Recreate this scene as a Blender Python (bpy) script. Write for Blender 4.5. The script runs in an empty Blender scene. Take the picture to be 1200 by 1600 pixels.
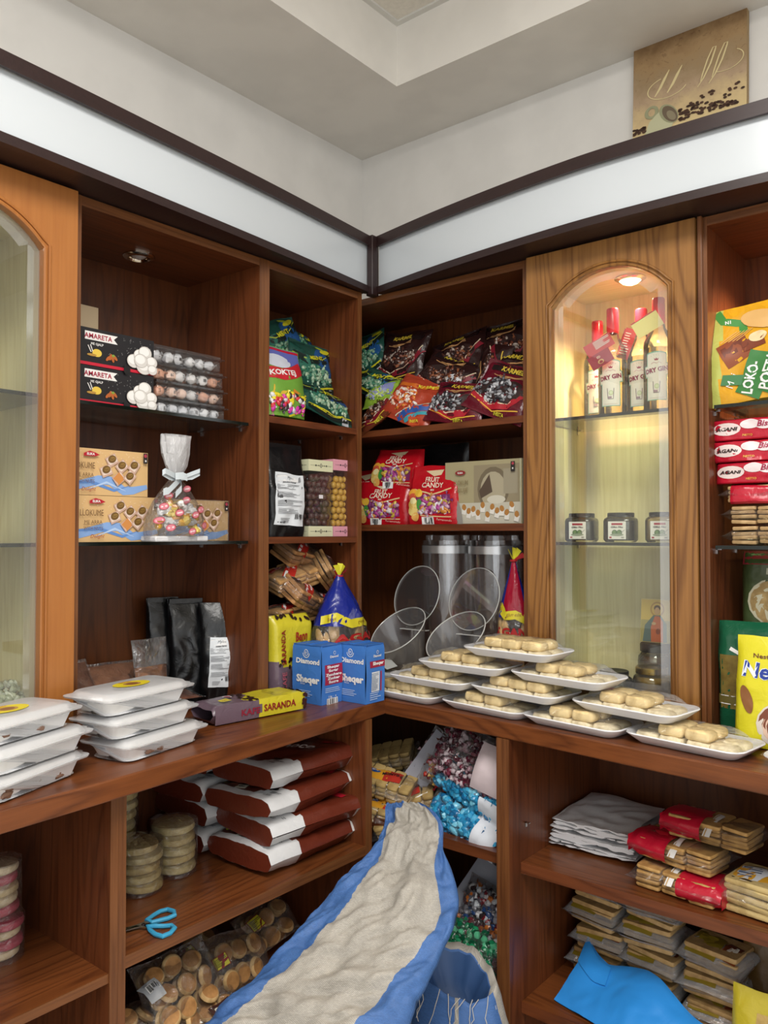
import bpy, math, random
from mathutils import Vector, Matrix, noise, Euler
PI = math.pi
S = bpy.context.scene
COL = S.collection
random.seed(7)

# ------------------------------------------------------------------ camera
FPX = 1270.0
YAW, PITCH = math.radians(39.3), math.atan(32 / FPX)
CAM = Vector((1.397, -1.70, 1.41))
cd = bpy.data.cameras.new('camera')
cd.sensor_fit = 'VERTICAL'; cd.sensor_height = 24.0; cd.lens = 24.0 * FPX / 1600
cd.clip_start = 0.02
cam = bpy.data.objects.new('camera', cd); COL.objects.link(cam)
cam.location = CAM; cam.rotation_euler = (PI / 2 + PITCH, 0, YAW)
S.camera = cam
FH = Vector((-math.sin(YAW), math.cos(YAW), 0)); CR = Vector((math.cos(YAW), math.sin(YAW), 0))
CF = FH * math.cos(PITCH) + Vector((0, 0, 1)) * math.sin(PITCH)
CU = Vector((0, 0, 1)) * math.cos(PITCH) - FH * math.sin(PITCH)
def at(ax, val, px, py):
    """measured point of the photograph on the real plane ax = val (metres)"""
    r = CF + CR * ((px - 600) / FPX) + CU * ((800 - py) / FPX)
    i = 'xyz'.index(ax)
    return CAM + r * ((val - CAM[i]) / r[i])

# ------------------------------------------------------------------ world, lights, exposure
w = bpy.data.worlds.new('world'); S.world = w; w.use_nodes = True
wb = w.node_tree.nodes['Background']; wb.inputs[0].default_value = (1.0, 0.985, 0.965, 1); wb.inputs[1].default_value = 0.95
def area(name, loc, target, sx, sy, power, color):
    l = bpy.data.lights.new(name, 'AREA'); l.shape = 'RECTANGLE'; l.size = sx; l.size_y = sy
    l.energy = power; l.color = color
    o = bpy.data.objects.new(name, l); COL.objects.link(o); o.location = loc
    o.rotation_euler = (Vector(target) - Vector(loc)).to_track_quat('-Z', 'Y').to_euler()
    return o
area('ceiling_luminaire_light', (1.45, -1.5, 2.93), (1.45, -1.5, 0), 1.3, 0.9, 56, (1.0, 0.97, 0.93))
area('shop_window_daylight', (3.4, -3.6, 1.9), (0.1, 0.1, 1.5), 3.0, 2.2, 15, (0.84, 0.92, 1.0))
S.view_settings.view_transform = 'Standard'; S.view_settings.look = 'None'
S.view_settings.exposure = 0.38; S.view_settings.gamma = 1.0; S.view_settings.use_curve_mapping = False
S.render.engine = 'CYCLES'
S.cycles.max_bounces = 7; S.cycles.diffuse_bounces = 3; S.cycles.glossy_bounces = 3
S.cycles.transmission_bounces = 4; S.cycles.transparent_max_bounces = 24
S.cycles.caustics_reflective = False; S.cycles.caustics_refractive = False
S.cycles.use_denoising = True
S.cycles.sample_clamp_indirect = 4.0

# ------------------------------------------------------------------ materials
def lin(h):
    h = h.lstrip('#'); c = [int(h[i:i + 2], 16) / 255 for i in (0, 2, 4)]
    return tuple((x / 12.92 if x <= .04045 else ((x + .055) / 1.055) ** 2.4) for x in c) + (1,)
_mats = {}
def base(name):
    m = bpy.data.materials.new(name); m.use_nodes = True
    nt = m.node_tree; b = nt.nodes['Principled BSDF']
    return m, nt, b, nt.nodes.new, nt.links.new
def col(h, rough=.45, kind='', bump=0., metal=0., scale=60, spec=None, emit=0):
    k = (h, rough, kind, bump, metal, scale, emit)
    if k in _mats: return _mats[k]
    m, nt, b, N, L = base('finish_' + (kind or 'plain') + '_' + h.strip('#'))
    b.inputs['Base Color'].default_value = lin(h); b.inputs['Roughness'].default_value = rough
    b.inputs['Metallic'].default_value = metal
    if spec is not None: b.inputs['Specular IOR Level'].default_value = spec
    if emit:
        b.inputs['Emission Color'].default_value = lin(h); b.inputs['Emission Strength'].default_value = emit
    if bump:
        tc = N('ShaderNodeTexCoord'); no = N('ShaderNodeTexNoise'); no.inputs['Scale'].default_value = scale
        no.inputs['Detail'].default_value = 4; no.inputs['Distortion'].default_value = .8
        bp = N('ShaderNodeBump'); bp.inputs['Strength'].default_value = bump; bp.inputs['Distance'].default_value = .004
        L(tc.outputs['Object'], no.inputs['Vector']); L(no.outputs['Fac'], bp.inputs['Height']); L(bp.outputs[0], b.inputs['Normal'])
        if kind in ('food', 'wall', 'paper'):
            mx = N('ShaderNodeMix'); mx.data_type = 'RGBA'
            c = lin(h); d = .72 if kind == 'food' else .94
            mx.inputs[6].default_value = (c[0] * d, c[1] * d * (.94 if kind == 'food' else 1), c[2] * d * (.85 if kind == 'food' else 1), 1); mx.inputs[7].default_value = c
            n2 = N('ShaderNodeTexNoise'); n2.inputs['Scale'].default_value = scale * .5; n2.inputs['Detail'].default_value = 3
            rp = N('ShaderNodeMapRange'); rp.inputs[1].default_value = .38; rp.inputs[2].default_value = .6
            L(tc.outputs['Object'], n2.inputs['Vector']); L(n2.outputs['Fac'], rp.inputs[0]); L(rp.outputs[0], mx.inputs[0]); L(mx.outputs[2], b.inputs['Base Color'])
    _mats[k] = m
    return m
def pla(h, rough=.28, bump=.55): return col(h, rough, 'wrapper', bump, scale=38)   # crumpled printed plastic
def ink(h): return col(h, .45, 'ink')
def food(h, rough=.7): return col(h, rough, 'food', .25, scale=90)
def metal(h, rough=.25): return col(h, rough, 'metal', 0, 1.0)

def film(name, milk=.05, gl=.16, tint='#ffffff', bump=.9, scale=26, rough=.12, top=1.0):
    k = ('film', name)
    if k in _mats: return _mats[k]
    m, nt, b, N, L = base(name); nt.nodes.remove(b)
    out = nt.nodes['Material Output']
    tr = N('ShaderNodeBsdfTransparent'); tr.inputs[0].default_value = lin(tint)
    g = N('ShaderNodeBsdfGlossy'); g.inputs['Roughness'].default_value = rough; g.inputs['Color'].default_value = (1, 1, 1, 1)
    d = N('ShaderNodeBsdfDiffuse'); d.inputs[0].default_value = (.94, .95, .97, 1)
    tc = N('ShaderNodeTexCoord'); no = N('ShaderNodeTexNoise'); no.inputs['Scale'].default_value = scale
    no.inputs['Detail'].default_value = 5; no.inputs['Distortion'].default_value = 1.5
    bp = N('ShaderNodeBump'); bp.inputs['Strength'].default_value = bump; bp.inputs['Distance'].default_value = .01
    L(tc.outputs['Object'], no.inputs['Vector']); L(no.outputs['Fac'], bp.inputs['Height'])
    L(bp.outputs[0], g.inputs['Normal'])
    fr = N('ShaderNodeFresnel'); fr.inputs['IOR'].default_value = 1.45
    if bump: L(bp.outputs[0], fr.inputs['Normal'])
    mr = N('ShaderNodeMapRange'); mr.inputs[1].default_value = 0; mr.inputs[2].default_value = 1
    mr.inputs[3].default_value = gl * .35; mr.inputs[4].default_value = top
    L(fr.outputs[0], mr.inputs[0])
    m1 = N('ShaderNodeMixShader'); L(mr.outputs[0], m1.inputs[0]); L(tr.outputs[0], m1.inputs[1]); L(g.outputs[0], m1.inputs[2])
    m2 = N('ShaderNodeMixShader'); m2.inputs[0].default_value = milk
    L(m1.outputs[0], m2.inputs[1]); L(d.outputs[0], m2.inputs[2]); L(m2.outputs[0], out.inputs[0])
    _mats[k] = m
    return m
FILM = film('clear_film', .02, .14, rough=.1)
FILM2 = film('creased_cellophane', .02, .16, rough=.10, scale=40, top=.6)
CLAM = film('frosted_clamshell_plastic', .72, .15, bump=.2, scale=60, rough=.2)
CLAMLID = film('clear_clamshell_lid', .36, .3, bump=.25, scale=20, rough=.12)
ACR = film('clear_acrylic', .015, .12, bump=0, rough=.04, top=.45)
ACRB = film('scratched_smoky_acrylic', .11, .16, '#b8aa94', bump=.05, rough=.12, top=.28)
GLASS = film('cabinet_glass', .012, .12, '#f4f8f2', bump=0, rough=.01)
BEVEL = film('bevelled_glass_border', .11, .4, '#eef2e6', bump=0, rough=.08)
SHELFG = film('shelf_glass', .03, .2, '#dfeee2', bump=0, rough=.01)
BOTTLE = film('bottle_glass', .01, .15, '#fbfaf0', bump=0, rough=.02)
DARKG = col('#0a1410', .12)

def wood(name, light, dark, axis='z', rough=.34, lines=.3, fine=.3, sc=1.0):
    k = ('wood', name, axis)
    if k in _mats: return _mats[k]
    m, nt, b, N, L = base(name + '_grain_' + axis)
    tc = N('ShaderNodeTexCoord')
    mp = N('ShaderNodeMapping'); mp2 = N('ShaderNodeMapping')
    a = [7.5 * sc] * 3; a['xyz'.index(axis)] = .7 * sc; mp.inputs['Scale'].default_value = a
    a2 = [150.] * 3; a2['xyz'.index(axis)] = 5.; mp2.inputs['Scale'].default_value = a2
    L(tc.outputs['Object'], mp.inputs[0]); L(tc.outputs['Object'], mp2.inputs[0])
    n1 = N('ShaderNodeTexNoise'); n1.inputs['Scale'].default_value = 1; n1.inputs['Detail'].default_value = 2.5; n1.inputs['Roughness'].default_value = .45
    n2 = N('ShaderNodeTexNoise'); n2.inputs['Scale'].default_value = 1; n2.inputs['Detail'].default_value = 4
    n3 = N('ShaderNodeTexNoise'); n3.inputs['Scale'].default_value = .6; n3.inputs['Detail'].default_value = 2
    L(mp.outputs[0], n1.inputs['Vector']); L(mp2.outputs[0], n2.inputs['Vector']); L(mp.outputs[0], n3.inputs['Vector'])
    mu = N('ShaderNodeMath'); mu.operation = 'MULTIPLY'; mu.inputs[1].default_value = 34; L(n1.outputs['Fac'], mu.inputs[0])
    pp = N('ShaderNodeMath'); pp.operation = 'PINGPONG'; pp.inputs[1].default_value = 1; L(mu.outputs[0], pp.inputs[0])
    r1 = N('ShaderNodeMapRange'); r1.inputs[1].default_value = 0; r1.inputs[2].default_value = .55; r1.inputs[3].default_value = lines; r1.inputs[4].default_value = 0; L(pp.outputs[0], r1.inputs[0])
    r2 = N('ShaderNodeMapRange'); r2.inputs[1].default_value = .38; r2.inputs[2].default_value = .68; r2.inputs[3].default_value = 0; r2.inputs[4].default_value = fine; L(n2.outputs['Fac'], r2.inputs[0])
    r3 = N('ShaderNodeMapRange'); r3.inputs[1].default_value = .3; r3.inputs[2].default_value = .7; r3.inputs[3].default_value = 0; r3.inputs[4].default_value = .25; L(n3.outputs['Fac'], r3.inputs[0])
    ad = N('ShaderNodeMath'); ad.operation = 'ADD'; L(r1.outputs[0], ad.inputs[0]); L(r2.outputs[0], ad.inputs[1])
    ad2 = N('ShaderNodeMath'); ad2.operation = 'ADD'; ad2.use_clamp = True; L(ad.outputs[0], ad2.inputs[0]); L(r3.outputs[0], ad2.inputs[1])
    mx = N('ShaderNodeMix'); mx.data_type = 'RGBA'; mx.inputs[6].default_value = lin(light); mx.inputs[7].default_value = lin(dark)
    L(ad2.outputs[0], mx.inputs[0]); L(mx.outputs[2], b.inputs['Base Color'])
    b.inputs['Roughness'].default_value = rough
    bp = N('ShaderNodeBump'); bp.inputs['Strength'].default_value = .12; bp.inputs['Distance'].default_value = .002; L(ad2.outputs[0], bp.inputs['Height']); L(bp.outputs[0], b.inputs['Normal'])
    _mats[k] = m
    return m
def WD(ax): return wood('stained_oak', '#743f22', '#44200f', ax, lines=.42)                 # carcass
def WB(ax): return wood('stained_oak_back', '#643619', '#3a1c0c', ax, lines=.4)
def WE(ax): return wood('oak_edge_band', '#80502c', '#553018', ax, lines=.2, fine=.6)
def WH(ax): return wood('honey_oak_door', '#a0703a', '#6b431e', ax, lines=.55, fine=.35)
def WL(ax): return wood('honey_beech_door', '#b07238', '#965827', ax, lines=.15, fine=.25, sc=.7)
def WP(ax): return wood('pale_lining', '#f3e8c0', '#dccd9c', ax, rough=.5, lines=.25, fine=.45)
def WC(ax): return wood('worktop_oak', '#7c4623', '#4a2411', ax, rough=.3, lines=.5)
def WK(ax): return wood('dark_wenge', '#2e1b1a', '#1d0f0f', ax, rough=.4, lines=.2)

# ------------------------------------------------------------------ mesh builder
class MB:
    def __init__(s): s.v = []; s.f = []; s.m = []; s.mats = []
    def mi(s, mat):
        if mat not in s.mats: s.mats.append(mat)
        return s.mats.index(mat)
    def add(s, vs, fs, mat, M=None):
        o = len(s.v); k = s.mi(mat)
        s.v += [tuple(M @ Vector(p)) if M else tuple(p) for p in vs]
        s.f += [tuple(i + o for i in f) for f in fs]; s.m += [k] * len(fs)
        return s
    def box(s, lo, hi, mat, M=None):
        x0, y0, z0 = lo; x1, y1, z1 = hi
        vs = [(x0, y0, z0), (x1, y0, z0), (x1, y1, z0), (x0, y1, z0), (x0, y0, z1), (x1, y0, z1), (x1, y1, z1), (x0, y1, z1)]
        return s.add(vs, [(0, 3, 2, 1), (4, 5, 6, 7), (0, 1, 5, 4), (1, 2, 6, 5), (2, 3, 7, 6), (3, 0, 4, 7)], mat, M)
    def lathe(s, prof, mat, n=24, M=None, sq=0):
        vs = []; fs = []
        for r, z in prof:
            for k in range(n):
                a = 2 * PI * k / n; c, t = math.cos(a), math.sin(a)
                q = 1.0
                if sq: q = 1 / (abs(c) ** sq + abs(t) ** sq) ** (1 / sq)
                vs.append((r * c * q, r * t * q, z))
        for i in range(len(prof) - 1):
            for k in range(n):
                fs.append((i * n + k, i * n + (k + 1) % n, (i + 1) * n + (k + 1) % n, (i + 1) * n + k))
        return s.add(vs, fs, mat, M)
    def disc(s, r, z, mat, n=24, M=None): return s.add([(r * math.cos(2 * PI * k / n), r * math.sin(2 * PI * k / n), z) for k in range(n)], [tuple(range(n))], mat, M)
    def ell(s, c, r, mat, n=10, m=6, M=None, seed=None, amp=.0):
        vs = []; fs = []
        for i in range(m + 1):
            th = PI * i / m
            for k in range(n):
                a = 2 * PI * k / n
                d = Vector((math.sin(th) * math.cos(a), math.sin(th) * math.sin(a), math.cos(th)))
                q = 1 + (amp * noise.noise(d * 1.7 + Vector((seed, 0, seed * .7))) if seed is not None else 0)
                vs.append((c[0] + r[0] * d.x * q, c[1] + r[1] * d.y * q, c[2] + r[2] * d.z * q))
        for i in range(m):
            for k in range(n): fs.append((i * n + k, (i + 1) * n + k, (i + 1) * n + (k + 1) % n, i * n + (k + 1) % n))
        return s.add(vs, fs, mat, M)
    def tube(s, pts, r, mat, n=8, closed=False, M=None):
        pts = [Vector(p) for p in pts]; vs = []; fs = []; N = len(pts); u = None
        for i, p in enumerate(pts):
            a = pts[(i - 1) % N] if (closed or i > 0) else p; b = pts[(i + 1) % N] if (closed or i < N - 1) else p
            t = (b - a).normalized()
            if u is None: u = t.orthogonal().normalized()
            u = (u - t * u.dot(t)).normalized(); v2 = t.cross(u)
            rr = r[i] if isinstance(r, (list, tuple)) else r
            for k in range(n): vs.append(p + (u * math.cos(2 * PI * k / n) + v2 * math.sin(2 * PI * k / n)) * rr)
        for i in range(N if closed else N - 1):
            j = (i + 1) % N
            for k in range(n): fs.append((i * n + k, i * n + (k + 1) % n, j * n + (k + 1) % n, j * n + k))
        if not closed: fs += [tuple(range(n))[::-1], tuple((N - 1) * n + k for k in range(n))]
        return s.add(vs, fs, mat, M)
    def grid(s, fn, nx, ny, mat, x0=0, x1=1, y0=0, y1=1, mf=None, flip=False):
        vs = []; o = len(s.v)
        for j in range(ny + 1):
            for i in range(nx + 1): vs.append(tuple(fn(x0 + (x1 - x0) * i / nx, y0 + (y1 - y0) * j / ny)))
        s.v += vs
        for j in range(ny):
            for i in range(nx):
                a = o + j * (nx + 1) + i; f = (a, a + 1, a + nx + 2, a + nx + 1)
                s.f.append(f[::-1] if flip else f)
                s.m.append(s.mi(mf(x0 + (x1 - x0) * (i + .5) / nx, y0 + (y1 - y0) * (j + .5) / ny) if mf else mat))
        return s
    def build(s, name, parent=None, smooth=True, sharp=40, bevel=0, sub=0):
        me = bpy.data.meshes.new(name); me.from_pydata(s.v, [], s.f)
        for mt in s.mats: me.materials.append(mt)
        me.polygons.foreach_set('material_index', s.m)
        if smooth:
            me.polygons.foreach_set('use_smooth', [True] * len(s.f))
            me.update(); me.set_sharp_from_angle(angle=math.radians(sharp))
        me.update()
        o = bpy.data.objects.new(name, me); COL.objects.link(o)
        if parent: o.parent = parent
        if bevel:
            md = o.modifiers.new('bevel', 'BEVEL'); md.width = bevel; md.segments = 2; md.limit_method = 'ANGLE'; md.angle_limit = math.radians(50)
        return o
def thing(name, label, cat, loc=(0, 0, 0), rz=0, group=None, rx=0, ry=0):
    o = bpy.data.objects.new(name, None); COL.objects.link(o); o.empty_display_size = .05
    o.location = loc; o.rotation_euler = (rx, ry, rz); o['label'] = label; o['category'] = cat
    if group: o['group'] = group
    return o
def tag(o, label=None, cat=None, group=None, kind=None):
    if label: o['label'] = label
    if cat: o['category'] = cat
    if group: o['group'] = group
    if kind: o['kind'] = kind
    return o
def dup(root, loc, rz, label, rx=0, ry=0):
    r = root.copy(); COL.objects.link(r); r.location = loc; r.rotation_euler = (rx, ry, rz); r['label'] = label
    for ch in root.children:
        c = ch.copy(); COL.objects.link(c); c.parent = r
        for g in ch.children:
            d = g.copy(); COL.objects.link(d); d.parent = c
    return r
def rot(ax, deg): return Matrix.Rotation(math.radians(deg), 4, ax)
def tr(x, y, z): return Matrix.Translation((x, y, z))

# ------------------------------------------------------------------ printing on surfaces
_txt = {}
def glyphs(body, bold=0., shear=0., res=2):
    k = (body, bold, shear)
    if k not in _txt:
        c = bpy.data.curves.new('lettering', 'FONT'); c.body = body; c.size = 1; c.offset = bold; c.shear = shear
        c.resolution_u = res; c.align_x = 'LEFT'
        o = bpy.data.objects.new('lettering', c); me = bpy.data.meshes.new_from_object(o)
        vs = [(p.co.x, p.co.y) for p in me.vertices]; fs = [tuple(f.vertices) for f in me.polygons]
        bpy.data.objects.remove(o); bpy.data.curves.remove(c); bpy.data.meshes.remove(me)
        xs = [p[0] for p in vs] or [0, 1]; ys = [p[1] for p in vs] or [0, 1]
        cx, cy = (min(xs) + max(xs)) / 2, (min(ys) + max(ys)) / 2
        _txt[k] = ([(x - cx, y - cy) for x, y in vs], fs, max(xs) - min(xs), max(ys) - min(ys))
    return _txt[k]
class Art:
    """prints flat shapes onto a surface function F(x, y, offset)"""
    def __init__(s, mb, F, flip=False): s.mb = mb; s.F = F; s.k = 0; s.flip = flip; s.o = .0006
    def off(s): s.k += 1; return s.o + s.k * .00013
    def _put(s, vs, fs, mat):
        o = s.off(); s.mb.add([s.F(x, y, o) for x, y in vs], [f[::-1] for f in fs] if s.flip else fs, mat)
    def rect(s, cx, cy, w, h, mat, a=0, nx=None, ny=None):
        nx = nx or max(1, int(w / .012)); ny = ny or max(1, int(h / .012)); c, t = math.cos(a), math.sin(a)
        vs = [];
        for j in range(ny + 1):
            for i in range(nx + 1):
                x, y = -w / 2 + w * i / nx, -h / 2 + h * j / ny; vs.append((cx + x * c - y * t, cy + x * t + y * c))
        s._put(vs, [(j * (nx + 1) + i, j * (nx + 1) + i + 1, (j + 1) * (nx + 1) + i + 1, (j + 1) * (nx + 1) + i) for j in range(ny) for i in range(nx)], mat)
    def ell(s, cx, cy, rx, ry, mat, a=0, n=18, a0=0, a1=2 * PI):
        c, t = math.cos(a), math.sin(a); R = max(2, int(max(rx, ry) / .012)); vs = [(cx, cy)]; fs = []
        full = abs(a1 - a0 - 2 * PI) < 1e-6; M_ = n if full else n + 1
        for q in range(1, R + 1):
            for k in range(M_):
                b = a0 + (a1 - a0) * k / n; x, y = rx * q / R * math.cos(b), ry * q / R * math.sin(b); vs.append((cx + x * c - y * t, cy + x * t + y * c))
        for k in range(n):
            k2 = (k + 1) % M_ if full else k + 1
            fs.append((0, 1 + k, 1 + k2))
            for q in range(R - 1):
                u = 1 + q * M_; fs.append((u + k, u + M_ + k, u + M_ + k2, u + k2))
        s._put(vs, fs, mat)
    def band(s, pts, w, mat):
        vs = []; P = [Vector(p) for p in pts]; W = list(w) if isinstance(w, (list, tuple)) else [w] * len(P)
        Q = []; V = []
        for i in range(len(P) - 1):
            n = max(1, int((P[i + 1] - P[i]).length / .009))
            for j in range(n): Q.append(P[i].lerp(P[i + 1], j / n)); V.append(W[i] + (W[i + 1] - W[i]) * j / n)
        P = Q + [P[-1]]; w = V + [W[-1]]; c = max(1, int(max(w) / .010))
        for i, p in enumerate(P):
            t = (P[min(i + 1, len(P) - 1)] - P[max(i - 1, 0)]).normalized(); n = Vector((-t.y, t.x))
            ww = w[i] if isinstance(w, (list, tuple)) else w
            vs += [tuple(p + n * ww * (q / c - .5)) for q in range(c + 1)]
        s._put(vs, [(i * (c + 1) + q, (i + 1) * (c + 1) + q, (i + 1) * (c + 1) + q + 1, i * (c + 1) + q + 1) for i in range(len(P) - 1) for q in range(c)], mat)
    def poly(s, pts, mat): s._put(pts, [tuple(range(len(pts)))], mat)
    def text(s, body, cx, cy, size, mat, a=0, bold=.0, shear=0, width=None):
        vs, fs, w_, h_ = glyphs(body, bold, shear); c, t = math.cos(a), math.sin(a)
        sx = size if width is None else width / max(w_, 1e-6)
        o_ = s.o; s.o += .0006; s._put([(cx + x * sx * c - y * size * t, cy + x * sx * t + y * size * c) for x, y in vs], fs, mat); s.o = o_
    def lines(s, cx, cy, w, h, n, mat, seed=0, a=0):
        r = random.Random(seed); lh = h / n; c, t = math.cos(a), math.sin(a)
        for i in range(n):
            ww = w * r.uniform(.55, 1); x, y = -w / 2 + ww / 2, h / 2 - lh * (i + .5)
            s.rect(cx + x * c - y * t, cy + x * t + y * c, ww, lh * .38, mat, a, nx=max(1, int(ww / .02)), ny=1)
    def barcode(s, cx, cy, w, h, a=0, seed=0, bg=True):
        r = random.Random(seed); c, t = math.cos(a), math.sin(a)
        if bg: s.rect(cx, cy, w * 1.15, h * 1.2, ink('#e8e8e6'), a)
        n = 14
        o = s.k
        for i in range(n):
            if r.random() < .75:
                s.k = o; x = -w / 2 + w * (i + .5) / n
                s.rect(cx + x * c, cy + x * t, w / n * r.uniform(.35, .95), h, ink('#161616'), a, nx=1)
        s.k = o + 1

def normal_off(f):
    """wrap f(x,y)->Vector into F(x,y,o) offset along its numeric normal"""
    def F(x, y, o):
        p = f(x, y)
        if not o: return p
        e = .002; n = (f(x + e, y) - f(x - e, y)).cross(f(x, y + e) - f(x, y - e))
        return p + n.normalized() * o if n.length > 1e-12 else p
    return F
def pouch_fns(w, h, d, seed=0, crump=.006, kind='stand', p=None, freq=9, topn=1.0, bulge=0, sag=0):
    """front and back surface of a bag; x right, z up from 0, front towards -y"""
    p = p or {'stand': 2.6, 'pillow': 2.4, 'brick': 7}[kind]; sd = Vector((seed * 3.17, seed * 1.3, seed * .77))
    def T(v):
        v = min(max(v, 0), 1)
        if kind == 'stand':
            t = min(1, (1 - v) / .5) ** .75; return max(t * (.86 + .14 * min(1, v / .1)), .035)
        if kind == 'pillow':
            return max(math.sin(PI * min(max((v - .04) / .92, 0), 1)) ** .55, .03)
        return max(min(1, (1 - v) / .12, v / .04 + .8) ** .6, .12)
    def xs(x, v):
        q = 1 + (topn - 1) * v ** 2
        return x * q * (1 - .05 * (1 - T(v)) * (kind == 'pillow') * -1)
    def mk(sg):
        def f(x, y):
            u = max(-1, min(1, 2 * x / w)); v = y / h
            t = d / 2 * max(0, 1 - abs(u) ** p) ** (1 / p) * T(v)
            P = Vector((x * freq, y * freq, sg * .3)) + sd
            n1 = noise.noise(P); n2 = abs(noise.noise(P * 2.3)); n3 = noise.noise(P * .6 + Vector((9, 0, 0)))
            n4 = abs(noise.noise(P * 4.7))
            thick = t * (1 + .25 * n1) - crump * (n2 * 1.3 + n4 * .6) * (t / (d / 2) if d else 0)
            c = crump * 1.2 * n3 * (1 - abs(u) ** 6 * .3) * min(1, v * 5 if kind == 'stand' else 1)
            return Vector((xs(x, v) + crump * .5 * noise.noise(Vector((y * 14, seed, 2))), sg * thick + c + sag * v * v,
                           y + (crump * .6 * noise.noise(Vector((x * 16, seed, 5))) * v)))
        return f
    return mk(-1), mk(1)
def pouch(mb, w, h, d, mat, nx=22, ny=26, mf=None, back=None, **k):
    f, b = pouch_fns(w, h, d, **k)
    mb.grid(f, nx, ny, mat, -w / 2, w / 2, 0, h, mf)
    mb.grid(b, nx // 2, ny // 2, back or mat, -w / 2, w / 2, 0, h, None if back else mf, flip=True)
    for yy, fl in ((0, True), (h, False)):
        mb.grid(lambda x, t, yy=yy: f(x, yy).lerp(b(x, yy), t), nx, 1, back or mat, -w / 2, w / 2, 0, 1, None, flip=fl)
    return Art(mb, normal_off(f)), Art(mb, normal_off(b), True)
def boxfaces(mb, w, d, h, mats):
    """box with base at z=0 centred; returns Art per face: front, right, left, top"""
    if not isinstance(mats, dict): mats = dict(all=mats)
    g = lambda k: mats.get(k, mats['all'])
    x, y = w / 2, d / 2
    P = [(-x, -y, 0), (x, -y, 0), (x, y, 0), (-x, y, 0), (-x, -y, h), (x, -y, h), (x, y, h), (-x, y, h)]
    for k, f in dict(bottom=(0, 3, 2, 1), top=(4, 5, 6, 7), front=(0, 1, 5, 4), right=(1, 2, 6, 5), back=(2, 3, 7, 6), left=(3, 0, 4, 7)).items(): mb.add([P[i] for i in f], [(0, 1, 2, 3)], g(k))
    return dict(front=Art(mb, lambda a, b, o: (a, -y - o, b)), right=Art(mb, lambda a, b, o: (x + o, a, b)),
                left=Art(mb, lambda a, b, o: (-x - o, -a, b)), top=Art(mb, lambda a, b, o: (a, b, h + o)))
def slot(side, px0, px1, z0, pyt, plane, depth):
    ax = 'x' if side == 'L' else 'y'
    pl = plane + (-.35 if side == 'L' else .35) * depth
    a = at(ax, pl, px0, 800); b = at(ax, pl, px1, 800); t = at(ax, pl, (px0 + px1) / 2, pyt)
    if side == 'L': return Vector((plane - depth / 2, (a.y + b.y) / 2, z0)), b.y - a.y, t.z - z0, PI / 2
    return Vector(((a.x + b.x) / 2, plane + depth / 2, z0)), b.x - a.x, t.z - z0, 0.0
# ------------------------------------------------------------------ room
WALLM = col('#e9e6e0', .8, 'wall', .08, scale=12)
CEILM = col('#efebe3', .85, 'wall', .06, scale=12)
TILEM = col('#ece6da', .9, 'wall', .5, scale=140)
WX, WY = -.54, .54
def struct(name, mb, **k): return tag(mb.build(name, None, **k), kind='structure')
struct('wall_left', MB().box((WX - .12, -5, 0), (WX, WY + .12, 3.1), WALLM))
struct('wall_right', MB().box((WX, WY, 0), (5, WY + .12, 3.1), WALLM))
struct('floor', MB().box((WX, -5, -.1), (5, WY, 0), col('#b5aea2', .5, 'wall', .1, scale=6)))
m = MB()
m.box((WX, -5, 2.78), (-.133, WY, 3.1), CEILM); m.box((-.133, .231, 2.78), (5, WY, 3.1), CEILM)
m.box((-.133, -5, 2.972), (5, .231, 3.1), TILEM)
tb = col('#dcdad4', .6)
m.box((-.133, -5, 2.966), (-.115, .231, 2.972), tb); m.box((-.115, .213, 2.966), (5, .231, 2.972), tb)
for q in (.49, 1.09, 1.69): m.box((q, -5, 2.967), (q + .012, .213, 2.972), tb)
for q in (-.39, -.99, -1.6): m.box((-.115, q, 2.967), (5, q + .012, 2.972), tb)
struct('ceiling', m, smooth=False)

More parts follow.
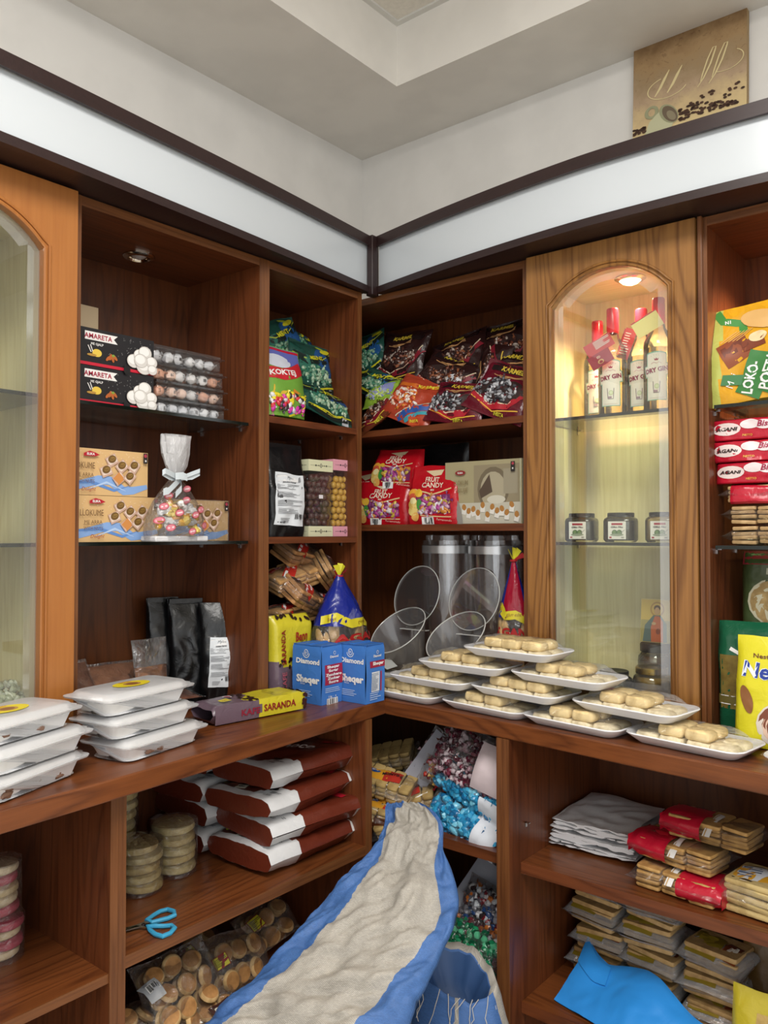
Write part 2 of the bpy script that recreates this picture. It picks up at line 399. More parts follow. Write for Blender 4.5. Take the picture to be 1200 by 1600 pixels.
# curved white pelmets with dark rails above both runs of cabinets
DK = WK('x')
PW = col('#cbd1d5', .22, 'gloss_panel')
def pelmet(name, label, pts, endcap):
    root = thing(name, label, 'pelmet')
    P = []
    for i in range(len(pts) - 1):                       # smooth the plan curve
        p0 = pts[max(i - 1, 0)]; p1, p2 = pts[i], pts[i + 1]; p3 = pts[min(i + 2, len(pts) - 1)]
        for t in [k / 6 for k in range(6)]:
            P.append(tuple(.5 * (2 * b + (c - a) * t + (2 * a - 5 * b + 4 * c - d) * t * t + (-a + 3 * b - 3 * c + d) * t ** 3) for a, b, c, d in zip(p0, p1, p2, p3)))
    P.append(pts[-1]); P = [Vector((x, y)) for x, y in P]
    nrm = []
    for i in range(len(P)):
        t = (P[min(i + 1, len(P) - 1)] - P[max(i - 1, 0)]).normalized(); nrm.append(Vector((t.y, -t.x)))
    if nrm[0].dot(Vector((1, -1))) < 0: nrm = [-n for n in nrm]
    def strip(nm, o0, o1, z0, z1, mat):
        mb = MB(); vs = []
        for p, n in zip(P, nrm):
            a, b = p + n * o1, p + n * o0
            vs += [(a.x, a.y, z0), (a.x, a.y, z1), (b.x, b.y, z1), (b.x, b.y, z0)]
        fs = []
        for i in range(len(P) - 1):
            for k in range(4): fs.append((4 * i + k, 4 * i + 4 + k, 4 * i + 4 + (k + 1) % 4, 4 * i + (k + 1) % 4))
        fs += [(0, 1, 2, 3), tuple(4 * (len(P) - 1) + k for k in (3, 2, 1, 0))]
        mb.add(vs, fs, mat); return mb.build(nm, root, sharp=30)
    strip('top_rail', -.02, .0, 2.291, 2.319, DK)
    strip('panel', -.018, -.012, 2.162, 2.293, PW)
    strip('bottom_rail', -.02, .0, 2.143, 2.163, DK)
    strip('top_bead', -.004, .004, 2.286, 2.293, DK)
    mb = MB(); vs = []                                   # soffit board back to the cabinets
    for p in P:
        q = (-.25, p.y) if endcap == 'L' else (p.x, .25)
        vs += [(p.x, p.y, 2.146), (q[0], q[1], 2.146), (p.x, p.y, 2.152), (q[0], q[1], 2.152)]
    fs = []
    for i in range(len(P) - 1): fs += [(4 * i, 4 * i + 1, 4 * i + 5, 4 * i + 4), (4 * i + 2, 4 * i + 6, 4 * i + 7, 4 * i + 3)]
    mb.add(vs, fs, DK); mb.build('soffit_board', root, smooth=False)
    return root
LP = [(-.085, -1.75), (-.10, -1.35), (-.114, -.948), (-.130, -.647), (-.158, -.233), (-.20, .185)]
RP = [(-.19, .20), (.03, .158), (.25, .126), (.45, .105), (.62, .098), (.955, .106), (1.3, .14), (1.7, .20)]
pelmet('curved_pelmet', 'white glossy curved pelmet with dark rails above the left run of cabinets', LP, 'L')
pelmet('curved_pelmet', 'white glossy curved pelmet with dark rails below the coffee picture', RP, 'R')
m = MB().box((-.222, .19, 2.138), (-.196, .222, 2.322), DK, tr(0, 0, 0)); m.box((-.206, .176, 2.134), (-.184, .20, 2.318), DK)
tag(m.build('pelmet_corner_post', None, bevel=.003), 'dark wood corner post joining the two white pelmets', 'post')

# ------------------------------------------------------------------ cabinets
TK = .0175; DEP = .318; ZT = 2.122; ZC = .95
def cab_root(name, label, side, front): return thing(name, label, 'cabinet', (-front, 0, 0) if side == 'L' else (0, front, 0), PI / 2 if side == 'L' else 0)
def board(root, name, lo, hi, mat, bevel=.0012): return MB().box(lo, hi, mat).build(name, root, smooth=False, bevel=bevel)
def edged(root, name, x0, x1, y0, y1, z0, z1, wm=WD, em=WE, kind='side'):
    """panel with a lighter band glued on its front edge"""
    mb = MB()
    if kind == 'side': mb.box((x0, y0 + .003, z0), (x1, y1, z1), wm('z')); mb.box((x0, y0, z0), (x1, y0 + .003, z1), em('z'))
    else: mb.box((x0, y0 + .003, z0), (x1, y1, z1), wm('x')); mb.box((x0, y0, z0), (x1, y0 + .003, z1), em('x'))
    return mb.build(name, root, smooth=False)
def pins(root, xs, ys, zs):
    for x, sg in xs:
        for y in ys:
            for z in zs:
                mb = MB(); mb.box((min(x, x + sg * .012), y - .004, z - .0105), (max(x, x + sg * .012), y + .004, z - .0085), metal('#c8c8c8'))
                mb.box((min(x, x + sg * .003), y - .004, z - .02), (max(x, x + sg * .003), y + .004, z - .0085), metal('#c8c8c8'))
                mb.build('shelf_pin', root, smooth=False)
def glass_shelf(root, x0, x1, y0, y1, z):
    mb = MB(); t = .008
    mb.add([(x0, y0, z), (x1, y0, z), (x1, y1, z), (x0, y1, z)], [(0, 1, 2, 3)], SHELFG)
    mb.add([(x0, y0, z - t), (x1, y0, z - t), (x1, y1, z - t), (x0, y1, z - t)], [(3, 2, 1, 0)], SHELFG)
    mb.add([(x0, y0, z - t), (x1, y0, z - t), (x1, y0, z), (x0, y0, z)], [(0, 1, 2, 3)], DARKG)
    mb.add([(x1, y0, z - t), (x1, y1, z - t), (x1, y1, z), (x1, y0, z)], [(0, 1, 2, 3)], DARKG)
    mb.add([(x0, y1, z - t), (x0, y0, z - t), (x0, y0, z), (x0, y1, z)], [(0, 1, 2, 3)], DARKG)
    return mb.build('glass_shelf', root, smooth=False)
def carcass(root, x0, x1, zt=2.143, zb=ZC, y1=DEP, back='z', wm=WD, wb=WB, top=ZT, xin0=None, lp=True, rp=True):
    if lp: edged(root, 'side_panel', x0, x0 + TK, 0, y1, zb, zt, wm)
    if rp: edged(root, 'side_panel', x1 - TK, x1, 0, y1, zb, zt, wm)
    a, b = x0 + (TK if lp else 0), x1 - (TK if rp else 0)
    board(root, 'back_panel', (a, y1 - .008, zb), (b, y1, zt), wb(back), 0)
    edged(root, 'top_panel', a, b, 0.001, y1 - .008, top, zt, wm, WE, 'h')

A = cab_root('open_shelf_cabinet', 'tall open wall cabinet with two glass shelves and a ceiling downlight', 'L', .22)
carcass(A, -.7795, -.2295)
glass_shelf(A, -.758, -.253, .035, .29, 1.703); glass_shelf(A, -.758, -.253, .035, .29, 1.388)
pins(A, [(-.247, -1), (-.762, 1)], (.075, .24), (1.703, 1.388))
dl = MB(); Mx = tr(-.494, .185, ZT)
dl.lathe([(.040, 0), (.040, -.003), (.036, -.007), (.028, -.008), (.025, -.003), (.024, .012)], metal('#d8cfc0', .12), 32, Mx)
d = dl.build('downlight_ring', A)
b = MB().lathe([(.024, .006), (.016, -.004), (.006, -.009), (0.0001, -.0095)], film('lamp_lens', .35, .8, '#fff2cc', .4, 200), 24, Mx).build('lamp_lens', d)

B = cab_root('open_shelf_cabinet', 'narrow open wall cabinet with wooden shelves at the end of the left run', 'L', .22)
carcass(B, -.2293, .168)
for z in (1.725, 1.398): edged(B, 'shelf', -.2115, .1505, .006, .31, z - .018, z, WD, WD, 'h')
pins(B, [(-.2115, 1), (.1505, -1)], (.07, .25), (1.7165, 1.3895))

C_ = cab_root('open_shelf_cabinet', 'wooden open wall cabinet in the room corner filled with sweet bags', 'R', .22)
carcass(C_, -.52, .326, lp=False)
for z in (1.727, 1.434): edged(C_, 'shelf', -.519, .3085, .012, .31, z - .019, z, WD, WD, 'h')

board(C_, 'filler_panel', (-.532, -.05, ZC), (-.521, .318, 2.143), WB('z'), 0)

def door(root, x0, x1, ox0, ox1, zb, zt, oz0, zs, zp, mat, y0=-.02, y1=-.001, leaf='door_leaf'):
    """panel door with an arched glazed opening"""
    cx = (ox0 + ox1) / 2; hw = (ox1 - ox0) / 2; hgt = zp - zs; R = (hw * hw + hgt * hgt) / (2 * hgt); zc = zp - R
    arch = lambda x, r=0: zc + math.sqrt(max((R + r) ** 2 - (x - cx) ** 2, 0))
    N = 28; mb = MB()
    xs = [ox0 + (ox1 - ox0) * i / N for i in range(N + 1)]
    for y, fl in ((y0, 0), (y1, 1)):
        def q(pts): mb.add([(a, y, c) for a, c in pts], [(0, 1, 2, 3) if not fl else (3, 2, 1, 0)], mat)
        q([(x0, zb), (ox0, zb), (ox0, zt), (x0, zt)]); q([(ox1, zb), (x1, zb), (x1, zt), (ox1, zt)])
        q([(ox0, zb), (ox1, zb), (ox1, oz0), (ox0, oz0)])
        for a, b in zip(xs, xs[1:]): q([(a, arch(a)), (b, arch(b)), (b, zt), (a, zt)])
    for (a, c), (e, g) in [((x0, zb), (x1, zb)), ((x1, zb), (x1, zt)), ((x1, zt), (x0, zt)), ((x0, zt), (x0, zb))]:
        mb.add([(a, y0, c), (e, y0, g), (e, y1, g), (a, y1, c)], [(3, 2, 1, 0)], mat)
    loop = [(ox0, oz0), (ox0, zs)] + [(x, arch(x)) for x in xs[1:-1]] + [(ox1, zs), (ox1, oz0)]
    for (a, c), (e, g) in zip(loop, loop[1:] + loop[:1]): mb.add([(a, y0, c), (e, y0, g), (e, y1, g), (a, y1, c)], [(3, 2, 1, 0)], mat)
    lf = mb.build(leaf, root, sharp=30)
    mo = MB()
    def off(r):
        L_ = [(ox0 - r, oz0 - r), (ox0 - r, arch(ox0) + r * .75)] + [(cx + (x - cx) * (R + r) / R, zc + (arch(x) - zc) * (R + r) / R) for x in xs[1:-1]] + [(ox1 + r, arch(ox1) + r * .75), (ox1 + r, oz0 - r)]
        return [(a, y0 - .001, c) for a, c in L_]
    mo.tube(off(.0035), .0042, mat, 8, True); mo.tube(off(.013), .0035, mat, 8, True)
    mo.build('moulding', lf)
    # pane: clear middle and bevelled border
    b = .028; gy = y0 + .012
    inn = lambda r: [(ox0 + r, oz0 + r), (ox0 + r, arch(ox0 + r) - r * .9)] + [(cx + (x - cx) * (hw - r) / hw, arch(x) - r) for x in xs[2:-2]] + [(ox1 - r, arch(ox1 - r) - r * .9), (ox1 - r, oz0 + r)]
    o_, i_ = inn(0), inn(b)
    g = MB(); g.add([(a, gy, c) for a, c in i_], [tuple(range(len(i_)))], GLASS); g.build('glass_pane', lf, smooth=False)
    g = MB(); n = len(o_); g.add([(a, gy + .003, c) for a, c in o_] + [(a, gy, c) for a, c in i_], [(k, (k + 1) % n, n + (k + 1) % n, n + k) for k in range(n)], BEVEL)
    g.build('bevelled_border', lf, smooth=False)
    return lf
LD = cab_root('glass_door_cabinet', 'honey coloured wall cabinet with arched glass door at the left edge', 'L', .22)
carcass(LD, -1.245, -.7798, wm=WP, wb=WP, top=2.10)
door(LD, -1.243, -.782, -1.165, -.858, .962, 2.14, 1.02, 1.995, 2.070, WL('z'))
for z in (1.703, 1.388): glass_shelf(LD, -1.225, -.80, .03, .29, z)
D = cab_root('glass_door_cabinet', 'wall cabinet with arched glass door, lit inside by a warm lamp', 'R', .22)
carcass(D, .327, .775, wm=WP, wb=WP, top=2.082)
door(D, .331, .772, .404, .708, .962, 2.14, 1.02, 1.991, 2.068, WH('z'))
for z in (1.712, 1.385): glass_shelf(D, .346, .757, .03, .29, z)
pins(D, [(.345, 1), (.757, -1)], (.07, .25), (1.712, 1.385))
mb = MB(); Mx = tr(.735, -.022, 1.0) @ rot('X', 90)
mb.lathe([(.0001, .022), (.008, .021), (.0105, .016), (.0105, .008), (.006, .004), (.006, 0)], metal('#b9b2a6', .2), 20, Mx); mb.build('knob', D.children[-1] if False else [c for c in D.children if c.name.startswith('door_leaf')][0])
E_ = cab_root('open_shelf_cabinet', 'open wall cabinet with dark glass shelves at the right edge', 'R', .22)
carcass(E_, .7755, 1.36)
board(E_, 'edge_moulding', (.7752, -.014, ZC), (.785, 0, 2.143), WE('z'))
for z in (1.704, 1.380): glass_shelf(E_, .802, 1.33, .01, .29, z)
pins(E_, [(.793, 1)], (.05, .2), (1.704, 1.380))
def lamp(root, x, y, z, power, strength, rt):
    mb = MB(); Mx = tr(x, y, z)
    mb.lathe([(.040, 0), (.040, -.003), (.034, -.007), (.028, -.008)], metal('#e0c890', .2), 28, Mx)
    r = mb.build('lamp_ring', root)
    g = MB().lathe([(.028, -.007), (.02, -.014), (.01, -.018), (.0001, -.019)], col('#ffd9a0', .5, 'glow', emit=strength), 24, Mx); g.build('lamp_lens', r)
    l = bpy.data.lights.new('halogen_light', 'SPOT'); l.energy = power; l.color = (1, .74, .46); l.shadow_soft_size = .02; l.spot_size = math.radians(135); l.spot_blend = 1.0
    o = bpy.data.objects.new('halogen_light', l); COL.objects.link(o); o.location = root.matrix_world @ Vector((0, 0, 0)); o.location = (rt[0], rt[1], z - .03)
lamp(D, .551, .14, 2.082, 20.0, 14, (.551, .36))
lamp(E_, .98, .14, ZT, 24.0, 14, (.98, .36))

# lower run
def lcab(name, label, side): return cab_root(name, label, side, .02)
F_ = lcab('base_cabinet', 'open base cabinet at the bottom left edge with a dusty shelf', 'L')
edged(F_, 'side_panel', -.8045, -.7875, 0, .5, 0, .9095); board(F_, 'back_panel', (-1.5, .5, 0), (-.8045, .51, .9095), WB('z'), 0)
edged(F_, 'shelf', -1.5, -.8047, 0.004, .498, .539, .557, WC, WE, 'h'); edged(F_, 'side_panel', -1.52, -1.5, 0, .5, 0, .9095)
G_ = lcab('base_cabinet', 'open base cabinet under the left worktop holding brown sacks and scissors', 'L')
edged(G_, 'side_panel', -.787, -.770, 0, .5, 0, .9095); edged(G_, 'side_panel', -.044, -.020, 0, .5, 0, .9095)
board(G_, 'back_panel', (-.77, .5, 0), (-.044, .51, .9095), WB('z'), 0)
for z in (.577, .27): edged(G_, 'shelf', -.7698, -.0442, 0.002, .498, z - .024, z, WC, WE, 'h')
H_ = lcab('base_cabinet', 'open corner base cabinet crammed with candy and biscuit bags', 'R')
board(H_, 'back_panel', (-.518, .51, 0), (.3435, .519, .9095), WB('z'), 0); edged(H_, 'side_panel', .3435, .3605, 0, .51, 0, .9095)
for z in (.617, .27): edged(H_, 'shelf', -.5175, .3433, .03, .508, z - .026, z, WD, WD, 'h')
I_ = lcab('base_cabinet', 'open base cabinet under the right worktop with biscuit packs', 'R')
edged(I_, 'side_panel', .361, .378, 0, .51, 0, .9095); board(I_, 'back_panel', (.378, .51, 0), (1.36, .519, .9095), WB('z'), 0); edged(I_, 'side_panel', 1.36, 1.378, 0, .51, 0, .9095)
for z in (.600, .262): edged(I_, 'shelf', .3785, 1.3598, .056, .508, z - .027, z, WC, WD, 'h')
pins(I_, [(.378, 1)], (.08,), (.5825, .2445, .70))

# worktop: one continuous L with a moulded front edge
root = thing('worktop', 'continuous L-shaped brown wooden worktop carrying trays, boxes and bags', 'worktop')
FL = [(.07, -1.7), (.060, -1.3), (.047, -1.053), (.040, -.874), (.027, -.648), (.005, -.356), (-.028, .045)]
FR = [(-.028, .045), (.18, .034), (.379, .021), (.68, -.010), (.975, -.034), (1.6, -.06)]
zt, zb = ZC, ZC - .040
def slab(name, pts, mat):
    mb = MB(); n = len(pts)
    mb.add([(x, y, zt) for x, y in pts] + [(x, y, zb) for x, y in pts], [tuple(range(n)), tuple(range(2 * n - 1, n - 1, -1))] + [(k, n + k, n + (k + 1) % n, (k + 1) % n) for k in range(n)], mat)
    return mb.build(name, root, smooth=False, bevel=.003)
slab('left_board', FL + [(WX + .001, WY - .001), (WX + .001, -1.7)], WC('y'))
slab('right_board', [FR[0]] + FR[1:] + [(1.6, WY - .001), (WX + .001, WY - .001)], WC('x'))

# canvas picture on the right wall
cv = thing('canvas_picture', 'square canvas print of a tilted cup spilling coffee beans, propped above the right pelmet', 'picture', (.655, .512, 2.497), 0, rx=math.radians(-3))
def aged_print():
    m, nt, b, N, L = base('aged_coffee_print'); tc = N('ShaderNodeTexCoord'); sp = N('ShaderNodeSeparateXYZ'); L(tc.outputs['Object'], sp.inputs[0])
    no = N('ShaderNodeTexNoise'); no.inputs['Scale'].default_value = 16; no.inputs['Detail'].default_value = 7; no.inputs['Roughness'].default_value = .65; L(tc.outputs['Object'], no.inputs['Vector'])
    ma = N('ShaderNodeMath'); ma.operation = 'MULTIPLY_ADD'; ma.inputs[1].default_value = .16; L(no.outputs['Fac'], ma.inputs[0]); L(sp.outputs[2], ma.inputs[2])
    mr = N('ShaderNodeMapRange'); mr.inputs[1].default_value = .07; mr.inputs[2].default_value = .37; L(ma.outputs[0], mr.inputs[0])
    cr = N('ShaderNodeValToRGB'); cr.color_ramp.elements[0].color = lin('#dcc690'); cr.color_ramp.elements[1].color = lin('#7d5f3c')
    for p_, c_ in ((.22, '#d2b988'), (.45, '#b2987a'), (.62, '#9c8462'), (.78, '#a0825a')):
        e = cr.color_ramp.elements.new(p_); e.color = lin(c_)
    L(mr.outputs[0], cr.inputs[0]); n2 = N('ShaderNodeTexNoise'); n2.inputs['Scale'].default_value = 45; n2.inputs['Detail'].default_value = 6; n2.inputs['Distortion'].default_value = 2; L(tc.outputs['Object'], n2.inputs['Vector'])
    m2 = N('ShaderNodeMapRange'); m2.inputs[1].default_value = .60; m2.inputs[2].default_value = .68; m2.inputs[4].default_value = .45; L(n2.outputs['Fac'], m2.inputs[0]); mu = N('ShaderNodeMath'); mu.operation = 'MULTIPLY'; L(m2.outputs[0], mu.inputs[0]); L(mr.outputs[0], mu.inputs[1])
    mx = N('ShaderNodeMix'); mx.data_type = 'RGBA'; mx.inputs[7].default_value = lin('#5c3c24'); L(mu.outputs[0], mx.inputs[0]); L(cr.outputs[0], mx.inputs[6]); L(mx.outputs[2], b.inputs['Base Color']); b.inputs['Roughness'].default_value = .75
    return m
m = MB(); CW, CH = .305, .293
f = boxfaces(m, CW, .02, CH, dict(all=col('#9b8158', .8, 'paper', .1, scale=30), front=aged_print()))
a = f['front']
_F = a.F; a.F = lambda x, y, o: _F(x, y * .761 + .030 * (1 - y / .385), o)
cream = ink('#dccb98')
for q in (-.07, -.035, .055, .085):
    if q < 0: a.band([(q - .02, .14), (q - .005, .17), (q + .008, .205), (q + .02, .235)], [.003, .008, .008, .002], cream)
    else: a.band([(q - .028, .12), (q - .012, .15), (q + .006, .20), (q + .018, .25), (q + .02, .262), (q + .012, .262), (q - .002, .22), (q - .014, .17), (q - .02, .14)], [.002, .004, .005, .004, .003, .003, .004, .004, .002], cream)
def arc(cx, cy, rx, ry, a0, a1, n=20): return [(cx + rx * math.cos(a0 + (a1 - a0) * k / n), cy + ry * math.sin(a0 + (a1 - a0) * k / n)) for k in range(n + 1)]
a.band(arc(-.055, .165, .055, .045, 1.9, 5.9), .003, cream); a.band(arc(.10, .19, .045, .04, -2.2, .9), .0025, cream)
a.band(arc(-.13, .10, .05, .02, 3.6, 6.5), .0025, cream) if False else None
mug = ink('#c2c09c'); mugd = ink('#9a9a78')
a.band(arc(-.098, .078, .015, .022, 0, 2 * PI), .010, mugd)
a.poly([(-.120, -.02), (-.045, -.02), (-.036, .01), (-.060, .085), (-.085, .062), (-.104, .04)], mug)
a.ell(-.050, .050, .022, .046, mugd, .38); a.ell(-.047, .048, .017, .040, ink('#6c5c4a'), .38); a.ell(-.043, .040, .010, .024, ink('#8d8268'), .38)
rb = random.Random(4); bn = [ink('#3b2418'), ink('#4d3122')]
for i in range(150):
    if i < 110: x = -.02 + rb.random() ** 1.3 * .15; z = .004 + rb.random() * max(.006, (.062 - abs(x - .01) * .45))
    elif i < 135: x = rb.uniform(-.15, -.115); z = rb.uniform(.004, .025)
    else: x = rb.uniform(.03, .145); z = rb.uniform(.04, .09)
    a.k = 8 + i % 3
    a.ell(x, z, .0054, .0048, bn[i % 2], rb.uniform(0, 3), n=8)
a.o = .0006
m.build('canvas', cv, smooth=False)
# ------------------------------------------------------------------ bag helper
def bag(name, label, cat, loc, w, h, d, mat, art=None, group=None, rz=0., rx=0., ry=0., center=False, mf=None, back=None, parts=None, **k):
    mb = MB(); a, b = pouch(mb, w, h, d, mat, mf=mf, back=back, **k)
    if art: art(a, w, h)
    o = mb.build(name, None, sharp=75); tag(o, label, cat, group)
    e = Euler((math.radians(rx), math.radians(ry), rz)); R = e.to_matrix()
    o.rotation_euler = e; o.location = Vector(loc) - (R @ Vector((0, 0, h / 2)) if center else Vector((0, 0, 0)))
    if parts: parts(o, a, w, h)
    return o
def sweets(o, a, region, n, r, mats, seed=0, name='candies', flat=.6):
    """wrapped sweets bulging through the window of a bag"""
    rr = random.Random(seed); mb = MB(); n = int(n * 1.7); r *= .78
    for i in range(n):
        x, y = region(rr); p = a.F(x, y, r * .15); q = a.F(x, y, r * .25 + .001); nn = (Vector(q) - Vector(p)).normalized()
        Q = nn.to_track_quat('Z', 'Y').to_matrix().to_4x4() @ rot('Z', rr.uniform(0, 180))
        m_ = rr.choice(mats); M = tr(*p) @ Q; L_ = r * rr.uniform(.9, 1.3)
        mb.ell((0, 0, 0), (L_, r * .7, r * flat), m_, 8, 5, M, seed=i + seed, amp=.25)
        if rr.random() < .45:
            for s in (-1, 1): mb.add([(s * L_ * .8, 0, 0), (s * L_ * 1.6, r * .55, r * .25), (s * L_ * 1.7, 0, -r * .1), (s * L_ * 1.6, -r * .55, r * .25)], [(0, 1, 2), (0, 2, 3)], m_, M)
    c = mb.build(name, o); return tag(c, kind='stuff')
def inell(cx, cy, rx, ry):
    def f(r):
        a = r.uniform(0, 2 * PI); q = math.sqrt(r.random()); return cx + rx * q * math.cos(a), cy + ry * q * math.sin(a)
    return f
def inrect(cx, cy, w, h): return lambda r: (cx + r.uniform(-.5, .5) * w, cy + r.uniform(-.5, .5) * h)
GLOSS = lambda h: col(h, .18, 'foil', .3, scale=120)
def sticker(parent, name, F, cx, cy, w, h, paper, draw, label=None, a=0):
    mb = MB(); A_ = Art(mb, F); A_.o = .0018; A_.rect(cx, cy, w, h, col(paper, .55), a, nx=8, ny=10); draw(A_, cx, cy, w, h)
    o = mb.build(name, parent, sharp=75)
    if label: o['label'] = label
    return o

# ------------------------------------------------------------------ left bay: glass shelf, upper
BLK = ink('#17171a'); WHT = ink('#eceae6'); RED = ink('#b3122a'); CREAMC = '#dbc9a6'
yR = at('x', -.28, 240, 600).y
def amareta(z, label, i):
    w, h, d = .195, .085, .15; c = (-.28 - d / 2, yR - w / 2, z)
    o = thing('biscuit_box', label, 'box', c, PI / 2, 'black sweet boxes on the upper glass shelf')
    mb = MB(); f = boxfaces(mb, w, d, h, col('#1c1b1e', .35)); a = f['front']
    a.rect(0, .0035, w, .007, ink('#c41f36')); a.rect(.02, .035, .07, .05, ink('#1b1b1d')) if False else None
    a.poly([(-w / 2 + .012, h - .008), (-.002, h - .008), (-.012, h - .017), (-.002, h - .027), (-w / 2 + .012, h - .027)], WHT)
    a.text('AMARETA', -.052, h - .0178, .0155, ink('#9e1636'), bold=.02)
    a.text('ME GJALP\u00cb' if False else 'ME GJALP', -.055, h - .036, .0075, WHT, bold=.015)
    a.ell(-.055, .030, .012, .009, ink('#e3c24c')); a.ell(-.068, .024, .012, .003, ink('#b58a3c')); a.band([(-.078, .045), (-.07, .03)], .002, WHT); a.band([(-.072, .047), (-.066, .032)], .002, WHT)
    for q in range(4): a.ell(-.018 + .006 * (q - 1.5), .022 + .004 * (q % 2), .0035, .008, ink('#b2602c'), .5 * (q - 1.5))
    a.ell(-.014, .030, .004, .003, ink('#7f9a3a'))
    rr = random.Random(i)
    for q in range(45): a.k = 20; a.ell(rr.uniform(-.03, .09), rr.uniform(.03, .076), .0006, .0006, WHT, n=5)
    for x, z_, r in ((.04, .027, .014), (.056, .042, .013), (.07, .05, .014), (.068, .018, .017), (.088, .03, .012), (.058, .030, .014), (.09, .012, .01)):
        r *= 1.28; a.ell(x, z_, r + .0008, r * .88 + .0008, ink('#a59d94')); a.ell(x, z_, r, r * .88, ink('#d9d5cf')); a.ell(x - .002, z_ + .003, r * .75, r * .6, ink('#f2f0ec'))
    a.ell(.02, .002, .009, .011, ink('#100f10')); t = f['top']
    t.rect(0, 0, w * .9, d * .8, ink('#2a272a'))
    mb.build('carton', o, smooth=False)
    MB().box((w / 2 - .0005, -d / 2 + .01, .008), (w / 2 + .0012, d / 2 - .01, h - .008), col('#b3122a', .4)).build('end_flap', o, smooth=False)
amareta(1.7035, 'black almond biscuit box with white banner, lower of the two on its shelf', 1)
amareta(1.7895, 'black almond biscuit box with white banner, resting on another just like it', 2)
_t = lambda h: col(h, .5, 'wrap_paper', .2, scale=80)
wh, orr = [_t('#f2f3f5'), _t('#e2e3e6'), _t('#fafafa')], [_t('#f0b292'), _t('#f6d2bc'), _t('#f2efec')]
TUBF = film('clear_tub', .03, .12, bump=.1, rough=.08, top=.6)
def tub(z, mats, label, i, dx):
    w, h, d = .225, .042, .15; o = thing('sweet_tub', label, 'tub', (-.285 - d / 2, yR + .006 + w / 2 + dx, z), PI / 2, 'stacked clear tubs of wrapped sweets')
    mb = MB()
    mb.box((-w / 2 + .008, -d / 2 + .008, 0), (w / 2 - .008, d / 2 - .008, .031), TUBF)
    b = mb.build('tub_body', o, bevel=.005)
    mb = MB(); mb.box((-w / 2, -d / 2, .031), (w / 2, d / 2, .034), TUBF); mb.box((-w / 2 + .008, -d / 2 + .008, .034), (w / 2 - .008, d / 2 - .008, .0415), TUBF); mb.build('lid', o, bevel=.0015)
    rr = random.Random(i); k = 0
    for cxi in range(6):
        for cy in (-d / 2 + .024, -d / 2 + .06, -d / 2 + .1):
            mb = MB(); m_ = rr.choice(mats); M = tr(-w / 2 + .026 + cxi * .033 + rr.uniform(-.003, .003), cy, .016) @ rot('Z', rr.uniform(-40, 40)) @ rot('Y', rr.uniform(-15, 15))
            mb.ell((0, 0, 0), (.015, .014, .0135), m_, 9, 6, M, seed=k + i * 20, amp=.3)
            for s in (-1, 1):
                mb.add([(s * .010, 0, .003), (s * .020, .008, .009), (s * .022, 0, .005), (s * .020, -.008, .009)], [(0, 1, 2), (0, 2, 3)], m_, M)
            A_ = Art(mb, lambda x, y, oo, M=M: M @ Vector((x, -.0125 - oo + abs(x) * .35, y)))
            A_.barcode(0, 0, .012, .008, seed=k, bg=False); mb.build('wrapped_sweet', o); k += 1
tub(1.7035, wh, 'clear tub of white wrapped sweets at the bottom of the tub stack', 1, .008)
tub(1.7462, orr, 'clear tub of orange wrapped sweets, second from the bottom of the stack', 2, .004)
tub(1.7889, orr, 'clear tub of orange wrapped sweets, third from the bottom of the stack', 3, .002)
tub(1.8316, wh, 'clear tub of white wrapped sweets at the top of the tub stack', 4, -.006)
# cream box standing behind
mb = MB(); f = boxfaces(mb, .12, .05, .275, col('#cbb491', .5)); a = f['front']
a.poly([(.012, .215), (.024, .221), (.036, .215), (.045, .209), (.036, .203), (.012, .203)], RED); a.text('LIKA', .024, .211, .008, WHT, bold=.03)
for x, z_ in ((.025, .16), (.03, .14), (.04, .145), (.018, .142), (.035, .125)): a.rect(x, z_, .016, .016, ink('#c9c7c2'), .4); a.rect(x, z_ + .002, .011, .010, ink('#e2e0dc'), .4)
o = mb.build('sweet_box', None, smooth=False); y_ = at('x', -.46, 149, 500).y
o.location = (-.485, y_ - .052, 1.7035); o.rotation_euler = (0, 0, PI / 2); tag(o, 'cream box with red logo and sugar cubes standing behind the black boxes', 'box')

# ------------------------------------------------------------------ left bay: middle glass shelf, nut delight boxes
def nuts(a, w, h, seed):
    rr = random.Random(seed)
    a.band([(-w / 2 + .001, .016), (-.03, .035), (.0, .034), (.035, .012), (.06, .014), (w / 2 - .002, .024)], [.018, .02, .02, .02, .018, .01], ink('#86a9dc'))
    a.band([(-w / 2 + .001, .026), (-.05, .03), (.01, .012), (.05, .024)], [.005, .008, .006, .001], ink('#5f8bcb')); a.band([(-.06, .012), (-.01, .03), (.04, .012)], [.001, .005, .001], ink('#b4cbea'))
    for q in range(60): a.k = 12; a.ell(rr.uniform(-w / 2 + .01, w / 2 - .01), rr.uniform(.07, h - .006), .0007, .0007, ink('#f4e7cd'), n=5)
    a.k = 14
    for x, z_, c in ((.003, .081, 1), (-.012, .056, 1), (.028, .068, 1), (.020, .040, 0), (.060, .070, 1), (.048, .044, 1)):
        if x > w / 2 - .03: continue
        a.rect(x, z_, .028, .024, ink('#c9a693'), .5 + x * 8); a.rect(x, z_ + .001, .023, .017, ink('#e2cfc2'), .5 + x * 8)
        if c: a.ell(x, z_ + .003, .0108, .0088, ink('#6e5023'), .4); a.ell(x + .001, z_ + .004, .007, .0045, ink('#8f6f36'), .4); a.band([(x - .005, z_ + .004), (x, z_ + .002), (x + .005, z_ + .005)], .0012, ink('#543a17'))
        else: a.rect(x, z_, .021, .021, ink('#cf8a48'), .8)
